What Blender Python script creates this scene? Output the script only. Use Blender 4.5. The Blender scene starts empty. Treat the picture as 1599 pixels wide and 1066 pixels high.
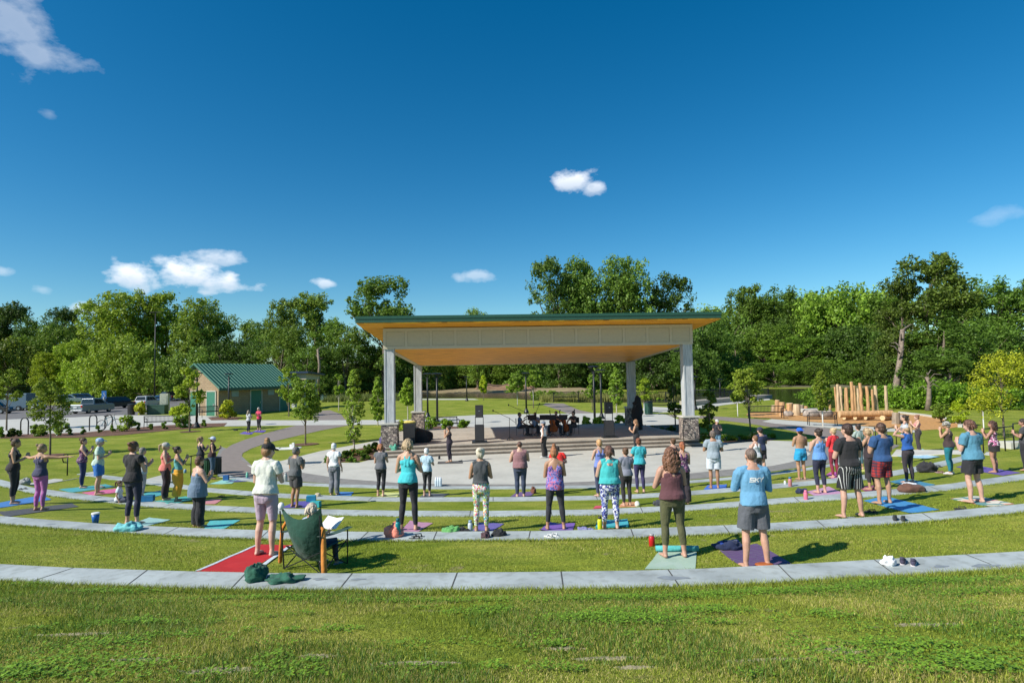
import bpy, bmesh, math, random
import numpy as np
from mathutils import Vector, Matrix, noise
R = math.radians
random.seed(7); RNG = np.random.default_rng(7)
S = bpy.context.scene; COL = S.collection

# ---------------------------------------------------------------- camera, sky, sun
FPX = 950.0; HC = 4.0; PITCH = math.atan(52/950.0); ROLL = R(-1.1)
cam = bpy.data.cameras.new('camera'); cam_o = bpy.data.objects.new('camera', cam); COL.objects.link(cam_o)
cam.sensor_width = 36; cam.lens = 36*FPX/1599; cam.clip_start = 0.1; cam.clip_end = 3000
CM = Matrix.Rotation(math.pi/2+PITCH, 3, 'X') @ Matrix.Rotation(ROLL, 3, 'Z')
cam_o.matrix_world = Matrix.Translation((0, 0, HC)) @ CM.to_4x4()
S.camera = cam_o
SUN_EL = R(38); SUN_AZ = math.atan2(-0.87, -0.48)      # azimuth measured from +Y towards +X
w = bpy.data.worlds.new('World'); S.world = w; w.use_nodes = True
S.view_settings.view_transform = 'Standard'; S.view_settings.look = 'None'
S.view_settings.exposure = 0.4; S.view_settings.gamma = 1.0
sun = bpy.data.lights.new('sun', 'SUN'); sun.energy = 4.6; sun.angle = R(0.5); sun.color = (1, 0.95, 0.86)
sun_o = bpy.data.objects.new('sun', sun); COL.objects.link(sun_o)
SV = Vector((math.sin(SUN_AZ)*math.cos(SUN_EL), math.cos(SUN_AZ)*math.cos(SUN_EL), math.sin(SUN_EL)))
sun_o.rotation_euler = SV.to_track_quat('Z', 'Y').to_euler(); sun_o.location = (-30, -20, 40)

def ray(px, py):
    return (CM @ Vector(((px-799.5)/FPX, -(py-533)/FPX, -1))).normalized()
def P(px, py, z=0.0):                       # where the view ray meets a level
    d = ray(px, py); t = (z-HC)/d.z
    return Vector((d.x*t, d.y*t, z))
def proj(p):
    c = CM.transposed() @ (Vector(p)-Vector((0, 0, HC)))
    return (799.5+FPX*c.x/-c.z, 533-FPX*c.y/-c.z, -c.z)
def PX(px, Y, z=0.0):                       # the point at distance Y, height z, seen in column px
    X = (px-800)/FPX*Y
    for _ in range(6):
        X += (px-proj((X, Y, z))[0])*Y/FPX
    return Vector((X, Y, z))
def ZY(px, py, Y):                          # height of the point at distance Y seen at px, py
    d = ray(px, py); return HC+d.z*Y/d.y

def sky_world():
    nt = w.node_tree; nt.nodes.clear(); N = nt.nodes.new; L = nt.links.new
    out = N('ShaderNodeOutputWorld'); bg = N('ShaderNodeBackground'); bg.inputs[1].default_value = 0.105
    sky = N('ShaderNodeTexSky'); sky.sky_type = 'NISHITA'; sky.sun_disc = False
    sky.sun_elevation = SUN_EL; sky.sun_rotation = SUN_AZ
    sky.air_density = 0.9; sky.dust_density = 0.35; sky.ozone_density = 4.0; sky.altitude = 300
    hsv = N('ShaderNodeHueSaturation'); hsv.inputs['Saturation'].default_value = 1.36; hsv.inputs['Value'].default_value = 1.0
    tn = N('ShaderNodeMix'); tn.data_type = 'RGBA'; tn.blend_type = 'MULTIPLY'; tn.inputs['Factor'].default_value = 1; tn.inputs['B'].default_value = (1.02, 1.06, .90, 1)
    L(sky.outputs[0], hsv.inputs['Color']); L(hsv.outputs[0], tn.inputs['A'])
    tc = N('ShaderNodeTexCoord')
    nz = N('ShaderNodeTexNoise'); nz.inputs['Scale'].default_value = 19; nz.inputs['Detail'].default_value = 7; nz.inputs['Roughness'].default_value = 0.6
    mp = N('ShaderNodeMapping'); mp.inputs['Scale'].default_value = (1, 1, 1.7)
    L(tc.outputs['Generated'], mp.inputs[0]); L(mp.outputs[0], nz.inputs['Vector'])
    nz2 = N('ShaderNodeTexNoise'); nz2.inputs['Scale'].default_value = 42; nz2.inputs['Detail'].default_value = 5
    L(mp.outputs[0], nz2.inputs['Vector'])
    # each cloud of the photo: direction, half width, half height (radians), strength
    clouds = [(214, 432, .036, .022, .95), (296, 430, .052, .024, 1.0), (345, 440, .048, .016, .9), (343, 402, .038, .013, .6),
              (900, 283, .036, .020, .9), (928, 292, .026, .012, .7), (22, 30, .04, .05, .30), (60, 85, .05, .022, .30), (5, 12, .045, .035, .3),
              (505, 442, .020, .009, .6), (745, 430, .034, .010, .38), (1555, 336, .03, .012, .14), (78, 176, .010, .008, .15), (130, 482, .026, .010, .45), (65, 452, .014, .008, .28), (3, 424, .012, .006, .3)]
    def V(op, a, b=None):
        n = N('ShaderNodeVectorMath'); n.operation = op
        for i, x in enumerate((a, b)):
            if x is None: continue
            if isinstance(x, (tuple, Vector)): n.inputs[i].default_value = tuple(x)
            else: L(x, n.inputs[i])
        return n
    def M(op, a, b=None, c=None, clamp=False):
        n = N('ShaderNodeMath'); n.operation = op; n.use_clamp = clamp
        for i, x in enumerate((a, b, c)):
            if x is None: continue
            if isinstance(x, (int, float)): n.inputs[i].default_value = x
            else: L(x, n.inputs[i])
        return n.outputs[0]
    wob = M('MULTIPLY', M('SUBTRACT', nz.outputs['Fac'], 0.5), 2.5)
    wob2 = M('MULTIPLY', M('SUBTRACT', nz2.outputs['Fac'], 0.5), 1.1)
    tot = None; und = None
    for (px, py, a, b, st) in clouds:
        d = ray(px, py); r = Vector((d.y, -d.x, 0)).normalized(); u = r.cross(d).normalized()
        dx = V('DOT_PRODUCT', tc.outputs['Generated'], r/a).outputs['Value']
        off = V('SUBTRACT', tc.outputs['Generated'], d).outputs[0]
        dx = V('DOT_PRODUCT', off, r/a).outputs['Value']; dy = V('DOT_PRODUCT', off, u/b).outputs['Value']
        fr = V('DOT_PRODUCT', tc.outputs['Generated'], d).outputs['Value']
        rr = M('SQRT', M('ADD', M('MULTIPLY', dx, dx), M('MULTIPLY', dy, dy)))
        v = M('SUBTRACT', 1.0, rr); v = M('ADD', v, wob); v = M('ADD', v, wob2)
        v = M('MULTIPLY', v, 1.25, clamp=True)
        v = M('MULTIPLY', v, M('GREATER_THAN', fr, 0.5)); v = M('MULTIPLY', v, st)
        # only near the ellipse
        v = M('MULTIPLY', v, M('MULTIPLY', M('SUBTRACT', 1.75, rr), 1.6, clamp=True))
        lo = M('MULTIPLY', v, M('SUBTRACT', 0.45, M('MULTIPLY', dy, 0.75), clamp=True))
        tot = v if tot is None else M('MAXIMUM', tot, v)
        und = lo if und is None else M('MAXIMUM', und, lo)
    mixc = N('ShaderNodeMix'); mixc.data_type = 'RGBA'
    L(und, mixc.inputs['Factor']); mixc.inputs['A'].default_value = (9.0, 9.2, 9.6, 1); mixc.inputs['B'].default_value = (4.0, 4.9, 6.0, 1)
    mx = N('ShaderNodeMix'); mx.data_type = 'RGBA'
    L(tot, mx.inputs['Factor']); L(tn.outputs['Result'], mx.inputs['A']); L(mixc.outputs['Result'], mx.inputs['B'])
    L(mx.outputs['Result'], bg.inputs[0]); L(bg.outputs[0], out.inputs[0])
sky_world()

# ---------------------------------------------------------------- materials
MATS = {}
def sh(name):
    m = bpy.data.materials.new(name); m.use_nodes = True
    return m, m.node_tree, m.node_tree.nodes['Principled BSDF']
def noise_col(nt, b, c1, c2, scale, detail=6, coord='Object', stretch=None, lo=.35, hi=.65, c3=None):
    N = nt.nodes.new; L = nt.links.new
    tc = N('ShaderNodeTexCoord'); mp = N('ShaderNodeMapping')
    if stretch: mp.inputs['Scale'].default_value = stretch
    nz = N('ShaderNodeTexNoise'); nz.inputs['Scale'].default_value = scale; nz.inputs['Detail'].default_value = detail
    cr = N('ShaderNodeValToRGB'); e = cr.color_ramp.elements
    e[0].position = lo; e[0].color = (*c1, 1); e[1].position = hi; e[1].color = (*c2, 1)
    if c3: x = e.new((lo+hi)/2); x.color = (*c3, 1)
    L(tc.outputs[coord], mp.inputs[0]); L(mp.outputs[0], nz.inputs['Vector']); L(nz.outputs['Fac'], cr.inputs[0])
    if b is not None: L(cr.outputs[0], b.inputs['Base Color'])
    return nz, cr, mp
def add_bump(nt, b, scale, strength, dist=.01, detail=4, stretch=None, src=None, coord='Object'):
    N = nt.nodes.new; L = nt.links.new
    bp = N('ShaderNodeBump'); bp.inputs['Strength'].default_value = strength; bp.inputs['Distance'].default_value = dist
    if src is None:
        tc = N('ShaderNodeTexCoord'); mp = N('ShaderNodeMapping')
        if stretch: mp.inputs['Scale'].default_value = stretch
        nz = N('ShaderNodeTexNoise'); nz.inputs['Scale'].default_value = scale; nz.inputs['Detail'].default_value = detail
        L(tc.outputs[coord], mp.inputs[0]); L(mp.outputs[0], nz.inputs['Vector']); src = nz.outputs['Fac']
    L(src, bp.inputs['Height']); L(bp.outputs[0], b.inputs['Normal'])
def key(*a): return '_'.join(str(x) for x in a)
def plain(name, col, rough=.6, metal=0, var=.12, scale=8, bump=0):
    k = key('p', name, col, rough, metal)
    if k in MATS: return MATS[k]
    m, nt, b = sh(name); b.inputs['Roughness'].default_value = rough; b.inputs['Metallic'].default_value = metal
    c1 = tuple(max(0, c*(1-var)) for c in col); c2 = tuple(min(1, c*(1+var)) for c in col)
    noise_col(nt, b, c1, c2, scale)
    if bump: add_bump(nt, b, 40, bump)
    MATS[k] = m; return m
def cloth(col, var=.1, rough=.85):
    k = key('c', col)
    if k in MATS: return MATS[k]
    m, nt, b = sh('cloth'); b.inputs['Roughness'].default_value = rough
    b.inputs['Sheen Weight'].default_value = .12
    noise_col(nt, b, tuple(c*(1-var) for c in col), tuple(min(1, c*(1+var)) for c in col), 9, stretch=(1, 1, .5))
    add_bump(nt, b, 10, .6, .045, 4, stretch=(1, 1, .8))
    MATS[k] = m; return m
def skin(col):
    k = key('s', col)
    if k in MATS: return MATS[k]
    m, nt, b = sh('skin'); b.inputs['Roughness'].default_value = .5
    b.inputs['Subsurface Weight'].default_value = .0
    noise_col(nt, b, tuple(c*.9 for c in col), tuple(c*1.08 for c in col), 7)
    add_bump(nt, b, 14, .25, .02)
    MATS[k] = m; return m
def hairm(col):
    k = key('h', col)
    if k in MATS: return MATS[k]
    m, nt, b = sh('hair'); b.inputs['Roughness'].default_value = .5
    noise_col(nt, b, tuple(c*.55 for c in col), tuple(min(1, c*1.5) for c in col), 22, stretch=(1, 1, .25))
    add_bump(nt, b, 60, .9, .02, 3, stretch=(1, 1, .2))
    MATS[k] = m; return m
def pattern(name, kind, cols, scale=30):
    k = key('pt', name)
    if k in MATS: return MATS[k]
    m, nt, b = sh(name); N = nt.nodes.new; L = nt.links.new; b.inputs['Roughness'].default_value = .85
    tc = N('ShaderNodeTexCoord')
    cr = N('ShaderNodeValToRGB'); cr.color_ramp.interpolation = 'CONSTANT'
    el = cr.color_ramp.elements
    while len(el) < len(cols): el.new(.5)
    for i, c in enumerate(cols):
        el[i].position = i/len(cols); el[i].color = (*c, 1)
    if kind == 'floral':
        v = N('ShaderNodeTexVoronoi'); v.inputs['Scale'].default_value = scale
        nz = N('ShaderNodeTexNoise'); nz.inputs['Scale'].default_value = scale*.8
        ad = N('ShaderNodeVectorMath'); ad.operation = 'ADD'; ms = N('ShaderNodeVectorMath'); ms.operation = 'SCALE'; ms.inputs['Scale'].default_value = .05
        L(tc.outputs['Object'], nz.inputs['Vector']); L(nz.outputs['Color'], ms.inputs[0]); L(tc.outputs['Object'], ad.inputs[0]); L(ms.outputs[0], ad.inputs[1])
        L(ad.outputs[0], v.inputs['Vector'])
        sp = N('ShaderNodeSeparateColor'); L(v.outputs['Color'], sp.inputs[0]); L(sp.outputs[0], cr.inputs[0])
    elif kind == 'vstripe' or kind == 'hstripe':
        s = N('ShaderNodeSeparateXYZ'); L(tc.outputs['Object'], s.inputs[0])
        if kind == 'vstripe':
            src = s.outputs[0]
        else: src = s.outputs[2]
        mu = N('ShaderNodeMath'); mu.operation = 'MULTIPLY'; mu.inputs[1].default_value = scale
        fr = N('ShaderNodeMath'); fr.operation = 'FRACT'; L(src, mu.inputs[0]); L(mu.outputs[0], fr.inputs[0]); L(fr.outputs[0], cr.inputs[0])
    elif kind == 'plaid':
        s = N('ShaderNodeSeparateXYZ'); L(tc.outputs['Object'], s.inputs[0]); acc = None
        for o_ in (0, 2):
            mu = N('ShaderNodeMath'); mu.operation = 'MULTIPLY'; mu.inputs[1].default_value = scale
            fr = N('ShaderNodeMath'); fr.operation = 'FRACT'; L(s.outputs[o_], mu.inputs[0]); L(mu.outputs[0], fr.inputs[0])
            gt = N('ShaderNodeMath'); gt.operation = 'GREATER_THAN'; gt.inputs[1].default_value = .6; L(fr.outputs[0], gt.inputs[0])
            if acc is None: acc = gt.outputs[0]
            else:
                a = N('ShaderNodeMath'); a.operation = 'ADD'; L(acc, a.inputs[0]); L(gt.outputs[0], a.inputs[1]); acc = a.outputs[0]
        mu = N('ShaderNodeMath'); mu.operation = 'MULTIPLY'; mu.inputs[1].default_value = .45; L(acc, mu.inputs[0]); L(mu.outputs[0], cr.inputs[0])
    L(cr.outputs[0], b.inputs['Base Color'])
    MATS[k] = m; return m

# ---------------------------------------------------------------- object helpers
def tag(o, label=None, cat=None, group=None, kind=None):
    if label: o['label'] = label
    if cat: o['category'] = cat
    if group: o['group'] = group
    if kind: o['kind'] = kind
    return o
def thing(name, label, cat, loc=(0, 0, 0), rz=0, group=None):
    o = bpy.data.objects.new(name, None); COL.objects.link(o); o.location = loc; o.rotation_euler = (0, 0, rz)
    o.empty_display_size = .1
    return tag(o, label, cat, group)
def link(name, me, mat=None, parent=None, loc=None, rz=0, smooth=False):
    o = bpy.data.objects.new(name, me); COL.objects.link(o)
    if mat is not None:
        for m in (mat if isinstance(mat, (list, tuple)) else [mat]): me.materials.append(m)
    if parent is not None: o.parent = parent
    if loc is not None: o.location = loc; o.rotation_euler = (0, 0, rz)
    if smooth: me.polygons.foreach_set('use_smooth', [True]*len(me.polygons))
    return o
def npmesh(name, V, Fq):
    V = np.asarray(V, dtype=np.float32); Fq = np.asarray(Fq, dtype=np.int32); k = Fq.shape[1]
    me = bpy.data.meshes.new(name); me.vertices.add(len(V)); me.vertices.foreach_set('co', V.ravel())
    me.loops.add(Fq.size); me.loops.foreach_set('vertex_index', Fq.ravel())
    me.polygons.add(len(Fq)); me.polygons.foreach_set('loop_start', np.arange(0, Fq.size, k, dtype=np.int32))
    me.polygons.foreach_set('loop_total', np.full(len(Fq), k, dtype=np.int32)); me.update(calc_edges=True)
    return me
class MB:                                    # collects shapes into one mesh
    def __init__(s): s.v = []; s.f = []; s.mi = []; s.m = 0
    def add(s, v, f):
        n = len(s.v); s.v += [tuple(x) for x in v]; s.f += [tuple(i+n for i in q) for q in f]; s.mi += [s.m]*len(f); return s
    def box(s, c, d, rz=0, M=None, bev=0):
        x, y, z = d[0]/2, d[1]/2, d[2]/2
        if bev:
            b = bev; V = []
            for zz, i in ((-z, b), (-z+b, 0), (z-b, 0), (z, b)):
                V += [(-x+i, -y+i, zz), (x-i, -y+i, zz), (x-i, y-i, zz), (-x+i, y-i, zz)]
            Fc = [(3, 2, 1, 0), (12, 13, 14, 15)]
            for k in range(3):
                for j in range(4): Fc.append((k*4+j, k*4+(j+1) % 4, k*4+4+(j+1) % 4, k*4+4+j))
        else:
            V = [(-x, -y, -z), (x, -y, -z), (x, y, -z), (-x, y, -z), (-x, -y, z), (x, -y, z), (x, y, z), (-x, y, z)]
            Fc = [(3, 2, 1, 0), (4, 5, 6, 7), (0, 1, 5, 4), (1, 2, 6, 5), (2, 3, 7, 6), (3, 0, 4, 7)]
        Rm = Matrix.Rotation(rz, 3, 'Z') if M is None else M
        return s.add([Rm @ Vector(v)+Vector(c) for v in V], Fc)
    def tube(s, pts, rad, n=10, ref=None, cap=True, rnd=False):
        pts = [Vector(p) for p in pts]
        if not isinstance(rad, (list, tuple)): rad = [rad]*len(pts)
        if rnd:                              # rounded ends
            a, b = pts[0], pts[-1]; da = (pts[0]-pts[1]).normalized(); db = (pts[-1]-pts[-2]).normalized()
            ra = rad[0] if not isinstance(rad[0], tuple) else min(rad[0]); rb = rad[-1] if not isinstance(rad[-1], tuple) else min(rad[-1])
            sc = lambda r, k: tuple(x*k for x in r) if isinstance(r, tuple) else r*k
            pts = [a+da*ra*.97, a+da*ra*.75]+pts+[b+db*rb*.75, b+db*rb*.97]
            rad = [sc(rad[0], .25), sc(rad[0], .68)]+list(rad)+[sc(rad[-1], .68), sc(rad[-1], .25)]
        V = []; Fc = []; m = len(pts); px_ = None
        for i, p in enumerate(pts):
            d = (pts[min(i+1, m-1)]-pts[max(i-1, 0)]).normalized()
            if px_ is None:
                r0 = Vector(ref) if ref else (Vector((1, 0, 0)) if abs(d.x) < .9 else Vector((0, 1, 0)))
            else: r0 = px_
            xa = (r0-d*r0.dot(d)).normalized(); px_ = xa; ya = d.cross(xa)
            rx, ry = rad[i] if isinstance(rad[i], tuple) else (rad[i], rad[i])
            for k in range(n):
                a = 2*math.pi*k/n; V.append(p+xa*rx*math.cos(a)+ya*ry*math.sin(a))
        for i in range(m-1):
            for k in range(n): Fc.append((i*n+k, i*n+(k+1) % n, (i+1)*n+(k+1) % n, (i+1)*n+k))
        if cap: Fc.append(tuple(range(n-1, -1, -1))); Fc.append(tuple((m-1)*n+k for k in range(n)))
        return s.add(V, Fc)
    def ell(s, c, r, n=12, m=8, M=None):
        r = (r, r, r) if not isinstance(r, tuple) else r; V = [(0, 0, -1)]; Fc = []
        for j in range(1, m):
            t = -math.pi/2+math.pi*j/m
            for k in range(n): a = 2*math.pi*k/n; V.append((math.cos(t)*math.cos(a), math.cos(t)*math.sin(a), math.sin(t)))
        V.append((0, 0, 1)); L = len(V)-1
        for k in range(n):
            Fc.append((0, 1+(k+1) % n, 1+k)); Fc.append((L, L-n+k, L-n+(k+1) % n))
            for j in range(m-2): a = 1+j*n; Fc.append((a+k, a+(k+1) % n, a+n+(k+1) % n, a+n+k))
        out = []
        for v in V:
            q = Vector((v[0]*r[0], v[1]*r[1], v[2]*r[2]))
            if M: q = M @ q
            out.append(q+Vector(c))
        return s.add(out, Fc)
    def prism(s, pts, a, b, axis='z'):       # polygon extruded between two levels
        n = len(pts); mk = {'z': lambda p, t: (p[0], p[1], t), 'y': lambda p, t: (p[0], t, p[1]), 'x': lambda p, t: (t, p[0], p[1])}[axis]
        V = [mk(p, a) for p in pts]+[mk(p, b) for p in pts]
        return s.add(V, [tuple(range(n-1, -1, -1)), tuple(range(n, 2*n))]+[(k, (k+1) % n, n+(k+1) % n, n+k) for k in range(n)])
    def build(s, name, mat, parent=None, smooth=False, loc=None, rz=0, bevel=0):
        me = bpy.data.meshes.new(name); me.from_pydata(s.v, [], s.f)
        bm = bmesh.new(); bm.from_mesh(me); bmesh.ops.recalc_face_normals(bm, faces=bm.faces)
        bm.to_mesh(me); bm.free()
        if max(s.mi, default=0) > 0: me.polygons.foreach_set('material_index', s.mi)
        o = link(name, me, mat, parent, loc, rz, smooth)
        if bevel:
            md = o.modifiers.new('bevel', 'BEVEL'); md.width = bevel; md.segments = 2; md.limit_method = 'ANGLE'
        return o
def copy_tree(o, parent=None):
    c = o.copy(); COL.objects.link(c)
    if parent is not None: c.parent = parent
    for ch in list(o.children): copy_tree(ch, c)
    return c
QUEUE = []                                   # meshes to be fused into one continuous surface
def fuse(mb, name, mat, parent, voxel=.009, smooth=4, post=None):
    me = bpy.data.meshes.new(name); me.from_pydata(mb.v, [], mb.f); 
    bm = bmesh.new(); bm.from_mesh(me); bmesh.ops.recalc_face_normals(bm, faces=bm.faces); bm.to_mesh(me); bm.free()
    o = link(name, me, None, parent)
    r = o.modifiers.new('remesh', 'REMESH'); r.mode = 'VOXEL'; r.voxel_size = voxel; r.use_smooth_shade = True
    if smooth: sm = o.modifiers.new('smooth', 'SMOOTH'); sm.factor = .5; sm.iterations = smooth
    QUEUE.append((o, mat if isinstance(mat, (list, tuple)) else [mat], post)); return o
def flush():
    dg = bpy.context.evaluated_depsgraph_get(); dg.update()
    done = []
    for o, mats, post in QUEUE: done.append(bpy.data.meshes.new_from_object(o.evaluated_get(dg)))
    for (o, mats, post), me in zip(QUEUE, done):
        o.modifiers.clear(); old = o.data; nm = old.name; o.data = me; bpy.data.meshes.remove(old); me.name = nm
        me.materials.clear()
        for m in mats: me.materials.append(m)
        me.polygons.foreach_set('use_smooth', [True]*len(me.polygons))
        if post: post(o)
    QUEUE.clear()
# ---------------------------------------------------------------- terrain: curved terraces stepping down to the plaza
def zt(k, X):
    return {1: 1.15, 2: 1.03+.018*max(-9, min(X, 12)), 3: .62+.025*max(-9, min(X, 12)), 4: .32+.02*max(-9, min(X, 12)), 5: .02}[k]
CURB_PX = {  # far edge, near edge of every stone kerb, traced along the photo's columns
 1: ([(-160, 868), (0, 880), (115, 886), (300, 891.5), (430, 894), (560, 894.5), (700, 893.5), (860, 892), (1000, 890), (1100, 887), (1200, 882), (1280, 878), (1438, 869), (1599, 860), (1760, 848)],
     [(-160, 892), (0, 908), (115, 914), (300, 920), (430, 922.5), (560, 923), (700, 922.5), (860, 921), (1000, 918.5), (1100, 915), (1200, 911), (1280, 906.5), (1438, 898), (1599, 888), (1760, 875)]),
 2: ([(-160, 790), (0, 805), (143, 816), (195, 819), (320, 824.5), (441, 828), (598, 830), (835, 828.5), (994, 825), (1069, 822), (1158, 818.5), (1220, 815), (1311, 809.5), (1391, 804.5), (1463, 799), (1525, 793), (1599, 786), (1760, 769)],
     [(-160, 803), (0, 818), (143, 829), (195, 832), (320, 838.5), (441, 842.5), (598, 844), (835, 842.5), (994, 839), (1069, 836), (1158, 832), (1220, 828.5), (1311, 823), (1391, 818), (1463, 812.5), (1525, 806.5), (1599, 799), (1760, 781)]),
 3: ([(-160, 724), (0, 748), (47, 760), (105, 768), (183, 777), (218, 781), (298, 786.5), (441, 793.5), (620, 796.7), (764, 797), (920, 795), (968, 793), (1031, 790), (1080, 787.5), (1158, 782), (1220, 777), (1311, 770.5), (1400, 763), (1483, 755), (1541, 747), (1599, 739), (1760, 718)],
     [(-160, 736), (0, 759), (47, 770), (105, 777.5), (183, 786), (218, 790), (298, 795.5), (441, 802.5), (620, 805.7), (764, 806), (920, 804), (968, 802), (1031, 799), (1080, 796.5), (1158, 791), (1220, 786), (1311, 780), (1400, 772.5), (1483, 765), (1541, 757), (1599, 749), (1760, 727)]),
 4: ([(120, 735), (160, 741), (215, 747), (265, 753.5), (323, 761), (398, 767), (441, 770), (525, 773.5), (591, 775.5), (647, 776), (802, 775.5), (920, 773.5), (994, 771), (1078, 766), (1135, 761.5), (1210, 755), (1262, 750.5), (1307, 745.5), (1356, 740), (1392, 735), (1430, 728), (1471, 719.5), (1504, 711), (1535, 700)],
     [(120, 740), (160, 746.5), (215, 753), (265, 760), (323, 767.5), (398, 773.5), (441, 776.5), (525, 780), (591, 782), (647, 782.5), (802, 782), (920, 780), (994, 777.5), (1078, 772.5), (1135, 768), (1210, 762), (1262, 757.5), (1307, 753), (1356, 748), (1392, 743), (1430, 736.5), (1471, 728), (1504, 719.5), (1535, 708)]),
}
def track(k, lst):
    out = []
    for (px, py) in lst:
        z = zt(k, 0)
        for _ in range(5): p = P(px, py, z); z = zt(k, p.x)
        out.append((p.x, p.y))
    return np.array(out)
TR = {k: (track(k, a), track(k, b)) for k, (a, b) in CURB_PX.items()}
def edgeY(k, side, X):
    t = TR[k][side]; x, y = t[:, 0], t[:, 1]
    if X < x[0]: return y[0]+(X-x[0])*(y[1]-y[0])/(x[1]-x[0])
    if X > x[-1]: return y[-1]+(X-x[-1])*(y[-1]-y[-2])/(x[-1]-x[-2])
    return float(np.interp(X, x, y))
C5N = [(474, 757.5), (540, 760), (600, 761.8), (700, 763), (802, 763), (920, 761.6), (994, 759), (1050, 756), (1099, 752), (1160, 747), (1210, 741), (1274, 732), (1300, 727.5)]
t5 = np.array([tuple(P(a, b, 0).xy) for a, b in C5N])
def Y5(X):
    x, y = t5[:, 0], t5[:, 1]
    if X < x[0]: return y[0]+(x[0]-X)*.18
    if X > x[-1]: return y[-1]+(X-x[-1])*.55
    return float(np.interp(X, x, y))
STEP = .09
def terrain(X, Y):
    pts = [(-60, 2.4), (-4, 2.4), (4.2, 1.93)]
    n1 = edgeY(1, 1, X); f1 = edgeY(1, 0, X)
    pts += [(n1, 1.14), (f1-.02, 1.14), (f1+.02, 1.15-STEP)]
    y = f1
    for k in (2, 3, 4):
        n = edgeY(k, 1, X); f = edgeY(k, 0, X); z = zt(k, X)
        if n < y+.25: continue
        pts += [(n, z-.012), (f-.02, z-.012), (f+.02, z-STEP)]; y = f
    y5 = max(Y5(X), y+.8); pts += [(y5, .0), (y5+400, 0)]
    yy = [p[0] for p in pts]; zz = [p[1] for p in pts]
    z = float(np.interp(Y, yy, zz))
    if Y < n1-.1: z += .035*noise.noise((X*.7, Y*.7, 3))
    if Y > 165:   z += min(14, (Y-165)*.06)
    return z
def G(px, py):                               # where the view ray meets the ground
    z = .5
    for _ in range(40):
        p = P(px, py, z); zn = terrain(p.x, p.y)
        if abs(zn-z) < 1e-4: break
        z = z*.5+zn*.5
    p = P(px, py, z); return Vector((p.x, p.y, terrain(p.x, p.y)))

def grass_mat(name, cols, sc=1.0):
    m, nt, b = sh(name); N = nt.nodes.new; L = nt.links.new; b.inputs['Roughness'].default_value = .9
    b.inputs['Specular IOR Level'].default_value = .1
    n1, cr, _ = noise_col(nt, b, cols[0], cols[1], .45*sc, 8, lo=.36, hi=.64, c3=cols[2])
    n2, cr2, _ = noise_col(nt, None, (.45, .5, .4), (1.35, 1.35, 1.3), 26*sc, 6, lo=.25, hi=.75)
    n3, cr3, _ = noise_col(nt, None, (.8, .85, .8), (1.25, 1.15, 1.1), 3.2*sc, 5, stretch=(.4, 1.6, 1), lo=.35, hi=.65)
    mx = N('ShaderNodeMix'); mx.data_type = 'RGBA'; mx.blend_type = 'MULTIPLY'; mx.inputs['Factor'].default_value = 1
    my = N('ShaderNodeMix'); my.data_type = 'RGBA'; my.blend_type = 'MULTIPLY'; my.inputs['Factor'].default_value = 1
    L(cr.outputs[0], mx.inputs['A']); L(cr2.outputs[0], mx.inputs['B'])
    L(mx.outputs['Result'], my.inputs['A']); L(cr3.outputs[0], my.inputs['B'])
    n4, cr4, _ = noise_col(nt, None, (0, 0, 0), (1, 1, 1), 1.7, 9, lo=.66, hi=.73)      # worn, strawy spots
    mz = N('ShaderNodeMix'); mz.data_type = 'RGBA'; mz.inputs['B'].default_value = (.30, .26, .13, 1); L(cr4.outputs[0], mz.inputs['Factor'])
    L(my.outputs['Result'], mz.inputs['A']); L(mz.outputs['Result'], b.inputs['Base Color'])
    add_bump(nt, b, 60, .7, .03, 6)
    return m
LAWN = grass_mat('lawn', [(.19, .245, .028), (.30, .32, .06), (.235, .28, .042)])
# ground sheet
def axis(segs):
    out = []
    for a, b, s in segs: out += list(np.arange(a, b, s))
    return np.array(out+[segs[-1][1]])
xs = axis([(-900, -120, 40), (-120, -30, 6), (-30, -14, .8), (-14, 16, .2), (16, 32, .8), (32, 130, 6), (130, 900, 40)])
ys = axis([(-60, 2, 3), (2, 10.5, .1), (10.5, 24, .12), (24, 40, .5), (40, 170, 5), (170, 1200, 60)])
V = np.array([(x, y, terrain(x, y)-(.0)) for y in ys for x in xs]); nx = len(xs)
ii = np.arange((len(ys)-1)*(nx-1)); r_, c_ = ii//(nx-1), ii % (nx-1); a_ = r_*nx+c_
me = npmesh('ground', V, np.stack([a_, a_+1, a_+nx+1, a_+nx], 1))
tag(link('ground', me, LAWN, smooth=False), kind='structure')

# ---------------------------------------------------------------- stone kerbs
def concrete(name, c, var=.06, scale=1.5, dirt=.8):
    m, nt, b = sh(name); N = nt.nodes.new; L = nt.links.new; b.inputs['Roughness'].default_value = .85
    _, cr, _ = noise_col(nt, None, tuple(x*(1-var*2) for x in c), tuple(x*(1+var) for x in c), scale, 9, lo=.3, hi=.6)
    _, c2, _ = noise_col(nt, None, (.80, .79, .76), (1.04, 1.04, 1.04), scale*5.5, 12, lo=.34, hi=.5)
    mx = N('ShaderNodeMix'); mx.data_type = 'RGBA'; mx.blend_type = 'MULTIPLY'; mx.inputs['Factor'].default_value = dirt
    L(cr.outputs[0], mx.inputs['A']); L(c2.outputs[0], mx.inputs['B']); L(mx.outputs['Result'], b.inputs['Base Color'])
    add_bump(nt, b, 120, .25, .004); return m
KERB = concrete('kerb_stone', (.37, .41, .405), .12, 1.3)
JOINT = plain('joint', (.07, .07, .065), .9)
STAIN = plain('damp stain', (.25, .28, .30), .6)
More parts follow.
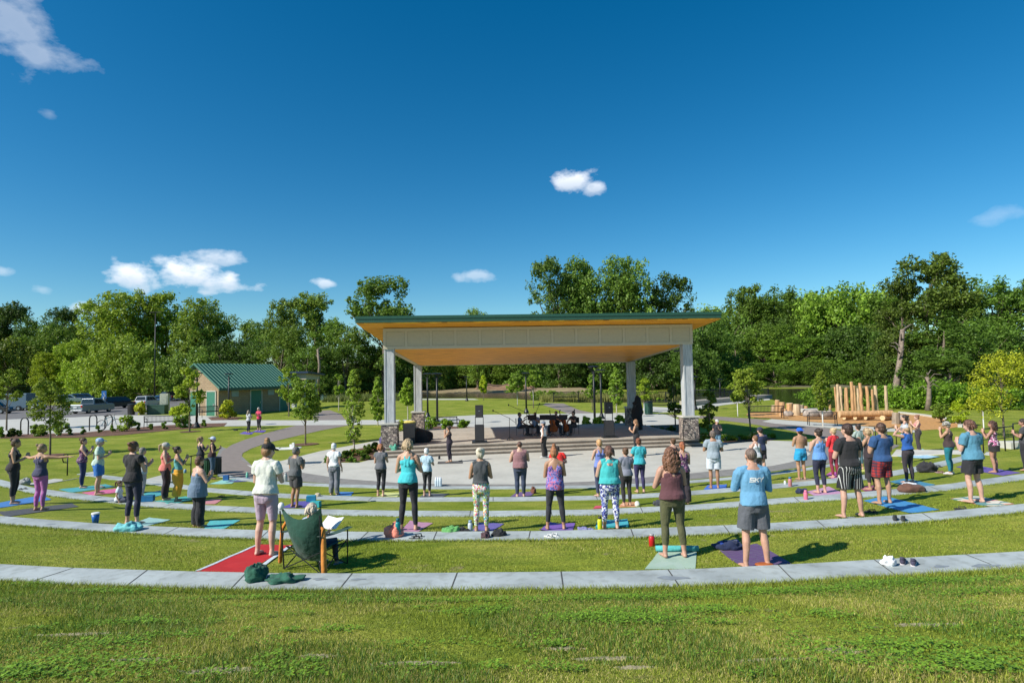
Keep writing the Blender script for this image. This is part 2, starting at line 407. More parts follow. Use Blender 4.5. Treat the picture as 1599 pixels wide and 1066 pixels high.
def kerb(k, name, label, blocks):
    far, near = TR[k]; x0 = max(far[0, 0], near[0, 0]); x1 = min(far[-1, 0], near[-1, 0])
    X = np.linspace(x0, x1, 160); root = thing(name, label, 'kerb')
    mb = MB(); V = []; 
    for x in X:
        f, n = edgeY(k, 0, x), edgeY(k, 1, x); z = zt(k, x)
        V += [(x, n, z), (x, f, z), (x, f, z-.35), (x, n, z-.35)]
    Fc = []
    for i in range(len(X)-1):
        for j in range(4): Fc.append((i*4+j, i*4+(j+1) % 4, i*4+4+(j+1) % 4, i*4+4+j))
    Fc += [(0, 1, 2, 3), tuple(4*(len(X)-1)+j for j in (3, 2, 1, 0))]
    mb.add(V, Fc); mb.build('stone_cap', KERB, root)
    jm = MB()
    for bx in blocks:                        # joints traced in the photo: x at far edge, x at near edge
        a = bx[0]; c = bx[1]
        pa = None
        for px, side in ((a, 0), (c, 1)):
            lst = CURB_PX[k][side]; py = float(np.interp(px, [q[0] for q in lst], [q[1] for q in lst]))
            z = zt(k, 0)
            for _ in range(4): p = P(px, py, z); z = zt(k, p.x)
            if pa is None: pa = Vector((p.x, p.y, z))
        pb = Vector((p.x, p.y, z)); d = (pb-pa); s_ = Vector((-d.y, d.x, 0)).normalized()*.009
        up = Vector((0, 0, .003)); jm.add([pa-s_+up, pa+s_+up, pb+s_+up, pb-s_+up], [(0, 1, 2, 3)])
    if blocks: jm.build('joint', JOINT, root)
    return root
kerb(1, 'stone_kerb', 'wide pale stone kerb nearest the viewer, along the foreground grass', [(115, 40), (230, 194), (385, 358), (550, 527), (714, 703), (876, 880), (1043, 1062), (1215, 1242), (1365, 1402), (1508, 1570)])
kerb(2, 'stone_kerb', 'second pale stone kerb, crossed by the teal towel, blue cup and sandals', [(279, 253), (420, 405), (575, 560), (682, 676), (828, 825), (985, 990), (1130, 1140), (1275, 1290), (1440, 1460)])
kerb(3, 'stone_kerb', 'third stone kerb, narrow, holding the pink bottle and brown bag', [(160, 140), (275, 250), (375, 353), (490, 478), (735, 733), (860, 862), (1000, 1004), (1240, 1250), (1450, 1470)])
kerb(4, 'stone_kerb', 'fourth stone kerb, innermost row behind the mauve shirted person', [(380, 365), (582, 575), (770, 770), (930, 933), (1180, 1186), (1330, 1338)])

# ---------------------------------------------------------------- flat ground areas
def area(name, pxs, mat, lvl, z=0.0, world=False, thick=.0):
    pts = [P(a, b, z+lvl) for a, b in pxs] if not world else [Vector((a, b, z+lvl)) for a, b in pxs]
    mb = MB(); n = len(pts)
    if thick: mb.prism([(p.x, p.y) for p in pts], z+lvl-thick, z+lvl)
    else: mb.add(pts, [tuple(range(n))])
    return tag(mb.build(name, mat), kind='structure')
CONC = concrete('pale concrete', (.50, .49, .435), .05, .8, .3)
WALK = concrete('walk concrete', (.50, .49, .44), .05, .8, .3)
TRAIL = concrete('trail asphalt', (.24, .20, .175), .06, 3, .3)
BAND = concrete('grey band', (.235, .225, .21), .08, 3)
LOT = concrete('lot asphalt', (.16, .15, .145), .08, 2)
MULCH = plain('mulch', (.14, .07, .04), .95, var=.5, scale=14, bump=.8)
WOODCHIP = plain('woodchip', (.52, .27, .09), .95, var=.25, scale=6, bump=.8)
def ring(pxs): return [tuple(P(a, b, 0).xy) for a, b in pxs]
# grey band round the plaza and the kerb ring outside it
area('plaza_band', [(340, 738), (380, 745), (474, 752), (540, 756), (620, 759), (700, 760), (802, 760), (920, 758), (994, 755), (1050, 750), (1099, 746.5), (1160, 741), (1210, 735), (1272, 726), (1330, 718), (1385, 706), (1405, 695), (1380, 690), (1290, 690), (1230, 700), (1150, 722), (1030, 735), (700, 745), (474, 735), (392, 725), (370, 705), (345, 697), (335, 720)], BAND, .008)
area('plaza', [(425, 730), (474, 738), (534, 747), (620, 753.5), (694, 755.5), (802, 756), (920, 751.5), (985, 747), (1031, 743), (1085, 738), (1135, 733), (1206, 727), (1236, 721), (1258, 714), (1266, 708), (1256, 702), (1290, 697), (1298, 692), (1240, 688.5), (1190, 687), (1150, 690), (1100, 692), (1060, 690), (640, 690), (600, 712), (560, 722), (500, 722), (440, 724)], CONC, .014)
kr = MB(); prev = None
for a, b in [(340, 743)]+[(380, 750), (430, 754.5)]+C5N+[(1340, 719), (1385, 708)]:
    p = P(a, b, .02); q = P(a, b-4.2, .02)
    if prev: n0 = len(kr.v); kr.add([prev[0], p, q, prev[1]], [(0, 1, 2, 3)]); kr.add([prev[0]-Vector((0, 0, .3)), p-Vector((0, 0, .3)), p, prev[0]], [(0, 1, 2, 3)])
    prev = (p, q)
tag(kr.build('plaza_rim', KERB), kind='structure')
# left trail, walk, lot
area('trail', [(340, 739), (339, 722), (347, 704), (362, 694), (383, 686), (405, 679), (430, 672), (462, 664), (488, 656), (523, 656), (545, 663.5), (500, 672), (460, 681), (418, 691), (392, 700), (379, 707), (376, 717), (392, 725.5), (430, 730), (470, 745), (400, 748)], TRAIL, .012)
area('upper_trail', [(489, 656), (489, 648), (493, 641), (515, 640), (532, 646), (540, 656)], TRAIL, .011)
area('walk', [(-300, 690), (-300, 655), (0, 655), (120, 651), (180, 648), (300, 648), (345, 650), (345, 655.5), (480, 656), (640, 655), (780, 648), (790, 657), (640, 662.5), (480, 663.5), (330, 665.5), (250, 670), (180, 676), (120, 681), (0, 684)], WALK, .016)
area('parking_lot', [(-400, 660), (-400, 636), (0, 634), (120, 632), (210, 626), (300, 622), (330, 627), (300, 634), (262, 641), (215, 648), (120, 651), (60, 656), (0, 659)], LOT, .010)
area('stage_walk', [(385, 725), (398, 728), (440, 719), (500, 704), (597, 686), (640, 684), (600, 700), (505, 722), (440, 738), (400, 735)], WALK, .018)
area('rear_plaza', [(640, 668), (660, 657), (700, 650), (760, 647), (1000, 644), (1040, 647), (1060, 655), (1060, 672), (1000, 690), (700, 690), (650, 690)], CONC, .020)
area('shore_path', [(655, 624), (655, 622.3), (740, 622.3), (748, 624)], WALK, .012)
area('rear_path', [(848, 632), (852, 629), (880, 629.5), (895, 636), (905, 640), (930, 645), (890, 647), (872, 640)], TRAIL, .012)
area('bridge_path', [(1000, 640), (1010, 634), (1060, 637), (1085, 634), (1120, 628), (1200, 621), (1203, 624), (1130, 632), (1080, 641), (1030, 644)], WALK, .013)
area('right_trail', [(1020, 650), (1060, 651), (1110, 654), (1170, 661), (1230, 671), (1270, 680), (1290, 690), (1335, 712), (1385, 706), (1400, 695), (1355, 682), (1310, 671), (1240, 661), (1200, 655), (1130, 650.5), (1080, 648), (1030, 647)], TRAIL, .009)
area('playground_walk', [(1190, 658), (1205, 654), (1300, 661), (1370, 667), (1440, 672), (1430, 675), (1340, 672), (1270, 666), (1210, 661)], CONC, .018)
area('playground', [(1165, 648), (1168, 644.5), (1200, 643), (1300, 642), (1400, 645), (1440, 649), (1480, 655), (1500, 661), (1502, 665), (1480, 669), (1440, 671.5), (1370, 666.5), (1300, 660.5), (1225, 655), (1175, 651)], WOODCHIP, .014)
for nm, pts in (('landing', [(35, 757), (150, 735.5), (160, 739), (115, 748), (60, 758)]), ('landing', [(215, 752), (260, 740), (275, 739), (285, 743), (262, 755)]), ('landing', [(1392, 712), (1400, 702), (1500, 703), (1545, 706), (1545, 711), (1480, 709)])):
    mb = MB(); q = [G(a, b) for a, b in pts]; mb.add([p+Vector((0, 0, .02)) for p in q]+[p-Vector((0, 0, .2)) for p in q], [tuple(range(len(q)))]+[(i, i+len(q), (i+1) % len(q)+len(q), (i+1) % len(q)) for i in range(len(q))])
    tag(mb.build(nm, WALK), kind='structure')
rim = MB()
for a, b in zip([(1405, 645), (1440, 649), (1470, 653.5), (1492, 659), (1502, 664)], [(1440, 649), (1470, 653.5), (1492, 659), (1502, 664), (1499, 667)]):
    p, q = P(*a), P(*b); d = (q-p).normalized(); s_ = Vector((-d.y, d.x, 0))*.12
    rim.add([p-s_, q-s_, q+s_, p+s_]+[v+Vector((0, 0, .15)) for v in (p-s_, q-s_, q+s_, p+s_)], [(4, 5, 6, 7), (0, 1, 5, 4), (2, 3, 7, 6), (0, 3, 7, 4), (1, 2, 6, 5)])
tag(rim.build('playground_rim', CONC), kind='structure')
# pond
wm, nt, b = sh('pond water'); b.inputs['Base Color'].default_value = (.02, .022, .012, 1); b.inputs['Roughness'].default_value = .08
add_bump(nt, b, 2.0, .25, .05, 3, stretch=(1, 3, 1))
area('pond', [(470, 626), (470, 616), (620, 613.5), (700, 613.5), (800, 612), (900, 613), (1000, 611), (1090, 609), (1200, 607), (1300, 606), (1420, 604), (1800, 600), (2400, 590), (2400, 640), (1800, 645), (1520, 638), (1460, 632), (1390, 636), (1300, 636), (1230, 630), (1200, 622), (1130, 626), (1060, 628), (900, 628), (850, 626), (800, 622), (740, 621), (655, 621.5), (560, 622)], wm, .03)
SAND = plain('bank soil', (.27, .21, .11), .95, var=.25, scale=1)
def bank(name, pts, h, mat):                 # low earth bank along the far shore
    mb = MB(); prev = None
    for i, (a, b) in enumerate(pts):
        p = P(a, b); hh = h*(.6+.4*noise.noise((i*.9, h, 0)))*(0.3 if i in (0, len(pts)-1) else 1); q = p+Vector((0, 4, hh)); r = q+Vector((0, 12, .2))
        cur = [p, q, r]
        if prev: mb.add(prev+cur, [(0, 3, 4, 1), (1, 4, 5, 2)])
        prev = cur
    return tag(mb.build(name, mat, smooth=True), kind='structure')
bank('far_bank', [(x, 613.6-.003*(x-620)) for x in range(600, 960, 20)], .7, SAND)
bank('soil_mound', [(x, 612) for x in range(735, 850, 12)], 2.2, plain('brown soil', (.20, .12, .07), .95, var=.3, scale=1))
bank('far_bank', [(x, 604.5+.002*(x-1200)) for x in range(1180, 1620, 20)], .5, plain('grey bank', (.12, .11, .06), .95, var=.3, scale=1))
for nm, pts in (('planting_bed', [(504, 722), (520, 712), (560, 700), (597, 694), (600, 716), (560, 719), (520, 722)]), ('planting_bed', [(1110, 689), (1110, 681), (1160, 682), (1215, 684), (1200, 688), (1140, 691)]),
                ('planting_bed', [(0, 684), (0, 678), (60, 677), (130, 675), (190, 669), (250, 664), (310, 661), (355, 660), (350, 665), (260, 672), (190, 679), (120, 683)]), ('planting_bed', [(1000, 671), (1020, 664), (1062, 662), (1062, 676), (1030, 675)]),
                ('planting_bed', [(655, 672), (670, 664), (750, 667), (750, 674), (700, 676)]), ('planting_bed', [(325, 652), (345, 650), (380, 651), (370, 655), (330, 656)])):
    area(nm, pts, MULCH, .022)
# ---------------------------------------------------------------- real blades on the near lawn
def leaf_mat(name, col, trans=.3, var=.35, rough=.55, objcol=True):
    m = bpy.data.materials.new(name); m.use_nodes = True; nt = m.node_tree; nt.nodes.clear(); N = nt.nodes.new; L = nt.links.new
    out = N('ShaderNodeOutputMaterial'); geo = N('ShaderNodeNewGeometry'); oi = N('ShaderNodeObjectInfo')
    cr = N('ShaderNodeValToRGB'); e = cr.color_ramp.elements
    e[0].color = (*[c*(1-var) for c in col], 1); e[1].color = (col[0]*(1+var*1.15), col[1]*(1+var), col[2]*(1+var*.6), 1)
    L(geo.outputs['Random Per Island'], cr.inputs[0]); c = cr.outputs[0]
    if objcol:
        mx = N('ShaderNodeMix'); mx.data_type = 'RGBA'; mx.blend_type = 'MULTIPLY'; mx.inputs['Factor'].default_value = 1
        L(c, mx.inputs['A']); L(oi.outputs['Color'], mx.inputs['B']); c = mx.outputs['Result']
    p = N('ShaderNodeBsdfPrincipled'); p.inputs['Roughness'].default_value = rough; p.inputs['Specular IOR Level'].default_value = .35
    t = N('ShaderNodeBsdfTranslucent'); ms = N('ShaderNodeMixShader'); ms.inputs[0].default_value = trans
    L(c, p.inputs['Base Color']); L(c, t.inputs[0]); L(p.outputs[0], ms.inputs[1]); L(t.outputs[0], ms.inputs[2]); L(ms.outputs[0], out.inputs[0])
    return m
# ---------------------------------------------------------------- pavilion
GREEN = plain('green metal', (.022, .08, .054), .45, var=.08)
BEIGE = plain('beige panel', (.46, .41, .30), .7, var=.03)
WHITEPAINT = plain('white', (.75, .75, .72), .5, var=.04)
BLACK = plain('black metal', (.012, .013, .015), .45, var=.2)
DKPLASTIC = plain('dark plastic', (.02, .021, .024), .5, var=.2)
STEEL = plain('steel', (.45, .46, .47), .35, .9)
def wood_mat(name, c, plank=.14, ang='y'):
    m, nt, b = sh(name); N = nt.nodes.new; L = nt.links.new; b.inputs['Roughness'].default_value = .55; b.inputs['Specular IOR Level'].default_value = .25
    st = (1, 12, 1) if ang == 'x' else (.5, 8, 1)
    nz, cr, _ = noise_col(nt, b, tuple(x*.58 for x in c), tuple(min(1, x*1.3) for x in c), 2.5, 8, stretch=st)
    tc = N('ShaderNodeTexCoord'); s = N('ShaderNodeSeparateXYZ'); L(tc.outputs['Object'], s.inputs[0])
    mu = N('ShaderNodeMath'); mu.operation = 'MULTIPLY'; mu.inputs[1].default_value = 1/plank; fr = N('ShaderNodeMath'); fr.operation = 'FRACT'
    L(s.outputs[1], mu.inputs[0]); L(mu.outputs[0], fr.inputs[0]); gt = N('ShaderNodeMath'); gt.operation = 'GREATER_THAN'; gt.inputs[1].default_value = .07; L(fr.outputs[0], gt.inputs[0])
    mx = N('ShaderNodeMix'); mx.data_type = 'RGBA'; mx.blend_type = 'MULTIPLY'; mx.inputs['Factor'].default_value = 1
    c2 = N('ShaderNodeMix'); c2.data_type = 'RGBA'; c2.inputs['A'].default_value = (.55, .5, .45, 1); c2.inputs['B'].default_value = (1, 1, 1, 1); L(gt.outputs[0], c2.inputs['Factor'])
    L(cr.outputs[0], mx.inputs['A']); L(c2.outputs['Result'], mx.inputs['B']); L(mx.outputs['Result'], b.inputs['Base Color'])
    return m
SOFFIT = wood_mat('soffit boards', (.92, .36, .025), .26)
def conc_col():
    m, nt, b = sh('board formed column'); b.inputs['Roughness'].default_value = .8
    noise_col(nt, b, (.33, .35, .37), (.50, .52, .53), 5, 6, stretch=(5, 5, .35), lo=.35, hi=.65)
    add_bump(nt, b, 8, .5, .02, 4, stretch=(6, 6, .3)); return m
COLM = conc_col()
def stone_mat():
    m, nt, b = sh('field stone'); N = nt.nodes.new; L = nt.links.new; b.inputs['Roughness'].default_value = .85
    tc = N('ShaderNodeTexCoord'); nz = N('ShaderNodeTexNoise'); nz.inputs['Scale'].default_value = 4
    ms = N('ShaderNodeVectorMath'); ms.operation = 'SCALE'; ms.inputs['Scale'].default_value = .18; ad = N('ShaderNodeVectorMath'); ad.operation = 'ADD'
    L(tc.outputs['Object'], nz.inputs['Vector']); L(nz.outputs['Color'], ms.inputs[0]); L(tc.outputs['Object'], ad.inputs[0]); L(ms.outputs[0], ad.inputs[1])
    v = N('ShaderNodeTexVoronoi'); v.inputs['Scale'].default_value = 7.5; v2 = N('ShaderNodeTexVoronoi'); v2.feature = 'DISTANCE_TO_EDGE'; v2.inputs['Scale'].default_value = 7.5
    L(ad.outputs[0], v.inputs['Vector']); L(ad.outputs[0], v2.inputs['Vector'])
    sp = N('ShaderNodeSeparateColor'); L(v.outputs['Color'], sp.inputs[0]); cr = N('ShaderNodeValToRGB'); e = cr.color_ramp.elements
    e[0].color = (.10, .085, .08, 1); e[1].color = (.50, .42, .34, 1); x = e.new(.5); x.color = (.24, .19, .17, 1); L(sp.outputs[0], cr.inputs[0])
    gt = N('ShaderNodeMapRange'); gt.inputs['From Min'].default_value = .0; gt.inputs['From Max'].default_value = .07; L(v2.outputs['Distance'], gt.inputs['Value'])
    mx = N('ShaderNodeMix'); mx.data_type = 'RGBA'; mx.inputs['A'].default_value = (.07, .065, .06, 1); L(gt.outputs[0], mx.inputs['Factor']); L(cr.outputs[0], mx.inputs['B']); L(mx.outputs['Result'], b.inputs['Base Color'])
    add_bump(nt, b, 1, .8, .06, src=gt.outputs[0]); return m
STONE = stone_mat()
FL = PX(609.5, 31.5, .45); FR = PX(1076, 32.5, .45); BL = PX(653.5, 40.5, .45); BR = PX(987.5, 41.3, .45)
ANG = math.atan2(FR.y-FL.y, FR.x-FL.x); U = Vector((math.cos(ANG), math.sin(ANG), 0)); W = Vector((-U.y, U.x, 0))
STG = .45
pav = thing('pavilion', 'open air stage pavilion with green edged shed roof, timber ceiling and four stone based columns', 'pavilion', (0, 0, 0))
ztF, ztB = 5.46, 4.72
for i, (c, zt_, ped) in enumerate(((FL, ztF, 1.13), (FR, ztF, 1.13), (BL, ztB, 1.18), (BR, ztB, 1.18))):
    mb = MB()
    mb.box((0, 0, ped/2), (.80, .80, ped)); o = mb.build('stone_base', STONE, pav); o.location = c; o.rotation_euler = (0, 0, ANG)
    bm = bmesh.new(); bm.from_mesh(o.data); bmesh.ops.subdivide_edges(bm, edges=bm.edges, cuts=9, use_grid_fill=True)
    for v in bm.verts:
        q = v.co*3.1+Vector((i*7, 0, 0)); d = noise.noise(q)*.03; v.co += Vector((v.co.x, v.co.y, 0)).normalized()*d
    bm.to_mesh(o.data); bm.free()
    mb = MB(); mb.box((0, 0, ped+.04), (.92, .92, .08)); o = mb.build('base_cap', CONC, pav, bevel=.012); o.location = c; o.rotation_euler = (0, 0, ANG)
    h0 = ped+.08; h1 = zt_-.45+.02; mb = MB()
    mb.box((0, 0, (h0+h1)/2), (.46, .46, h1-h0)); 
    for sx in (-.21, .21):
        for sy in (-.21, .21): mb.box((sx, sy, (h0+h1)/2), (.09, .09, h1-h0))
    o = mb.build('column', COLM, pav, bevel=.01); o.location = c; o.rotation_euler = (0, 0, ANG)
def pv(a, d, z): return FL+U*a+W*d+Vector((0, 0, z-.45))      # along front, depth, world height
LEN = (FR-FL).length; DEP = 9.0
insL = (BL-FL).dot(U); insR = (BR-FL).dot(U)
# ring beam with panelled fascia
o0 = .28
fr0, fr1 = -o0, LEN+o0
mb = MB()
def slab(mb, q, th):                          # quad q with thickness th downwards
    mb.add(list(q)+[p-Vector((0, 0, th)) for p in q], [(0, 1, 2, 3), (7, 6, 5, 4), (0, 4, 5, 1), (1, 5, 6, 2), (2, 6, 7, 3), (3, 7, 4, 0)])
fz0, fz1 = ztF-.02, 6.50
mb.add([pv(fr0, -o0, fz0), pv(fr1, -o0, fz0), pv(fr1, -o0, fz1), pv(fr0, -o0, fz1), pv(fr0, o0, fz0), pv(fr1, o0, fz0), pv(fr1, o0, fz1), pv(fr0, o0, fz1)],
       [(0, 1, 2, 3), (5, 4, 7, 6), (0, 4, 5, 1), (3, 2, 6, 7), (0, 3, 7, 4), (1, 5, 6, 2)])
mb.build('front_beam', BEIGE, pav)
mb = MB(); npan = 13
def strip(a0, a1, z0, z1, d=-.02):
    mb.add([pv(a0, -o0-.001, z0), pv(a1, -o0-.001, z0), pv(a1, -o0-.001, z1), pv(a0, -o0-.001, z1), pv(a0, -o0+d, z0), pv(a1, -o0+d, z0), pv(a1, -o0+d, z1), pv(a0, -o0+d, z1)],
           [(4, 5, 6, 7), (0, 1, 5, 4), (2, 3, 7, 6), (1, 2, 6, 5), (3, 0, 4, 7)])
w0 = 1.17; first = fr0+.62+0.55
xs_ = [fr0+.07, first]+[first+ (fr1-first-.55-.62)*k/(npan-2) for k in range(1, npan-1)]+[fr1-.07]
for x in xs_: strip(x-.07, x+.07, fz0+.14, fz1-.16)
strip(fr0, fr1, fz0, fz0+.14, -.022); strip(fr0, fr1, fz1-.16, fz1, -.022)
mb.build('panel_trim', plain('beige trim', (.49, .44, .33), .65, var=.03), pav)
mb = MB()
for x in xs_:
    for q_ in (-.085, .068): strip(x+q_, x+q_+.018, fz0+.14, fz1-.16, -.008)
strip(fr0, fr1, fz0+.14, fz0+.158, -.008); strip(fr0, fr1, fz1-.18, fz1-.16, -.008)
mb.build('panel_groove', plain('groove', (.30, .265, .20), .8), pav)
# side and back beams
for nm, A, B in (('side_beam', (fr0, insL-.1), None), ('side_beam', (fr1, insR+.1), None)):
    mb = MB(); a0, a1 = A; s = .3 if a0 < 0 else -.3
    q = [pv(a0, o0, ztF-.02), pv(a0+s, o0, ztF-.02), pv(a1+s, DEP+.3, ztB-.02), pv(a1, DEP+.3, ztB-.02)]; t = [pv(a0, o0, 6.5), pv(a0+s, o0, 6.5), pv(a1+s, DEP+.3, 5.78), pv(a1, DEP+.3, 5.78)]
    mb.add(q+t, [(0, 1, 2, 3), (7, 6, 5, 4), (0, 4, 5, 1), (1, 5, 6, 2), (2, 6, 7, 3), (3, 7, 4, 0)]); mb.build(nm, BEIGE, pav)
mb = MB(); q = [pv(insL-.1, DEP+.3, ztB-.02), pv(insR+.1, DEP+.3, ztB-.02), pv(insR+.1, DEP-.2, ztB), pv(insL-.1, DEP-.2, ztB)]; mb.add(q+[p+Vector((0, 0, 1.05)) for p in q], [(0, 1, 2, 3), (7, 6, 5, 4), (0, 4, 5, 1), (1, 5, 6, 2), (2, 6, 7, 3), (3, 7, 4, 0)]); mb.build('back_beam', BEIGE, pav)
mb = MB(); slab(mb, [pv(fr0+.3, .3, ztF+.06), pv(fr1-.3, .3, ztF+.06), pv(insR-.2, DEP-.2, ztB+.06), pv(insL+.2, DEP-.2, ztB+.06)], .05); mb.build('timber_ceiling', SOFFIT, pav)
# roof: soffit underneath, green metal edge, standing seam top
e0 = -1.55; xl, xr = -1.42, LEN+1.35; d1 = DEP+1.2; sl = -.082
def rz_(d): return 6.52+sl*d
mb = MB(); slab(mb, [pv(xl+.03, e0+.03, rz_(e0)+.05), pv(xr-.03, e0+.03, rz_(e0)+.05), pv(xr-.6, d1, rz_(d1)+.05), pv(xl+.6, d1, rz_(d1)+.05)], .06); mb.build('timber_soffit', SOFFIT, pav)
mb = MB(); slab(mb, [pv(xl, e0, rz_(e0)+.34), pv(xr, e0, rz_(e0)+.34), pv(xr-.57, d1+.03, rz_(d1)+.34), pv(xl+.57, d1+.03, rz_(d1)+.34)], .29); mb.build('roof', GREEN, pav)
mb = MB()
mb.add([pv(xl-.02, e0-.03, rz_(e0)+.23), pv(xr+.02, e0-.03, rz_(e0)+.23), pv(xr+.02, e0-.03, rz_(e0)+.37), pv(xl-.02, e0-.03, rz_(e0)+.37), pv(xl-.02, e0+.1, rz_(e0)+.23), pv(xr+.02, e0+.1, rz_(e0)+.23), pv(xr+.02, e0+.1, rz_(e0)+.37), pv(xl-.02, e0+.1, rz_(e0)+.37)], [(0, 1, 2, 3), (5, 4, 7, 6), (0, 4, 5, 1), (3, 2, 6, 7), (0, 3, 7, 4), (1, 5, 6, 2)])
mb.build('gutter', plain('green gutter', (.024, .085, .058), .35, var=.05), pav)
mb = MB()
for k in range(40):
    a = xl+.2+(xr-xl-.4)*k/39; p, q = pv(a, e0+.1, rz_(e0)+.33), pv(min(max(a, xl+.6), xr-.6), d1, rz_(d1)+.33); mb.tube([p, q], .025, 4)
mb.build('roof_seam', GREEN, pav)
# cameras / floodlight on the columns
mb = MB(); mb.box((0, 0, 0), (.28, .16, .1)); mb.tube([(0, .05, 0), (.0, .3, 0)], .02, 6)
o = mb.build('security_light', DKPLASTIC, pav); o.location = pv(LEN-.55, -.1, 5.1)
# stage slab with three steps
stg = thing('stage', 'raised pale concrete stage with three long front steps under the pavilion', 'stage')
sd = [P(a, b, 0) for a, b in ((605, 716), (820, 709.8), (1096, 696.5))]
s0 = P(600, 715.8, 0); s1 = P(1097, 696.5, 0); D = (s1-s0).normalized(); Nn = Vector((-D.y, D.x, 0))
mb = MB(); LS = (s1-s0).length
for k in range(3):
    off = Nn*(.40*k)
    a = s0+off; b_ = s1+off; 
    q = [a+Vector((0, 0, .15*(k+1))), b_+Vector((0, 0, .15*(k+1))), b_+Nn*(10 if k == 2 else .42)+Vector((0, 0, .15*(k+1))), a+Nn*(10 if k == 2 else .42)+Vector((0, 0, .15*(k+1)))]
    slab(mb, q, .15 if k < 2 else .5)
mb.build('concrete_steps', concrete('stage concrete', (.42, .375, .31), .08, 1.2), stg)
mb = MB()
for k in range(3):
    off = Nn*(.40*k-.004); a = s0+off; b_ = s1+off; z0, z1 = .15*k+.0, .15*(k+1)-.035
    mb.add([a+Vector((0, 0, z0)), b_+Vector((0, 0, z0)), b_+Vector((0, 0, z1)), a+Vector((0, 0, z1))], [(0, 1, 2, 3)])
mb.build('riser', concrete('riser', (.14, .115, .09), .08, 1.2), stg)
def rail(name, label, pts, h=.9, posts=None, r=.022, group=None, loops=False):
    t = thing(name, label, 'handrail', pts[0], 0, group); o = Vector(pts[0])
    pp = [Vector(p)-o for p in pts]; up = Vector((0, 0, 1)); mb = MB()
    d0 = (pp[0]-pp[1]).normalized(); d1 = (pp[-1]-pp[-2]).normalized()
    top = [p+up*h for p in pp]
    path = [top[0]+d0*.25-up*.32, top[0]+d0*.32-up*.2, top[0]+d0*.25]+top+[top[-1]+d1*.25, top[-1]+d1*.32-up*.2, top[-1]+d1*.25-up*.32] if loops else top
    if loops: path = [top[0]-up*.35]+path+[top[-1]-up*.35]
    mb.tube(path, r, 8); mb.build('top_rail', BLACK, t, True)
    if not loops: mb = MB(); mb.tube([p+up*h*.55 for p in pp], r*.8, 8); mb.build('mid_rail', BLACK, t, True)
    for p in (posts if posts is not None else pp):
        mb = MB(); mb.tube([p, p+up*h], r*1.1, 8); mb.build('post', BLACK, t, True)
    return t
rail('handrail', 'black sloping handrail beside the right hand stone pillar of the stage', [pv(LEN-.55, -.75, .45), P(1093, 694, .02)], 1.0)
# ---------------------------------------------------------------- restroom building
BR_ = Vector((0, 0, 0))
def brick(name, c, c2):
    m, nt, b = sh(name); N = nt.nodes.new; L = nt.links.new; b.inputs['Roughness'].default_value = .85
    tc = N('ShaderNodeTexCoord'); s = N('ShaderNodeSeparateXYZ'); cb = N('ShaderNodeCombineXYZ'); ad = N('ShaderNodeMath'); ad.operation = 'ADD'
    L(tc.outputs['Object'], s.inputs[0]); L(s.outputs[0], ad.inputs[0]); L(s.outputs[1], ad.inputs[1]); L(ad.outputs[0], cb.inputs[0]); L(s.outputs[2], cb.inputs[1])
    br = N('ShaderNodeTexBrick'); br.inputs['Scale'].default_value = 1; br.inputs['Brick Width'].default_value = .5; br.inputs['Row Height'].default_value = .22; br.inputs['Mortar Size'].default_value = .018
    br.inputs['Color1'].default_value = (*c, 1); br.inputs['Color2'].default_value = (*c2, 1); br.inputs['Mortar'].default_value = (.2, .15, .1, 1)
    L(cb.outputs[0], br.inputs['Vector']); L(br.outputs['Color'], b.inputs['Base Color']); return m
TAN = brick('tan block', (.36, .26, .15), (.30, .21, .12))
GDOOR = plain('green door', (.03, .16, .10), .5)
A0 = P(341, 649, 0); tst = P(444, 640.5, 0); ua = (tst-A0).normalized(); LB = (tst-A0).length+.3; ga = P(302, 646, 0)
WB = 4.7; wa = Vector((-ua.y, ua.x, 0))
bld = thing('restroom_building', 'low tan block restroom building with ribbed green metal roof and green doors', 'building', A0, math.atan2(ua.y, ua.x))
HW = ZY(341, 601, A0.y); yr = WB*.72; pr_ = A0+wa*yr-ua*.55; RZ = ZY(307, 569, pr_.y)
mb = MB(); mb.add([(0, 0, 0), (LB, 0, 0), (LB, WB, 0), (0, WB, 0), (0, 0, HW), (LB, 0, HW), (LB, WB, HW), (0, WB, HW), (0, yr, RZ-.15), (LB, yr, RZ-.15)], [(0, 1, 5, 4), (1, 2, 6, 9, 5), (2, 3, 7, 6), (3, 0, 4, 8, 7), (3, 2, 1, 0)])
mb.build('wall', TAN, bld)
mb = MB(); oh = .7; sl2 = (RZ-HW)/yr; sl3 = 1.2
for s in (-1, 1):
    y0 = -oh if s < 0 else WB+.3; z0 = HW-sl2*oh+.12 if s < 0 else RZ-.9
    q = [Vector((-.55, y0, z0)), Vector((LB+1.0, y0, z0)), Vector((LB+1.0, yr, RZ+.12)), Vector((-.55, yr, RZ+.12))]; slab(mb, q, .14)
RROOF = plain('green roof', (.035, .135, .09), .5, var=.06)
rf = mb.build('roof', RROOF, bld)
mb = MB()
for k in range(24):
    x = -.5+(LB+1.45)*k/23
    mb.tube([(x, -oh, HW-sl2*oh+.15), (x, yr, RZ+.15)], .05, 4)
mb.build('roof_seam', plain('seam', (.12, .26, .19), .4), rf)
mb = MB(); mb.box((LB/2+.225, -oh-.03, HW-sl2*oh), (LB+1.6, .12, .30)); mb.build('gutter', GREEN, bld)
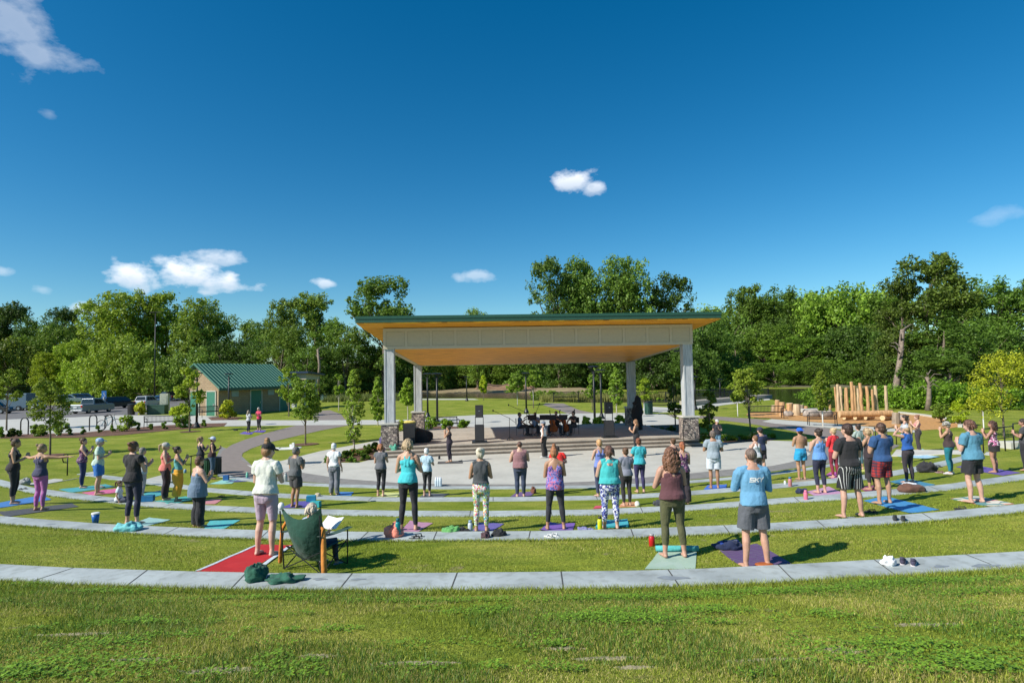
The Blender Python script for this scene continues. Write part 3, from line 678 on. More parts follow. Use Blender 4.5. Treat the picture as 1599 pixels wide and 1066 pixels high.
for x, y, rot in ((-.04, 1.1, 0), (-.04, 3.75, 0), (LB*.52, -.04, 1), (LB*.97, -.04, 1)):
    mb = MB(); mb.box((x, y, 1.35), (.08, 1.3, 2.7) if not rot else (1.6, .08, 2.7)); dd = mb.build('door', GDOOR, bld)
    mb = MB(); mb.box((x-(.07 if not rot else -.55), y-(.45 if not rot else .07), 1.25), (.06, .12, .25)); mb.build('handle', STEEL, dd)
    mb = MB()
    for t in ((-1, 0), (1, 0)): mb.box((x-.02*(1-rot)+t[0]*.87*rot, y+t[0]*.72*(1-rot)-.02*rot, 1.38), (.1, .1, 2.78) if not rot else (.1, .1, 2.78))
    mb.box((x-.02*(1-rot), y-.02*rot, 2.78), (.1, 1.5, .1) if not rot else (1.8, .1, .1)); mb.build('frame', plain('door frame', (.5, .5, .42), .6), dd)
for x in (LB*.22, LB*.75):
    mb = MB(); mb.box((x, -.03, HW-1.05), (1.0, .06, .7)); mb.build('window', plain('glass block', (.25, .32, .33), .3), bld)
# picnic shelter behind it
sb = P(470, 640, 0); shl = thing('picnic_shelter', 'small picnic shelter with dark flat roof and tan gable behind the restroom', 'shelter', (PX(468, 84).x, 84, 0), R(-8)); shl.scale = (.62, .7, .82)
for x in (-2.6, 2.6):
    for y in (-2.2, 2.2):
        mb = MB(); mb.box((x, y, 2.4), (.4, .4, 4.8)); mb.box((x, y, .5), (.8, .8, 1.0)); mb.build('column', COLM, shl)
mb = MB(); mb.box((0, 0, 5.3), (6.2, 5.6, 1.1)); mb.build('fascia', BEIGE, shl)
mb = MB(); q = [Vector((-4, -3.6, 6.1)), Vector((4, -3.6, 6.1)), Vector((4, 3.6, 5.7)), Vector((-4, 3.6, 5.7))]; slab(mb, q, .3); mb.build('roof', plain('navy roof', (.02, .04, .08), .4), shl)

# ---------------------------------------------------------------- poles and lamps
def pole(px, py, top, label, name='lamp_post', kind=0, rx=None, group=None):
    b = P(px, py, 0); z = ZY(px, top, b.y); t = thing(name, label, 'lamp post' if name == 'lamp_post' else 'pole', b, random.random()*.4-.2, group)
    r = .075 if b.y < 45 else .095
    mb = MB(); mb.tube([(0, 0, 0), (0, 0, .12), (0, 0, .3), (0, 0, .5)], [r*2.8, r*2.8, r*1.9, r*1.3], 12); mb.build('base', BLACK, t)
    mb = MB(); mb.tube([(0, 0, .45), (0, 0, z-.25)], [r, r*.75], 10); mb.build('shaft', BLACK, t, True)
    if kind == 0:                             # cone of four arms under a flat disc head
        mb = MB()
        for k in range(4):
            a = k*math.pi/2+.4; mb.tube([(0, 0, z-.75), (.4*math.cos(a), .4*math.sin(a), z-.06)], .018, 6)
        mb.build('arm', BLACK, t)
        mb = MB(); mb.tube([(0, 0, z-.08), (0, 0, z), (0, 0, z+.05)], [.42, .45, .2], 16); mb.build('lamp_head', BLACK, t)
    else:
        mb = MB(); mb.box((.55, 0, z-.05), (.9, .35, .1)); mb.box((-.55, 0, z-.05), (.9, .35, .1)); mb.build('lamp_head', BLACK, t)
    return t
pole(241, 632, 487, 'tall black light pole rising from the parking lot in front of the woods', kind=1)
pole(307, 668, 582, 'black lamp post on flared base in front of the restroom gable wall')
pole(357, 652, 583, 'black lamp post behind the yellow green shrub by the restroom wall')
pole(668, 652, 583, 'black lamp post just right of the rear left pavilion column, thinner one', kind=0)
pole(683, 664, 583, 'black lamp post beside the stage, second right of the rear left column')
pole(729, 626, 588, 'small far lamp post at the pond edge near the yellow sapling')
pole(822, 645, 582, 'black lamp post behind the seated musicians')
pole(929, 664, 572, 'black lamp post just left of the slimmer one behind the right speaker')
pole(939.5, 654, 577, 'slimmer black lamp post behind the right speaker')
pole(1086, 640, 588, 'dark lamp post right of the front right column by the boardwalk')
pole(1125, 624, 592, 'far lamp post standing on the boardwalk over the pond')
# ---------------------------------------------------------------- boardwalk rail, chain fence
def fence(label, pts, h, n, mat=BLACK, bars=True, name='railing', cat='railing'):
    t = thing(name, label, cat, pts[0]); o = Vector(pts[0]); pp = [Vector(p)-o for p in pts]
    L_ = [0]
    for a, b in zip(pp, pp[1:]): L_.append(L_[-1]+(b-a).length)
    def at(s):
        for i in range(len(pp)-1):
            if s <= L_[i+1]+1e-6: return pp[i].lerp(pp[i+1], (s-L_[i])/(L_[i+1]-L_[i]))
        return pp[-1]
    mb = MB(); mb.tube([p+Vector((0, 0, h)) for p in pp], .04, 6); mb.build('top_rail', mat, t)
    mb = MB(); mb.tube([p+Vector((0, 0, .15)) for p in pp], .03, 6); mb.build('bottom_rail', mat, t)
    mb = MB()
    if bars:
        m = int(L_[-1]/.28)
        for k in range(m): p = at(L_[-1]*(k+.5)/m); mb.tube([p+Vector((0, 0, .15)), p+Vector((0, 0, h))], .012, 4)
    else:
        m = int(L_[-1]/.35)
        for k in range(m):
            for s in (-1, 1):
                p = at(max(0, min(L_[-1], L_[-1]*(k+.5)/m))); q = at(max(0, min(L_[-1], L_[-1]*(k+.5)/m+s*h))); mb.tube([p+Vector((0, 0, .15)), q+Vector((0, 0, h))], .006, 3)
    mb.build('infill', mat, t)
    for k in range(n+1): p = at(L_[-1]*k/n); mb = MB(); mb.box(p+Vector((0, 0, h/2+.05)), (.12, .12, h+.1)); mb.build('post', mat, t)
    return t
fence('black metal railing along the boardwalk at the pond, right of the pavilion', [P(1040, 628), P(1085, 631.5), P(1139, 627), P(1200, 619.5)], 1.25, 6)
fence('far black railing on the pond side of the boardwalk', [P(1045, 622), P(1105, 622), P(1165, 617)], 1.25, 5)
fence('grey chain link fence with thin posts behind the parked trailer and cars', [P(-60, 628), P(40, 626), P(75, 624.5)], 3.6, 5, plain('dull zinc', (.12, .13, .13), .7), False, 'chain_fence', 'fence')
mb = MB(); a, b_ = P(1085, 633), P(1206, 621.5); d = (b_-a).normalized(); n_ = Vector((-d.y, d.x, 0))*2
q = [a+Vector((0, 0, .5)), b_+Vector((0, 0, .5)), b_+n_+Vector((0, 0, .5)), a+n_+Vector((0, 0, .5))]; slab(mb, q, .5); tag(mb.build('boardwalk', plain('deck', (.36, .32, .26), .8)), 'grey boardwalk deck leading out over the pond behind the benches', 'boardwalk')
# bridge_path edges & handrails of the terraces
def hrail(label, a, b, c=None): 
    A, B = G(*a), G(*b); return rail('handrail', label, [A, B], .88, loops=True)
hrail('black looped handrail between the two women in blue at far left', (105, 742), (146, 737))
hrail('black looped handrail beside the blond woman in the dark off shoulder top', (298, 745), (318, 741))
rail('handrail', 'black handrail behind the long haired woman at the right edge, upper pair', [G(1536, 707), G(1570, 704), G(1584, 702)], .95)
rail('handrail', 'black handrail at far right running off the picture, behind the man in grey', [G(1584, 699), G(1630, 695)], 1.0)
rail('handrail', 'low black handrail seen behind the shoulder of the blue shirted man', [G(1386, 700), G(1400, 694)], .95, loops=True)
mb = MB(); c = G(1588, 699); mb.box(c+Vector((0, 0, .12)), (1.0, .6, .3)); tag(mb.build('concrete_block', CONC, bevel=.02), 'small concrete footing under the handrail at the right edge', 'footing')
# ---------------------------------------------------------------- vehicles
GLASS = plain('car glass', (.02, .03, .035), .08)
TYRE = plain('tyre', (.015, .015, .015), .9); RIM = plain('rim', (.4, .4, .42), .3, .8)
REDL = plain('tail light', (.35, .01, .01), .3); WHL = plain('head light', (.7, .7, .68), .2)
def car(kind, px, py, hd, col, label, metal=.4):
    """kind suv / sedan / pickup / van; hd = heading of the nose (degrees from +X)"""
    b = P(px, py); t = thing({'suv': 'parked_suv', 'sedan': 'parked_car', 'pickup': 'pickup_truck', 'van': 'parked_van'}[kind], label, {'suv': 'SUV', 'sedan': 'car', 'pickup': 'pickup truck', 'van': 'van'}[kind], b, R(hd), 'vehicles in the parking lot')
    L_, W_, H_ = {'suv': (4.7, 1.9, 1.75), 'sedan': (4.6, 1.82, 1.45), 'pickup': (5.8, 2.0, 1.95), 'van': (5.0, 1.95, 1.8)}[kind]
    paint = plain(key('car', col), col, .25, metal, var=.03); h = H_
    bh = {'suv': 1.02, 'sedan': .86, 'pickup': 1.2, 'van': 1.05}[kind]
    lo = .32; x0, x1 = -L_/2, L_/2
    if kind == 'pickup': prof = [(x0, lo+.15), (x0, bh), (-.9, bh), (1.2, bh), (x1-.25, bh-.08), (x1, bh-.25), (x1, lo+.1)]; cab = [(-.95, bh), (-.85, h-.05), (-.7, h), (.55, h), (.75, h-.05), (1.45, bh)]
    elif kind == 'suv': prof = [(x0, lo+.1), (x0+.02, bh-.1), (x0+.12, bh), (1.1, bh), (x1-.3, bh-.12), (x1, bh-.35), (x1, lo+.05)]; cab = [(x0+.12, bh), (x0+.45, h-.08), (x0+.7, h), (.2, h), (.45, h-.06), (1.25, bh)]
    elif kind == 'van': prof = [(x0, lo), (x0+.02, bh), (1.4, bh), (x1-.3, bh-.2), (x1, bh-.45), (x1, lo)]; cab = [(x0+.05, bh), (x0+.2, h-.08), (x0+.4, h), (.6, h), (.9, h-.1), (1.75, bh)]
    else: prof = [(x0, lo+.1), (x0+.05, bh), (x0+.9, bh+.02), (1.0, bh), (x1-.3, bh-.12), (x1, bh-.3), (x1, lo+.05)]; cab = [(x0+.6, bh), (x0+1.25, h-.06), (x0+1.5, h), (.0, h), (.3, h-.05), (1.2, bh)]
    mb = MB(); 
    full = prof+[(x1-.1, lo-.05), (x0+.1, lo-.05)]
    mb.prism(full, -W_/2, W_/2, 'y'); mb.build('body', paint, t, bevel=.09)
    mb = MB(); n = len(cab); ins = .14
    Vv = [(x, -(W_/2-.06-(ins if i not in (0, n-1) else 0)), z) for i, (x, z) in enumerate(cab)]+[(x, (W_/2-.06-(ins if i not in (0, n-1) else 0)), z) for i, (x, z) in enumerate(cab)]
    mb.add(Vv, [tuple(range(n-1, -1, -1)), tuple(range(n, 2*n))]+[(k, (k+1) % n, n+(k+1) % n, n+k) for k in range(n)]); mb.build('cabin', paint, t, bevel=.05)
    # windows slightly proud of the cabin
    for s in (-1, 1):
        mb = MB(); yb, yt = s*(W_/2-.045), s*(W_/2-.06-ins+.015); a, e = cab[0], cab[-1]; tl, tr = cab[2], cab[-3]
        x00, x11 = a[0]+.25, e[0]-.3; t0, t1 = tl[0]+.08, tr[0]-.05; zt_, zb = h-.12, bh+.05
        nwin = 3 if kind in ('suv', 'van') else 2
        for k in range(nwin):
            f0, f1 = k/nwin+.012, (k+1)/nwin-.012; L0 = lambda f: x00+(x11-x00)*f; T0 = lambda f: t0+(t1-t0)*f
            mb.add([(L0(f0), yb, zb), (L0(f1), yb, zb), (T0(f1), yt, zt_), (T0(f0), yt, zt_)], [(0, 1, 2, 3)])
        mb.build('side_window', GLASS, t)
    for nm, i0, i1, sgn in (('rear_window', 0, 1, -1), ('windscreen', -1, -2, 1)):
        mb = MB(); a, e = cab[i0], cab[i1]; d = (e[0]-a[0], e[1]-a[1])
        p0, p1 = (a[0]+d[0]*.12+sgn*.02, a[1]+d[1]*.12+.01), (a[0]+d[0]*.95+sgn*.02, a[1]+d[1]*.95+.01)
        mb.add([(p0[0], -W_/2+.16, p0[1]), (p0[0], W_/2-.16, p0[1]), (p1[0], W_/2-.3, p1[1]), (p1[0], -W_/2+.3, p1[1])], [(0, 1, 2, 3)]); mb.build(nm, GLASS, t)
    for x in (x0+L_*.19, x1-L_*.18):
        for s in (-1, 1):
            wh = MB(); wh.tube([(x, s*(W_/2-.2), .36), (x, s*(W_/2-.01), .36)], .37, 18); wo = wh.build('wheel', TYRE, t)
            wh = MB(); wh.tube([(x, s*(W_/2-.05), .36), (x, s*(W_/2+.005), .36)], .22, 14); wh.build('rim', RIM, wo)
    for s in (-1, 1):
        mb = MB(); mb.box((x0-.01, s*(W_/2-.16), bh-.22), (.08, .2, .32)); mb.build('tail_light', REDL, t)
        mb = MB(); mb.box((x1-.04, s*(W_/2-.28), bh-.36), (.12, .34, .16)); mb.build('headlight', WHL, t)
        mb = MB(); mb.ell((cab[-1][0]-.2, s*(W_/2+.08), bh+.08), (.09, .1, .08), 8, 6); mb.build('mirror', paint, t)
    mb = MB(); mb.box((x0-.05, 0, lo+.12), (.14, W_*.94, .2)); mb.box((x1+.02, 0, lo+.1), (.14, W_*.94, .22)); mb.build('bumper', plain('bumper', (.12, .12, .13) if kind != 'pickup' else (.5, .5, .5), .4), t, bevel=.03)
    if kind == 'pickup': mb = MB(); mb.box((x0+1.0, 0, bh+.01), (1.75, W_-.25, .03)); mb.build('bed', plain('bed', (.02, .02, .02), .8), t)
    mb = MB(); mb.box((x0-.065, 0, bh-.35), (.02, .45, .14)); mb.build('licence_plate', WHITEPAINT, t)
    return t
car('pickup', 144, 644, 86, (.26, .30, .33), 'silver grey pickup truck parked nearest, behind the bike racks')
car('van', 184, 637, 66, (.035, .035, .04), 'black wagon parked between the silver pickup and the white SUV')
car('suv', 231, 634.5, 92, (.62, .63, .63), 'white SUV parked in front of the woods behind the light pole')
car('pickup', 262, 626, 150, (.025, .03, .035), 'dark pickup truck parked farthest right beyond the green box')
car('sedan', 52, 640, 150, (.66, .68, .70), 'white hatchback parked nose out beside the cargo trailer')
car('suv', 108, 629, 30, (.60, .62, .66), 'white SUV in the second row behind the young tree')
car('van', 132, 627, 26, (.05, .12, .28), 'blue wagon in the second row above the silver pickup')
car('suv', 156, 626, 24, (.06, .05, .06), 'dark maroon SUV in the second row beside the blue parking sign')
car('suv', 118, 622, 28, (.07, .2, .32), 'teal SUV with roof box farthest back behind the white one')
car('sedan', 246, 629, 200, (.08, .2, .34), 'blue car tucked behind the white SUV')
car('sedan', 48, 629, 160, (.5, .5, .52), 'pale car behind the trailer, only its roof in view')
car('suv', -12, 646, 10, (.05, .055, .06), 'dark SUV cut by the left edge, hitched to the cargo trailer')
b = P(22, 641); t = thing('cargo_trailer', 'slate blue enclosed cargo trailer parked at the left edge', 'trailer', b, R(8))
mb = MB(); mb.box((0, 0, 1.5), (4.6, 2.2, 2.2)); mb.build('body', plain('slate panel', (.13, .19, .24), .4, .3, var=.05), t, bevel=.05)
mb = MB(); mb.box((2.32, 0, 1.5), (.04, 2.0, 2.0)); mb.build('rear_door', plain('slate door', (.11, .16, .2), .4, .3), t)
for s in (-1, 1):
    mb = MB(); mb.tube([(1.3, s*1.05, .38), (1.3, s*1.25, .38)], .38, 18); wo = mb.build('wheel', TYRE, t); mb = MB(); mb.tube([(1.3, s*1.2, .38), (1.3, s*1.262, .38)], .2, 12); mb.build('rim', RIM, wo)
mb = MB(); mb.box((-2.9, 0, .5), (1.4, .1, .1)); mb.build('tow_bar', BLACK, t)
# parking sign
b = P(162, 640.5); z = ZY(162, 610, b.y); t = thing('parking_sign', 'blue and white accessible parking sign on a pale bollard post', 'sign', b, R(10))
mb = MB(); mb.tube([(0, 0, 0), (0, 0, 1.9)], .11, 10); mb.build('bollard', plain('grey post', (.5, .5, .48), .6), t)
mb = MB(); mb.box((0, 0, z-.55), (.62, .04, 1.1)); sg = mb.build('sign_board', plain('sign blue', (.03, .16, .45), .4), t)
mb = MB(); mb.box((0, 0, 1.95), (.04, .03, .5)); mb.build('stem', STEEL, t)
mb = MB(); mb.tube([(.17*math.cos(a)-.02, -.035, z-.72+.17*math.sin(a)) for a in [R(x) for x in range(200, 391, 19)]], .022, 5); mb.ell((.0, -.035, z-.28), (.05, .012, .05), 8, 5)
mb.tube([(0, -.035, z-.35), (.01, -.035, z-.58), (.13, -.035, z-.6), (.19, -.035, z-.78)], .024, 5); mb.tube([(0, -.035, z-.45), (.13, -.035, z-.45)], .02, 5); mb.build('wheelchair_symbol', WHITEPAINT, sg)
# utility boxes
mb = MB(); c = P(246, 646.5); mb.box((0, 0, .55), (2.0, 1.2, 1.1)); mb.box((0, 0, 1.12), (2.06, 1.26, .06)); tag(mb.build('utility_box', plain('utility green', (.035, .09, .06), .5), loc=c, rz=R(10), bevel=.03), 'dark green electrical transformer box on the lawn edge', 'utility box')
mb = MB(); c = P(257, 645.5); mb.box((0, 0, 1.25), (.95, .6, 2.5)); mb.box((0, -.31, 1.3), (.7, .03, 1.9)); tag(mb.build('utility_cabinet', plain('utility beige', (.45, .46, .36), .5), loc=c, rz=R(10), bevel=.03), 'tall pale utility cabinet beside the green transformer box', 'utility cabinet')
def bin_(px, py, h, col, label, sc=1.0):
    b = G(px, py); t = thing('litter_bin', label, 'bin', b, 0); mb = MB()
    mb.tube([(0, 0, .05), (0, 0, h*.9)], [.27*sc, .30*sc], 18); mb.build('body', plain(key('bin', col), col, .5), t)
    mb = MB(); mb.tube([(0, 0, h*.9), (0, 0, h*.96), (0, 0, h)], [.33*sc, .33*sc, .12*sc], 18); mb.build('lid', DKPLASTIC, t)
    mb = MB()
    for k in range(16):
        a = k*math.pi/8; mb.box((.30*sc*math.cos(a), .30*sc*math.sin(a), h*.46), (.03, .03, h*.8), a)
    mb.build('slat', plain(key('bins', col), tuple(c*1.5 for c in col), .5), t)
    return t
bin_(205, 648, 1.4, (.035, .03, .03), 'dark brown litter bin by the parking lot shrubs', 1.3)
bin_(337, 740, .75, (.03, .035, .03), 'dark slatted litter bin behind the man in the light blue cap', .7)
bin_(326, 740, .7, (.02, .07, .035), 'green litter bin beside the slatted dark one', .7)
bin_(1013, 647, 1.25, (.02, .07, .05), 'dark green litter bin behind the right speaker', 1.3)
# benches
def bench(px, py, rz, label, L_=1.9, z=0, s=1.0):
    b = P(px, py); t = thing('park_bench', label, 'bench', b, R(rz), 'black metal park benches'); t.scale = (s, s, s)
    mb = MB()
    for k in range(5): mb.box((0, -.2+.1*k, .45), (L_, .075, .03))
    mb.build('seat', BLACK, t); mb = MB()
    for k in range(24): mb.box((-L_/2+.05+k*(L_-.1)/23, .27+.03, .68), (.02, .02, .42))
    mb.box((0, .3, .9), (L_, .05, .05)); mb.box((0, .28, .49), (L_, .04, .04)); mb.build('backrest', BLACK, t)
    for sx in (-1, 1):
        mb = MB(); x = sx*L_/2; mb.tube([(x, -.28, 0), (x, -.26, .45), (x, -.26, .66)], .025, 6); mb.tube([(x, .3, 0), (x, .26, .45), (x, .31, .92)], .025, 6); mb.tube([(x, -.26, .45), (x, .26, .45)], .025, 6); mb.build('leg', BLACK, t)
        mb = MB(); mb.tube([(x, .28, .7), (x, 0, .72), (x, -.26, .68), (x, -.33, .6), (x, -.28, .52)], .025, 6); mb.build('armrest', BLACK, t)
    return t
bench(252, 667.5, 190, 'black mesh bench with looped armrests on the concrete walk, left lawn', 2.2, s=1.15)
bench(328, 651, 60, 'black metal bench at the restroom gable wall by the green door', 1.8, s=1.3)
bench(1196, 653, 172, 'black picnic style bench at the playground edge beside the stumps', 2.3, s=1.15)
bench(1284, 664, 165, 'black bench by the white staked sapling in front of the log posts', 1.7, s=1.05)
bench(690, 671, 170, 'black bench behind the planting bed left of the stage', 2.3, s=1.1)
bench(1031, 641, 175, 'small distant black bench by the green bin near the boardwalk', 1.8, s=1.2)
bench(884, 627.5, 178, 'far picnic bench on the rear lawn by the tall grass', 2.2, s=1.6)
# bike racks and bikes
def bike_rack(px, py, label, loops=2):
    b = P(px, py); t = thing('bike_rack', label, 'bike rack', b, R(-4)); h = 1.35; pts = []; r = .32
    for k in range(loops):
        x = k*1.35
        pts += [(x, 0, 0 if k == 0 else .25), (x, 0, h-r)]+[(x+r-r*math.cos(a), 0, h-r+r*math.sin(a)) for a in (R(30), R(60), R(90), R(120), R(150))]+[(x+2*r, 0, h-r), (x+2*r, 0, .35 if k < loops-1 else 0)]
        if k < loops-1: pts += [(x+2*r+.12, 0, .14), (x+2*r+.35, 0, .06), (x+2*r+.58, 0, .12)]
    mb = MB(); mb.tube(pts, .045, 8); mb.build('tube', BLACK, t, True); return t
bike_rack(139.5, 673, 'black wave shaped bike rack on the concrete walk')
bike_rack(32, 679, 'single black hoop bike rack near the left edge', 1)
def bicycle(px, py, rz, col, label, s=1.0):
    b = P(px, py); t = thing('bicycle', label, 'bicycle', b, R(rz)); t.scale = (s, s, s); m = plain(key('bike', col), col, .35)
    for x in (-.52, .52):
        mb = MB(); mb.tube([(x+.34*math.cos(a), 0, .35+.34*math.sin(a)) for a in np.linspace(0, 2*math.pi, 25)], .022, 6, ref=(0, 1, 0)); wo = mb.build('wheel', TYRE, t)
        mb = MB()
        for k in range(10): a = k*math.pi/5; mb.tube([(x, 0, .35), (x+.33*math.cos(a), 0, .35+.33*math.sin(a))], .004, 3)
        mb.build('spokes', STEEL, wo)
    mb = MB(); bb = (-.08, 0, .3); st = (-.18, 0, .82); hd = (.36, 0, .88)
    for a, c in ((bb, st), (bb, (.38, 0, .8)), (st, hd), (bb, (-.52, 0, .35)), (st, (-.52, 0, .35)), (hd, (.52, 0, .35))): mb.tube([a, c], .02, 6)
    mb.build('frame', m, t); mb = MB(); mb.box((-.2, 0, .95), (.26, .13, .06), bev=.02); mb.tube([st, (-.2, 0, .93)], .014, 6); mb.build('saddle', BLACK, t)
    mb = MB(); mb.tube([(.30, -.28, 1.02), (.38, 0, 1.0), (.30, .28, 1.02)], .015, 6); mb.tube([hd, (.36, 0, 1.0)], .015, 6); mb.build('handlebar', BLACK, t); return t
bicycle(170, 671, 70, (.02, .25, .33), 'teal bicycle leaning at the wave shaped rack', 1.25)
bicycle(1368, 697, 60, (.02, .02, .02), 'black bicycle lying behind the people on the right lawn', 1.0)

# ---------------------------------------------------------------- log playground
def log_mat(c):
    k = key('log', c)
    if k in MATS: return MATS[k]
    m, nt, b = sh('peeled log'); b.inputs['Roughness'].default_value = .6
    noise_col(nt, b, tuple(x*.7 for x in c), tuple(x*1.25 for x in c), 2.5, 6, stretch=(3, 3, .5), lo=.35, hi=.65); add_bump(nt, b, 5, .4, .03, stretch=(4, 4, .4)); MATS[k] = m; return m
ORG = (.48, .28, .13); PALE = (.52, .38, .23); GREY = (.30, .24, .18)
def cutlog(name, pts, r, col, label, cat='log', group=None):
    o0_ = Vector(pts[0]); t = thing(name, label, cat, o0_, 0, group); pp = [Vector(p)-o0_ for p in pts]; n = 6
    path = []; 
    for i in range(n+1): path.append(pp[0].lerp(pp[-1], i/n)+Vector((random.uniform(-.02, .02), random.uniform(-.02, .02), 0)))
    rr = [r*(1+random.uniform(-.04, .04))*(1-.12*i/n) for i in range(n+1)]
    mb = MB(); mb.tube(path, rr, 16, cap=False); mb.build('trunk', log_mat(col), t, True)
    d = (path[-1]-path[-2]).normalized(); 
    for q, s, r_ in ((path[-1], 1, rr[-1]), (path[0], -1, rr[0])):
        mb = MB(); mb.tube([q-d*s*.02, q+d*s*.012], [r_*.995, r_*.97], 16, ref=(1, 0, 0) if abs(d.x) < .9 else (0, 1, 0)); mb.build('cut_end', plain('cut wood', (.66, .47, .26), .7, var=.1), t)
    return t
LOGS = [(1306.5, 642, 604, 3.2, 'leftmost'), (1309.5, 642.5, 600, 4.6, ''), (1315.5, 641, 603, 4.6, ''), (1320.5, 640, 606, 3.2, ''), (1324, 642, 605, 4.4, ''), (1332, 643, 596, 5.2, ''), (1336.5, 640, 602, 4, ''), (1341, 641.5, 606, 4.2, ''), (1346, 643, 598, 5.2, ''), (1356.5, 643, 603, 5.2, ''), (1364, 641, 608, 4.2, ''), (1369.5, 642, 602, 5.4, '')]
names = ['first and thinnest of the log cluster, at its left end', 'second log from the left end of the cluster, slightly taller', 'third log from the left end of the cluster', 'fourth log from the left, darker and thinner', 'fifth log from the left of the cluster', 'tallest log of all, in the middle of the cluster', 'slim log just right of the tallest one', 'slim leaning log between the tallest and second tallest', 'second tallest log, right of the middle', 'thick log right of the gap', 'short slim log between the two thick right ones', 'thick pale log closing the cluster at its right']
for (px, py, top, wpx, _), nm in zip(LOGS, names):
    b = P(px, py); z = ZY(px, top, b.y); dx = random.uniform(-.08, .08)
    cutlog('log_post', [b, b+Vector((dx, 0, z))], wpx/FPX*b.y/2, random.choice([ORG, ORG, PALE]), 'upright peeled log post, '+nm, 'log post', 'upright peeled log posts')
for px, py, top, wpx, lab, col in ((1384.5, 640, 602, 5, 'lone upright log post standing apart at the right of the cluster', PALE), (1291, 641, 629, 4.4, 'short orange log post, left one of the low pair', ORG), (1296, 640, 625, 4, 'short orange log post, right one of the low pair', ORG)):
    b = P(px, py); z = ZY(px, top, b.y); cutlog('log_post', [b, b+Vector((.02, 0, z))], wpx/FPX*b.y/2, col, lab, 'log post', 'upright peeled log posts')
for px, py, top, wpx, lab, col in ((1214, 646, 624.5, 8, 'back left tall orange stump of the stepped stumps', ORG), (1221.5, 648, 628, 10, 'wide orange stump behind the small front one', ORG), (1233, 646, 629.5, 11, 'orange stump in the middle of the stepped stumps', ORG), (1225, 649, 638.5, 7, 'smallest low orange stump in front', ORG),
                                   (1244, 648.5, 631, 12, 'big front stump with pale cut sides', PALE), (1251, 645, 632, 8, 'dark stump right of the big front one', GREY), (1258, 645, 634, 6, 'reddish stump leaning at the right end of the row', ORG), (1208, 644, 633, 8, 'pale grey stump at the left end of the row', PALE), (1219, 649, 636, 6, 'low stump in front of the bench back', ORG), (1399, 662, 644, 12, 'grey weathered stump right of the long log', GREY)):
    b = P(px, py); z = ZY(px, top, b.y); cutlog('stump', [b, b+Vector((.05, 0, z))], wpx/FPX*b.y/2, col, lab, 'stump', 'playground stumps')
a, b_ = P(1311, 657), P(1394, 656.5); up = Vector((0, 0, 1))
cutlog('long_log', [a+up*.52, b_+up*.56], .26, ORG, 'long horizontal orange log raised on short logs in front of the posts')
cutlog('low_log', [P(1378, 657)+up*.22, P(1395, 655)+up*.22], .2, ORG, 'short low log under the right end of the long log')
for px in (1325, 1342, 1358): b = P(px, 655); cutlog('support_log', [b-Vector((.45, .2, -.17)), b+Vector((.45, .3, .17))], .16, ORG, {1325: 'left', 1342: 'middle', 1358: 'right'}[px]+' one of the three short support logs under the long log', 'log', 'support logs under the long log')
def rock(name, c, r, mat, label, cat='rock', group=None, par=None):
    mb = MB(); mb.ell((0, 0, r[2]*.7), r, 14, 10); mb.v = [tuple(Vector(v)*(1+.22*noise.noise(Vector(v)*(1.6/max(r))+Vector(c)))) for v in mb.v]
    o = mb.build(name, mat, par, True, loc=c); 
    if label: tag(o, label, cat, group)
    return o
RK = plain('boulder', (.33, .28, .24), .9, var=.3, scale=3, bump=.5)
for px, py, r, lab in ((1231, 650, .35, 'grey boulder between the front stumps'), (1262, 650.5, .38, 'pale boulder right of the big stump'), (1270, 651, .45, 'brown boulder beside the flat stone slab'), (1408, 660, .42, 'mottled boulder beside the weathered stump'), (1290, 651, .5, 'low rock at the left end of the long log')):
    rock('boulder', P(px, py), (r*1.2, r, r*.8), RK, lab, 'boulder', 'boulders in the playground')
mb = MB(); mb.box((0, 0, .35), (2.2, .8, .35)); tag(mb.build('stone_slab', CONC, loc=P(1273, 647), bevel=.04), 'flat pale stone slab on the wood chips', 'stone slab')
# ---------------------------------------------------------------- stage equipment
def speaker(px, py, top, label):
    b = P(px, py, STG); H_ = ZY(px, top, b.y)-STG; s = H_/2.1; t = thing('speaker_tower', label, 'speaker', b, R(4)); t.scale = (s, s, s)
    mb = MB(); mb.box((0, 0, .05), (.85, .6, .1)); mb.build('base', DKPLASTIC, t)
    mb = MB(); mb.box((0, 0, .55), (.52, .5, .9), bev=.02); sb = mb.build('subwoofer', DKPLASTIC, t)
    mb = MB(); mb.box((0, -.26, .55), (.46, .02, .82)); mb.build('grille', plain('grille', (.03, .03, .033), .8), sb)
    for x in (-.22, .22): mb = MB(); mb.box((x, 0, 1.22), (.035, .05, .46)); mb.build('upright', DKPLASTIC, t)
    mb = MB(); mb.box((0, 0, 1.75), (.44, .4, .68), bev=.02); sb = mb.build('speaker_cabinet', DKPLASTIC, t)
    mb = MB(); mb.box((0, -.21, 1.75), (.38, .02, .6)); mb.build('grille', plain('grille', (.03, .03, .033), .8), sb)
    mb = MB(); mb.box((0, -.223, 1.78), (.08, .006, .03)); mb.build('badge', STEEL, sb); return t
speaker(749, 691, 632, 'tall black speaker on a subwoofer at the left of the stage')
speaker(951.5, 683, 627, 'tall black speaker on a subwoofer at the right of the stage')
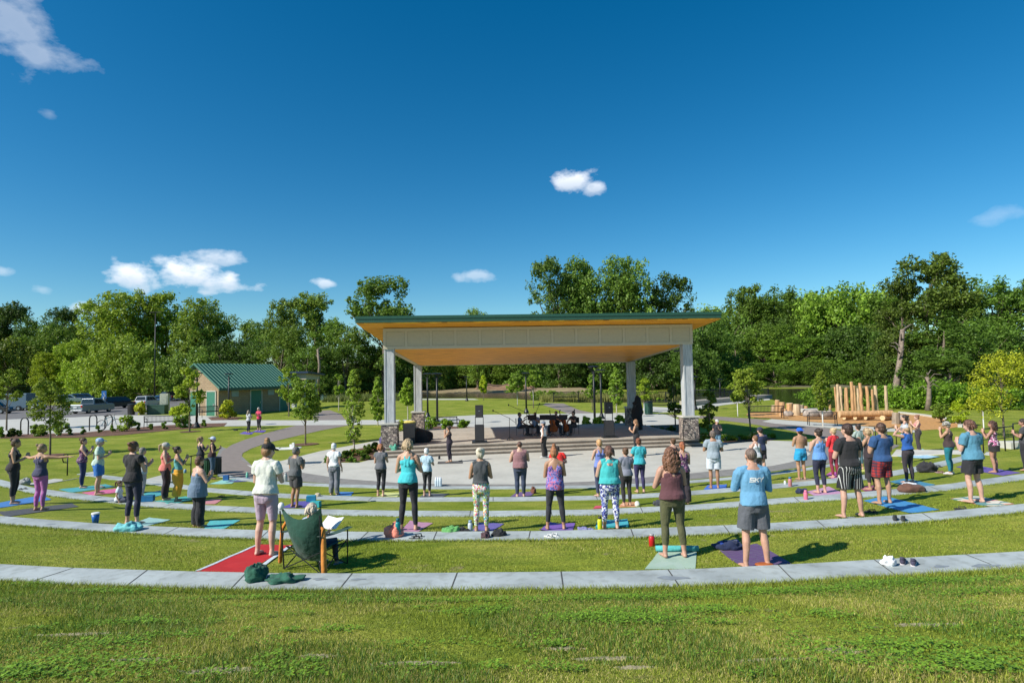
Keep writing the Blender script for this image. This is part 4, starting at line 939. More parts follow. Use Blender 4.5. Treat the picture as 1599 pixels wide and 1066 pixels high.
def mic(px, py, top, dx, label, z=STG):
    b = P(px, py, z); h = ZY(px, top, b.y)-z; t = thing('microphone_stand', label, 'microphone stand', b, 0)
    mb = MB(); mb.tube([(0, 0, .02), (0, 0, h*.75)], .014, 6)
    for k in range(3): a = k*2.09; mb.tube([(0, 0, .2), (.28*math.cos(a), .28*math.sin(a), .01)], .012, 5)
    mb.build('stand', BLACK, t); mb = MB(); mb.tube([(-dx*.35, 0, h*.6), (0, 0, h*.75), (dx, 0, h)], .012, 6); mb.build('boom', BLACK, t)
    mb = MB(); mb.ell((dx*1.04, 0, h+.02), (.04, .04, .06), 8, 6); mb.build('microphone', DKPLASTIC, t); return t
mic(796, 687, 641, -.85, 'black boom microphone stand left of the violinist')
mic(823, 680, 632, -1.0, 'black boom microphone stand in front of the lamp post')
mic(838, 679, 631, .2, 'upright microphone stand between the two violinists')
mic(884, 679, 641, .5, 'low boom microphone between the two cellists')
def mstand(px, py, label, tilt=.5):
    b = P(px, py, STG); t = thing('music_stand', label, 'music stand', b, R(random.uniform(-15, 15)))
    mb = MB(); mb.tube([(0, 0, 0), (0, 0, 1.05)], .014, 6)
    for k in range(3): a = k*2.09; mb.tube([(0, 0, .18), (.26*math.cos(a), .26*math.sin(a), .01)], .012, 5)
    mb.build('stand', BLACK, t); mb = MB(); mb.box((0, 0, 1.08), (.50, .02, .32), M=Matrix.Rotation(-tilt, 3, 'X')); mb.build('desk', BLACK, t); return t
for px, py, lab in ((831, 681, 'black music stand at the left, in front of the second violinist'), (850, 681, 'black music stand touching the singer in the cap'), (862, 681, 'black music stand in front of the first cellist'), (880, 681, 'black music stand between the two cellists')): mstand(px, py, lab)
# black equipment case, covered gear, bags by the left pillar
b = P(640, 692, STG); mb = MB(); mb.box((0, 0, .55), (.62, .5, 1.05), bev=.03); t = tag(mb.build('equipment_rack', DKPLASTIC, loc=b), 'black equipment rack with yellow cloth on top beside the left pillar', 'equipment case')
mb = MB(); mb.ell((0, 0, 0), (.33, .24, .09), 12, 8); mb.v = [tuple(Vector(v)*(1+.2*noise.noise(Vector(v)*9))) for v in mb.v]; o = mb.build('yellow_cloth', cloth((.62, .5, .12)), smooth=True, loc=b+Vector((0, 0, 1.13))); tag(o, 'crumpled yellow cloth lying on the equipment rack', 'cloth')
def cover(px, py, r, h, label, z=STG):
    b = P(px, py, z); mb = MB(); mb.ell((0, 0, h*.4), (r, r*.8, h*.62), 20, 14); mb.v = [tuple(Vector((v[0]*(1+.6*noise.noise(Vector(v)*3.3+Vector((px, 0, 0)))), v[1]*(1+.35*noise.noise(Vector(v)*2.1)), max(0, v[2]*(1+.25*noise.noise(Vector(v)*1.7)))))) for v in mb.v]
    return tag(mb.build('covered_equipment', cloth((.012, .012, .014)), smooth=True, loc=b), label, 'covered equipment')
cover(655, 690, .62, .75, 'low heap of black covered gear at the foot of the rear left pillar')
cover(996, 671, .33, 2.05, 'tall black draped cover standing against the rear right pillar')
# water bottles pack, table
def bottle(px, py, hpx, col, label, cap=(.05, .05, .05), wid=.33, name='water_bottle', base=None):
    b = G(px, py) if base is None else base; s = proj(b)[2]; h = hpx*s/FPX; r = h*wid/2; t = thing(name, label, 'bottle', b)
    mb = MB(); mb.tube([(0, 0, 0), (0, 0, h*.02), (0, 0, h*.72), (0, 0, h*.82)], [r*.92, r, r, r*.7], 16); mb.build('body', plain(key('bt', col), col, .3), t, True)
    mb = MB(); mb.tube([(0, 0, h*.82), (0, 0, h*.86), (0, 0, h*.985), (0, 0, h)], [r*.6, r*.72, r*.7, r*.5], 16); mb.build('cap', plain(key('bc', cap), cap, .4), t, True); return t
for i in range(6):
    bb = P(681+ (i % 3)*3.4, 757+(i//3)*1.6, .03); bottle(0, 0, 12, (.55, .65, .72), 'clear plastic water bottle in the case of six at the plaza edge', (.7, .75, .8), .36, base=bb)['group'] = 'case of water bottles'
t = thing('folding_table', 'white folding table with cups and papers on the left walk', 'table', P(443, 725, .02), R(8))
mb = MB(); mb.box((0, 0, .74), (1.5, .7, .045), bev=.01); mb.build('table_top', WHITEPAINT, t)
for sx in (-.6, .6):
    mb = MB(); mb.tube([(sx, -.28, 0), (sx, -.26, .72)], .016, 6); mb.tube([(sx, .28, 0), (sx, .26, .72)], .016, 6); mb.tube([(sx, -.27, .3), (sx, .27, .3)], .012, 6); mb.build('leg', STEEL, t)
tp = t.location
for i, (dx, dy, h, lab) in enumerate(((.45, 0, .24, 'tall white carton on the folding table'), (.3, .1, .16, 'short white cup beside the tall carton'), (-.3, -.1, .04, 'stack of white papers at the left of the folding table'))):
    mb = MB(); mb.box((0, 0, h/2), (.1, .1, h) if i < 2 else (.3, .22, h), bev=.01); tag(mb.build(['carton', 'paper_cup', 'paper_stack'][i], WHITEPAINT, loc=tp+Vector((dx, dy, .763))), lab, ['carton', 'cup', 'papers'][i])
# ---------------------------------------------------------------- trees
BARK = plain('bark', (.16, .125, .09), .95, var=.3, scale=4, bump=.8)
PBARK = plain('pale bark', (.42, .38, .30), .9, var=.25, scale=5, bump=.4)
LEAF = leaf_mat('leaves', (.215, .305, .048), .38, .48)
def leaf_cloud(C, Rr, n, size, seed=0, flat=.75, droop=0):
    """C clump centres, Rr radii, n leaves each; rhombic leaves spread through each clump, denser outside"""
    rg = np.random.default_rng(seed); m = len(C); idx = np.repeat(np.arange(m), n); k = len(idx)
    d = rg.normal(size=(k, 3)); d /= np.linalg.norm(d, axis=1)[:, None]; rad = Rr[idx]*(rg.random(k)**.45)
    p = C[idx]+d*rad[:, None]*np.array([1, 1, flat])
    nrm = d*.8+rg.normal(size=(k, 3))*.75+np.array([-.12, -.1, .3]); nrm /= np.linalg.norm(nrm, axis=1)[:, None]
    t = rg.normal(size=(k, 3)); u = np.cross(nrm, t); u /= np.linalg.norm(u, axis=1)[:, None]; v = np.cross(nrm, u)
    s = size*(.55+.9*rg.random(k))[:, None]; u = u*s; v = v*s*.55
    bend = nrm*s*.18
    V = np.stack([p-u, p-v+bend, p+u, p+v+bend], 1).reshape(-1, 3); return V
def crown_pts(kind, rg, n, rx, h0, h1):
    """clump centres for a crown between heights h0,h1 and half width rx"""
    out = []; hz_ = h1-h0
    if kind == 'poplar':                       # several upright lobes
        L_ = [(rg.uniform(-.55, .55)*rx, rg.uniform(-.5, .5)*rx, rg.uniform(.72, 1.0)) for _ in range(6)]; L_[0] = (0, 0, 1.0)
        while len(out) < n:
            l = L_[rg.integers(len(L_))]; z = rg.random()**.8; a = rg.random()*6.28; top = l[2]
            w_ = rx*.60*math.sin(math.pi*min(1, (z*.8+.16)))**.5; r = w_*rg.random()**.4
            f = (1-(1-z)*.0); out.append((l[0]*(.4+.6*z)+r*math.cos(a), l[1]*(.4+.6*z)+r*math.sin(a), h0+z*top*hz_))
    elif kind == 'column':
        while len(out) < n:
            z = rg.random(); a = rg.random()*6.28; w_ = rx*(math.sin(math.pi*(z**.75*.86+.1)))**.8; r = w_*rg.random()**.5; out.append((r*math.cos(a), r*math.sin(a), h0+z*hz_))
    elif kind == 'open':                       # a few separated rounded masses with sky between
        L_ = []
        for k in range(16):
            a = rg.random()*6.28; z = rg.uniform(.05, .93); rr = rx*.78*math.sin(math.pi*min(.95, z*.8+.14)); L_.append((rr*math.cos(a)*rg.uniform(.5, 1), rr*math.sin(a)*rg.uniform(.5, 1), h0+z*hz_, rx*rg.uniform(.26, .44)))
        while len(out) < n:
            l = L_[rg.integers(len(L_))]; d = rg.normal(size=3); d /= np.linalg.norm(d); r = l[3]*rg.random()**.4; out.append((l[0]+d[0]*r, l[1]+d[1]*r, l[2]+d[2]*r*.85))
    else:                                      # round: lobed dome
        L_ = []
        for k in range(16):
            a = rg.random()*6.28; z = (k+.5)/16*.86+.04; rr = rx*.64*math.sqrt(max(.03, 1-max(0, z*1.25-.28)**2)); L_.append((rr*math.cos(a), rr*math.sin(a), h0+z*hz_, rx*rg.uniform(.34, .52)))
        while len(out) < n:
            l = L_[rg.integers(len(L_))]; d = rg.normal(size=3); d /= np.linalg.norm(d); r = l[3]*rg.random()**.35; z = l[2]+d[2]*r*.75
            if z > h1 or z < h0-.1*hz_: continue
            out.append((l[0]+d[0]*r, l[1]+d[1]*r, z))
    return np.array(out)
def limbs(C, rg, h, r0, base, nlimb=14, lean=(0, 0), bark=BARK, sub=0):
    mb = MB(); mid = C.mean(0); top = (mid[0]*.4+lean[0]*.5, mid[1]*.4, h*.9)
    pts = [(0, 0, -.15), (0.0, 0.0, h*.03), (lean[0]*.18, lean[1]*.1, max(h*.05, base*.6)), (lean[0]*.4+rg.normal()*r0*.6, rg.normal()*r0*.6, base+.15*(h-base)), (lean[0]*.6+mid[0]*.2+rg.normal()*r0*1.4, mid[1]*.2+rg.normal()*r0, base+.5*(h-base)), (lean[0]*.8+mid[0]*.4+rg.normal()*r0, mid[1]*.4, base+.72*(h-base))]
    mb.tube(pts, [r0*1.5, r0*1.12, r0, r0*.82, r0*.5, r0*.15], 9)
    pts = [Vector(p) for p in pts]
    sel = rg.permutation(len(C))[:nlimb]
    for k in sel:
        c = Vector(C[k]); f = min(.95, max(.05, (c.z-base)/(h-base)*.75-.05)); i = 2+min(2, int(f*3)); q = pts[i].lerp(pts[min(i+1, 5)], (f*3) % 1)
        m = q.lerp(c, .5)+Vector((rg.normal()*.03*h, rg.normal()*.03*h, -.04*(c-q).length+.02*h)); rl = r0*(.42-.25*f)
        mb.tube([q, m, c], [rl, rl*.6, rl*.15], 5)
    return mb
def make_tree(name, label, cat, kind, rx, h, base, nclump, nleaf, leaf, seed, r0=None, crad=.2, bark=BARK, loc=(0, 0, 0), group=None, lean=(0, 0), nlimb=16, stake=False, col=(1, 1, 1), rz=0, mat=None, flat=.75):
    rg = np.random.default_rng(seed); C = crown_pts(kind, rg, nclump, rx, base, h*.97)
    C[:, 0] += lean[0]*(C[:, 2]/h)
    t = thing(name, label, cat, loc, rz, group); r0 = r0 or h*.014
    limbs(C, rg, h, r0, base, nlimb, lean, bark).build('trunk', bark, t, True)
    Rr = rx*crad*(.6+.8*rg.random(len(C))); Vv = leaf_cloud(C, Rr, nleaf, leaf, seed+1, flat)
    cr = link('crown', npmesh('crown', Vv, np.arange(len(Vv)).reshape(-1, 4)), mat or LEAF, t); cr.color = (*col, 1)
    if stake:
        mb = MB(); mb.tube([(0, -.02, 0), (0, -.02, base*.95)], .035, 6); mb.build('stake', WHITEPAINT, t)
    return t
# prototypes of unit size for the woods (height 20 m, half width 6 m)
PROTO = {}
def proto(kind, seed):
    t = make_tree('woodland_tree', 'x', 'tree', kind, {'poplar': 6.2, 'round': 6.5, 'open': 6.2}[kind], 20, {'poplar': 2.5, 'round': 1.5, 'open': 4.5}[kind], {'poplar': 260, 'round': 260, 'open': 270}[kind], {'poplar': 52, 'round': 52, 'open': 56}[kind], .22 if kind != 'open' else .2, seed, r0=.36, crad=.15 if kind != 'open' else .12, flat=.95)
    return t
USED = {}
for kd, sds in (('poplar', (11, 12, 13)), ('round', (21, 22, 23, 24)), ('open', (31, 32))):
    PROTO[kd] = [proto(kd, s) for s in sds]
PROTO['dome'] = [make_tree('woodland_tree', 'x', 'tree', 'round', 6.5, 10, .3, 240, 52, .20, s, r0=.3, crad=.15, flat=.95) for s in (41, 42, 43)]
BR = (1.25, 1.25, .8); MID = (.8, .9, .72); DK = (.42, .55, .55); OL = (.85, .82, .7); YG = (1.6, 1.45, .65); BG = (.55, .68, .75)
SPECS = []   # px, top y, half width px, Y, kind, colour, label
def wt(px, top, hw, Y, kind, col, label, group=None, name='woodland_tree', zb=0, vs=None):
    SPECS.append((px, top, hw, Y, kind, col, label, group, name, zb, vs))
import itertools
# left woods, back row
L1 = 'trees of the dark wood along the left skyline'
for i, (px, top, hw, Y, kd, c, lb) in enumerate([
    (-60, 486, 60, 135, 'round', DK, 'dark tree at the far left end of the skyline'), (-5, 481, 42, 128, 'open', DK, 'dark thin topped pine like tree at the left picture edge'), (22, 474, 26, 125, 'open', (.4, .5, .5), 'dark open crowned tree rising highest at the far left'),
    (62, 484, 32, 122, 'round', DK, 'dark rounded tree right of the highest one at far left'), (98, 479, 28, 130, 'open', DK, 'dark flat topped tree over the left parking lot'), (88, 500, 30, 118, 'round', MID, 'green tree with yellowish flank behind the parked trailer'),
    (132, 489, 30, 125, 'round', MID, 'mid green tree left of the big bright cottonwood'), (45, 515, 34, 112, 'round', (.7, .8, .6), 'lower mid green tree above the cargo trailer'), (5, 525, 44, 108, 'round', OL, 'olive tree behind the trailer at the left edge'), (-60, 530, 50, 108, 'round', MID, 'tree beyond the left picture edge'),
    (110, 528, 34, 104, 'poplar', BR, 'bright green tree behind the second row of cars'), (66, 548, 26, 101, 'poplar', YG, 'yellow green young tree behind the white hatchback'), (140, 545, 32, 100, 'round', BR, 'bright low tree above the blue parked wagon'),
    (205, 449, 52, 112, 'poplar', BR, 'tallest bright green cottonwood of the left group'), (165, 466, 34, 114, 'poplar', BR, 'left shoulder cottonwood of the bright group'), (255, 452, 44, 116, 'poplar', BR, 'second tall bright cottonwood behind the light pole'), (300, 464, 40, 110, 'poplar', (1, 1.02, .85), 'bright cottonwood above the restroom roof, left'), (335, 482, 36, 114, 'poplar', (.9, .98, .82), 'lower cottonwood above the restroom ridge'),
    (190, 520, 46, 100, 'round', BR, 'broad bright tree filling the lower left of the cottonwoods'), (240, 535, 40, 97, 'round', (.95, 1, .8), 'low bright tree just behind the white SUV'), (292, 540, 34, 96, 'round', (.8, .9, .8), 'low green tree beside the restroom gable'),
    (372, 487, 34, 122, 'round', MID, 'mid green tree above the right end of the restroom'), (408, 494, 32, 112, 'round', DK, 'dark tree with a brown top right of the restroom'), (392, 520, 38, 104, 'round', DK, 'dark lower tree behind the restroom roof'), (340, 530, 40, 105, 'round', DK, 'dark tree hidden behind the restroom ridge'),
    (455, 461, 34, 98, 'poplar', (.95, 1, .85), 'leafy cottonwood left of the tall open crowned tree'), (490, 459, 36, 104, 'open', (1, 1.05, .9), 'open cottonwood with gaps between the restroom and stage'), (440, 500, 34, 92, 'round', (.85, .95, .8), 'round green tree behind the picnic shelter'), (515, 490, 34, 100, 'round', (.8, .95, .85), 'green tree left of the pavilion, middle height'),
    (600, 430, 48, 92, 'open', (.8, .95, .85), 'tall open crowned tree rising over the left end of the pavilion roof'), (560, 480, 36, 96, 'round', MID, 'mid green tree right behind the left eave corner'), (535, 530, 36, 90, 'round', (.6, .75, .65), 'dark green lower tree between the saplings, left of the stage'), (580, 535, 40, 96, 'round', DK, 'dark lower tree behind the front left column'), (480, 535, 30, 88, 'round', (.6, .72, .62), 'dark low tree behind the picnic shelter'),
    (640, 520, 44, 118, 'round', DK, 'dark tree seen under the left end of the ceiling')]):
    wt(px, top, hw, Y, kd, c, lb, L1)
L2 = 'trees on the far bank of the pond behind the stage'
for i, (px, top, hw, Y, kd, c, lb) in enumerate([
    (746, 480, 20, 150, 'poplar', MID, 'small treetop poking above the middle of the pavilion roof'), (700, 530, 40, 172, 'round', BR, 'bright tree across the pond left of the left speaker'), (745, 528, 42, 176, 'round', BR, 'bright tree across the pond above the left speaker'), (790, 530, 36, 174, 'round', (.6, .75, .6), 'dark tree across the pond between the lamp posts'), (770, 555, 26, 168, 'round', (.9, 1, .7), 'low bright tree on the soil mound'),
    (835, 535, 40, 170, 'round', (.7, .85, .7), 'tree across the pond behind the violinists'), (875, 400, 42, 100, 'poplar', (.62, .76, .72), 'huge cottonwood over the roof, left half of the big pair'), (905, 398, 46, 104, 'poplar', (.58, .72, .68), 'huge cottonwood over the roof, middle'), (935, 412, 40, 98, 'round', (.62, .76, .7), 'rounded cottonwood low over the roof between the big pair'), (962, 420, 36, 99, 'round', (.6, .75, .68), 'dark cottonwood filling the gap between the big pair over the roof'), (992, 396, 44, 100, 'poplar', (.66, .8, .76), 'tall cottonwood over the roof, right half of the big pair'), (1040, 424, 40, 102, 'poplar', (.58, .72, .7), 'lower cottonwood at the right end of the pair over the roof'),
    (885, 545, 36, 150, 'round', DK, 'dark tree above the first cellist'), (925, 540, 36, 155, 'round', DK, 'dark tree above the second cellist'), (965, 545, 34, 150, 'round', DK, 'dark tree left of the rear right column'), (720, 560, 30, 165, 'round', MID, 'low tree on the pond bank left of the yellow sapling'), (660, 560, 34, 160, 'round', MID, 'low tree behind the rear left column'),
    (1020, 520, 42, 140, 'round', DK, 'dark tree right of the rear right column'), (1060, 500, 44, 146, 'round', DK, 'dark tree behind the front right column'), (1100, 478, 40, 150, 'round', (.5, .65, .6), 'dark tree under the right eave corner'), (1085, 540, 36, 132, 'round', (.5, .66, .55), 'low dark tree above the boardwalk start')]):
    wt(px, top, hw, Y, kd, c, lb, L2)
L3 = 'trees of the dense wood across the pond on the right'
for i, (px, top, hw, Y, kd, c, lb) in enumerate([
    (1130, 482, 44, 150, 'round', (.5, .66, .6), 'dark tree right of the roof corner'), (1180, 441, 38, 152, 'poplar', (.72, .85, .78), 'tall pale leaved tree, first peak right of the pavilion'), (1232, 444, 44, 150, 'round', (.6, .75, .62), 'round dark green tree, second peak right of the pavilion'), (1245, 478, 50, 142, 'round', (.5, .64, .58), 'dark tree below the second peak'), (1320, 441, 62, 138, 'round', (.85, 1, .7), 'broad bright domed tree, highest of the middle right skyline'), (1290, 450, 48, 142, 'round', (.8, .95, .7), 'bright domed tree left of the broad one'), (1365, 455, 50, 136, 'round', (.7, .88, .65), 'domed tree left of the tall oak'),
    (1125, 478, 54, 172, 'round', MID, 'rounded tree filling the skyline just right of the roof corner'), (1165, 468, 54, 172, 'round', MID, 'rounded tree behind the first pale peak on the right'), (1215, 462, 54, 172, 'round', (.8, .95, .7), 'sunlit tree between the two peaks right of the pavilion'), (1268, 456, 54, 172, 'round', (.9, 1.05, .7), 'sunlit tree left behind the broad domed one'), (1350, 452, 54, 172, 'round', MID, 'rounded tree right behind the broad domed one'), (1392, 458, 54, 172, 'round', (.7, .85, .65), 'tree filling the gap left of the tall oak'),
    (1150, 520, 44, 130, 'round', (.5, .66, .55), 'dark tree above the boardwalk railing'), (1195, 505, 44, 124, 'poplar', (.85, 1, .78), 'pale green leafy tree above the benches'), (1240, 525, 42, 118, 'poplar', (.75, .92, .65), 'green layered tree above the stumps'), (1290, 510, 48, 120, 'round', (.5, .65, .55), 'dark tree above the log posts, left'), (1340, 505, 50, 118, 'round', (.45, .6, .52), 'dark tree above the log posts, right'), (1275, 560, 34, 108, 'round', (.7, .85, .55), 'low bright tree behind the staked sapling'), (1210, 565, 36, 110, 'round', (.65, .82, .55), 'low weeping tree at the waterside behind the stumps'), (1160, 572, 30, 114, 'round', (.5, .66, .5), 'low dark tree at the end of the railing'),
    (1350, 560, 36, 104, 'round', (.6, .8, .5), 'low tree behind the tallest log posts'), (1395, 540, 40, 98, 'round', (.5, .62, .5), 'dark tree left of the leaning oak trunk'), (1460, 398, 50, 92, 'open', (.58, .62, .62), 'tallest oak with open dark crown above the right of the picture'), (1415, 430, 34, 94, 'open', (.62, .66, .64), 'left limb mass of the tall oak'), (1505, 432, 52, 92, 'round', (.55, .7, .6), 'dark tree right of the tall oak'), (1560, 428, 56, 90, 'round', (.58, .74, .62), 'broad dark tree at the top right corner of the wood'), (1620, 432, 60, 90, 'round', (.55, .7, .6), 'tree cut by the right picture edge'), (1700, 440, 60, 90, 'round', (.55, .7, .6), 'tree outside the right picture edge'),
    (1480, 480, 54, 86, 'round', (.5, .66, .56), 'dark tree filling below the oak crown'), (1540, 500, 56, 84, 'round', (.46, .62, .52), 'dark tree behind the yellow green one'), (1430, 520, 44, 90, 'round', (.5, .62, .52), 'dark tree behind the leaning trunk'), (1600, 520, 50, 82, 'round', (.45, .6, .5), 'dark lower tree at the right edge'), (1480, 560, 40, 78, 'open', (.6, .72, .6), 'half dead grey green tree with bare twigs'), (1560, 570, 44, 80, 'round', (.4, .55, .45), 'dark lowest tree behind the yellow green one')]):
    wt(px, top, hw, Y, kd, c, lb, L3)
cnt = {}
for (px, top, hw, Y, kd, c, lb, grp, nm, zb, vs) in SPECS:
    Y = Y*1.36 if grp == L1 else (150 if 860 < px < 1050 and Y < 110 else Y) if grp == L2 else (Y*1.3 if px not in (1460, 1415, 1480) or top > 545 and px != 1480 else Y*.92)
    b = PX(px, Y, 0); z0 = terrain(b.x, b.y); hh = ZY(px, top, Y)-z0; rx = hw*(1.2 if kd != 'open' else 1.45)/FPX*Y
    if kd == 'round' and hh < rx*2.1: kd = 'dome'
    i = cnt.get(kd, 0); cnt[kd] = i+1; pr = PROTO[kd][i % len(PROTO[kd])]
    t = pr if pr not in USED else copy_tree(pr); USED[pr] = 1
    if t is not pr: pass
    t.location = (b.x, b.y, z0); t.rotation_euler = (0, 0, random.random()*6.28); t.scale = (rx/6.2, rx/6.2, hh/(10 if kd == 'dome' else 20))
    t['label'] = lb; t['group'] = grp
    for ch in t.children:
        if ch.name.startswith('crown'): v = random.uniform(.74, 1.26); ch.color = (c[0]*v, c[1]*v, c[2]*v, 1)
# undergrowth along the far banks and behind the parking lot
def hedge(name, pts, h, depth, n, leaf, col, label=None, kind='stuff'):
    rg = np.random.default_rng(len(pts)+n); P_ = [P(a, b_) for a, b_ in pts]; C = []
    for _ in range(n):
        i = rg.integers(len(P_)-1); p = P_[i].lerp(P_[i+1], rg.random()); C.append((p.x, p.y+rg.random()*depth, h*rg.random()**1.2*(.6+.4*math.sin(p.x*.35)**2)))
    C = np.array(C); Vv = leaf_cloud(C, np.full(len(C), h*.22)*(0.6+.8*rg.random(len(C))), 70, leaf, n)
    o = link(name, npmesh(name, Vv, np.arange(len(Vv)).reshape(-1, 4)), LEAF); o.color = (*col, 1); return tag(o, kind=kind)
hedge('undergrowth', [(-200, 622), (0, 622), (150, 619), (300, 615), (420, 612)], 7, 10, 420, .26, (.8, .95, .75))
hedge('bank_bushes', [(430, 616), (520, 612.5), (620, 610), (700, 609.5)], 6, 8, 260, .28, (.55, .7, .55))
hedge('bank_bushes', [(700, 609), (800, 609), (900, 609), (1000, 607), (1090, 606)], 6, 8, 300, .32, (.7, .9, .6))
hedge('bank_bushes', [(1085, 607), (1200, 603), (1300, 602), (1400, 601)], 6, 8, 380, .28, (.6, .8, .5))
hedge('bank_bushes', [(1400, 603), (1500, 600), (1620, 596), (1760, 592)], 7, 8, 300, .26, (.5, .68, .45))
hedge('shore_bushes', [(830, 623), (880, 621), (960, 623), (1040, 626)], 1.3, 6, 200, .12, (.9, 1.0, .6))
hedge('shore_bushes', [(1420, 640), (1480, 641), (1540, 640), (1640, 640)], 2.6, 6, 240, .12, (.8, 1.05, .5))
hedge('shore_bushes', [(1262, 641), (1300, 637), (1400, 637), (1430, 640)], 2.2, 3, 110, .11, (.75, .95, .6))
# tall dry grass bank behind the musicians
def tallgrass(name, poly, n, h, mat, y1=None):
    rg = np.random.default_rng(n); P_ = [P(a, b_) for a, b_ in poly]; xs2 = [p.x for p in P_]; ys2 = [p.y for p in P_]
    X = rg.uniform(min(xs2), max(xs2), n); Y = rg.uniform(min(ys2), max(ys2), n); b = np.stack([X, Y, 0*X], 1); a = rg.random(n)*6.28; hh = h*(.5+rg.random(n)); wd = .05
    w_ = np.stack([np.cos(a)*wd, np.sin(a)*wd, 0*a], 1); tip = b+np.stack([rg.normal(size=n)*hh*.2, rg.normal(size=n)*hh*.2, hh], 1)
    Vv = np.stack([b-w_, b+w_, tip], 1).reshape(-1, 3); return tag(link(name, npmesh(name, Vv, np.arange(len(Vv)).reshape(-1, 3)), mat), kind='stuff')
tallgrass('tall_dry_grass', [(845, 628), (1045, 621)], 9000, .8, leaf_mat('reed', (.24, .25, .07), .3, .4, objcol=False))
tallgrass('tall_green_grass', [(500, 628), (640, 622)], 6000, .9, leaf_mat('reed2', (.16, .2, .05), .3, .4, objcol=False))
# leaning oak trunk, bare snag
def snag(label, pts, r, name='bare_trunk'):
    t = thing(name, label, 'tree', pts[0]); o = Vector(pts[0]); pp = [Vector(p)-o for p in pts]; mb = MB(); mb.tube(pp, [r*1.3, r, r*.85, r*.7][:len(pp)] if len(pp) <= 4 else r, 10); mb.build('trunk', plain('oak bark', (.22, .17, .13), .95, var=.3, scale=3, bump=.8), t, True)
    mb = MB(); rg = np.random.default_rng(int(r*100)+len(pts))
    for k in range(7):
        q = pp[-1].lerp(pp[1], k/8); e = q+Vector((rg.normal()*r*4, rg.normal(), rg.random()*r*4)); mb.tube([q, q.lerp(e, .5)+Vector((0, 0, .4)), e], [r*.3, r*.18, .02], 6)
    mb.build('limb', plain('dead limb', (.17, .14, .11), .9), t, True); return t
def at_px(px, py, Y): p = PX(px, Y, 0); p.z = ZY(px, py, Y); return p
snag('long leaning bare grey trunk of the old oak', [P(1397, 621), at_px(1403, 590, P(1397, 621).y), at_px(1409, 560, P(1397, 621).y+1), at_px(1415, 515, P(1397, 621).y+2)], .40)
snag('shorter grey trunk with broken twigs right of the leaning oak', [P(1449, 641), at_px(1452, 620, P(1449, 641).y), at_px(1453, 600, P(1449, 641).y), at_px(1450, 588, P(1449, 641).y)], .2)
snag('thin dark trunk of the cottonwood left of the picnic shelter columns', [P(498, 622), at_px(497, 600, 110), at_px(499, 570, 110), at_px(496, 545, 110)], .26)
# saplings and young trees on the lawns
SAPS = [  # px, base y, top y, half width px, crown base y, kind, colour, label, stake
 (78, 711, 575, 36, 668, 'round', (1.0, .95, .75), 'young tree with dense olive crown standing on the left lawn before the parked cars', 0),
 (296, 674, 562, 30, 640, 'open', (1.5, 1.4, .7), 'young yellow green tree with open crown left of the restroom gable', 0),
 (477, 694, 578, 30, 655, 'round', (.95, 1.05, .75), 'young round headed tree on the lawn beside the trail', 0),
 (451, 650, 568, 26, 630, 'open', (1.3, 1.3, .65), 'young bright tree behind the round headed one, near the restroom corner', 0),
 (553, 708, 566, 21, 690, 'column', (1.25, 1.3, .95), 'slender pale barked birch left of the front left pillar', 0),
 (590, 664, 582, 14, 655, 'column', (1.15, 1.25, .85), 'narrow birch right behind the front left column', 0),
 (637, 660, 585, 15, 632, 'column', (1.3, 1.4, .8), 'pale birch between the two left columns', 0),
 (529, 641, 578, 11, 622, 'open', (1.3, 1.4, .9), 'small distant sapling behind the trail left of the birches', 0),
 (755, 625, 583, 8, 613, 'column', (2.2, 1.9, .6), 'small yellow leaved sapling on the far lawn by the pond', 0),
 (808, 633, 580, 20, 610, 'round', (1, 1.1, .8), 'round sapling on the rear lawn right of the yellow one', 1),
 (833, 637, 572, 20, 605, 'open', (1.0, 1.1, .7), 'rear lawn sapling behind the tall lamp post', 1),
 (963, 647, 568, 15, 632, 'column', (1.0, 1.15, .75), 'slender birch left of the rear right column', 0),
 (925, 640, 578, 12, 625, 'open', (1.0, 1.15, .75), 'thin sapling behind the pair of lamp posts', 0),
 (1006, 648, 580, 13, 628, 'open', (1.5, 1.45, .75), 'pale yellow green sapling right of the rear right column', 1),
 (1055, 672, 570, 22, 645, 'open', (.55, .65, .45), 'dark leaved sapling just left of the front right column', 0),
 (1108, 688, 598, 19, 672, 'round', (.55, .68, .42), 'dark bushy small tree right of the front right pillar', 0),
 (1172, 673, 565, 28, 628, 'round', (1.2, 1.15, .8), 'young pale olive tree with thin leaning trunk left of the benches', 0),
 (1152, 650, 580, 16, 625, 'open', (1.25, 1.25, .8), 'smaller pale tree just behind the leaning one', 1),
 (1285, 667, 572, 17, 640, 'column', (.95, .95, .6), 'upright young tree with white stake beside the log posts', 1),
 (1568, 682, 540, 78, 642, 'open', (1.9, 1.5, .6), 'bright yellow green young tree at the right behind the railing', 0),
 (1536, 671, 628, 5, 640, 'open', (1.5, 1.5, .6), 'thin stake like sapling left of the yellow green tree', 1),
 (10, 672, 560, 30, 640, 'open', (1.0, 1.0, .6), 'young tree at the left edge in front of the trailer', 0),
]
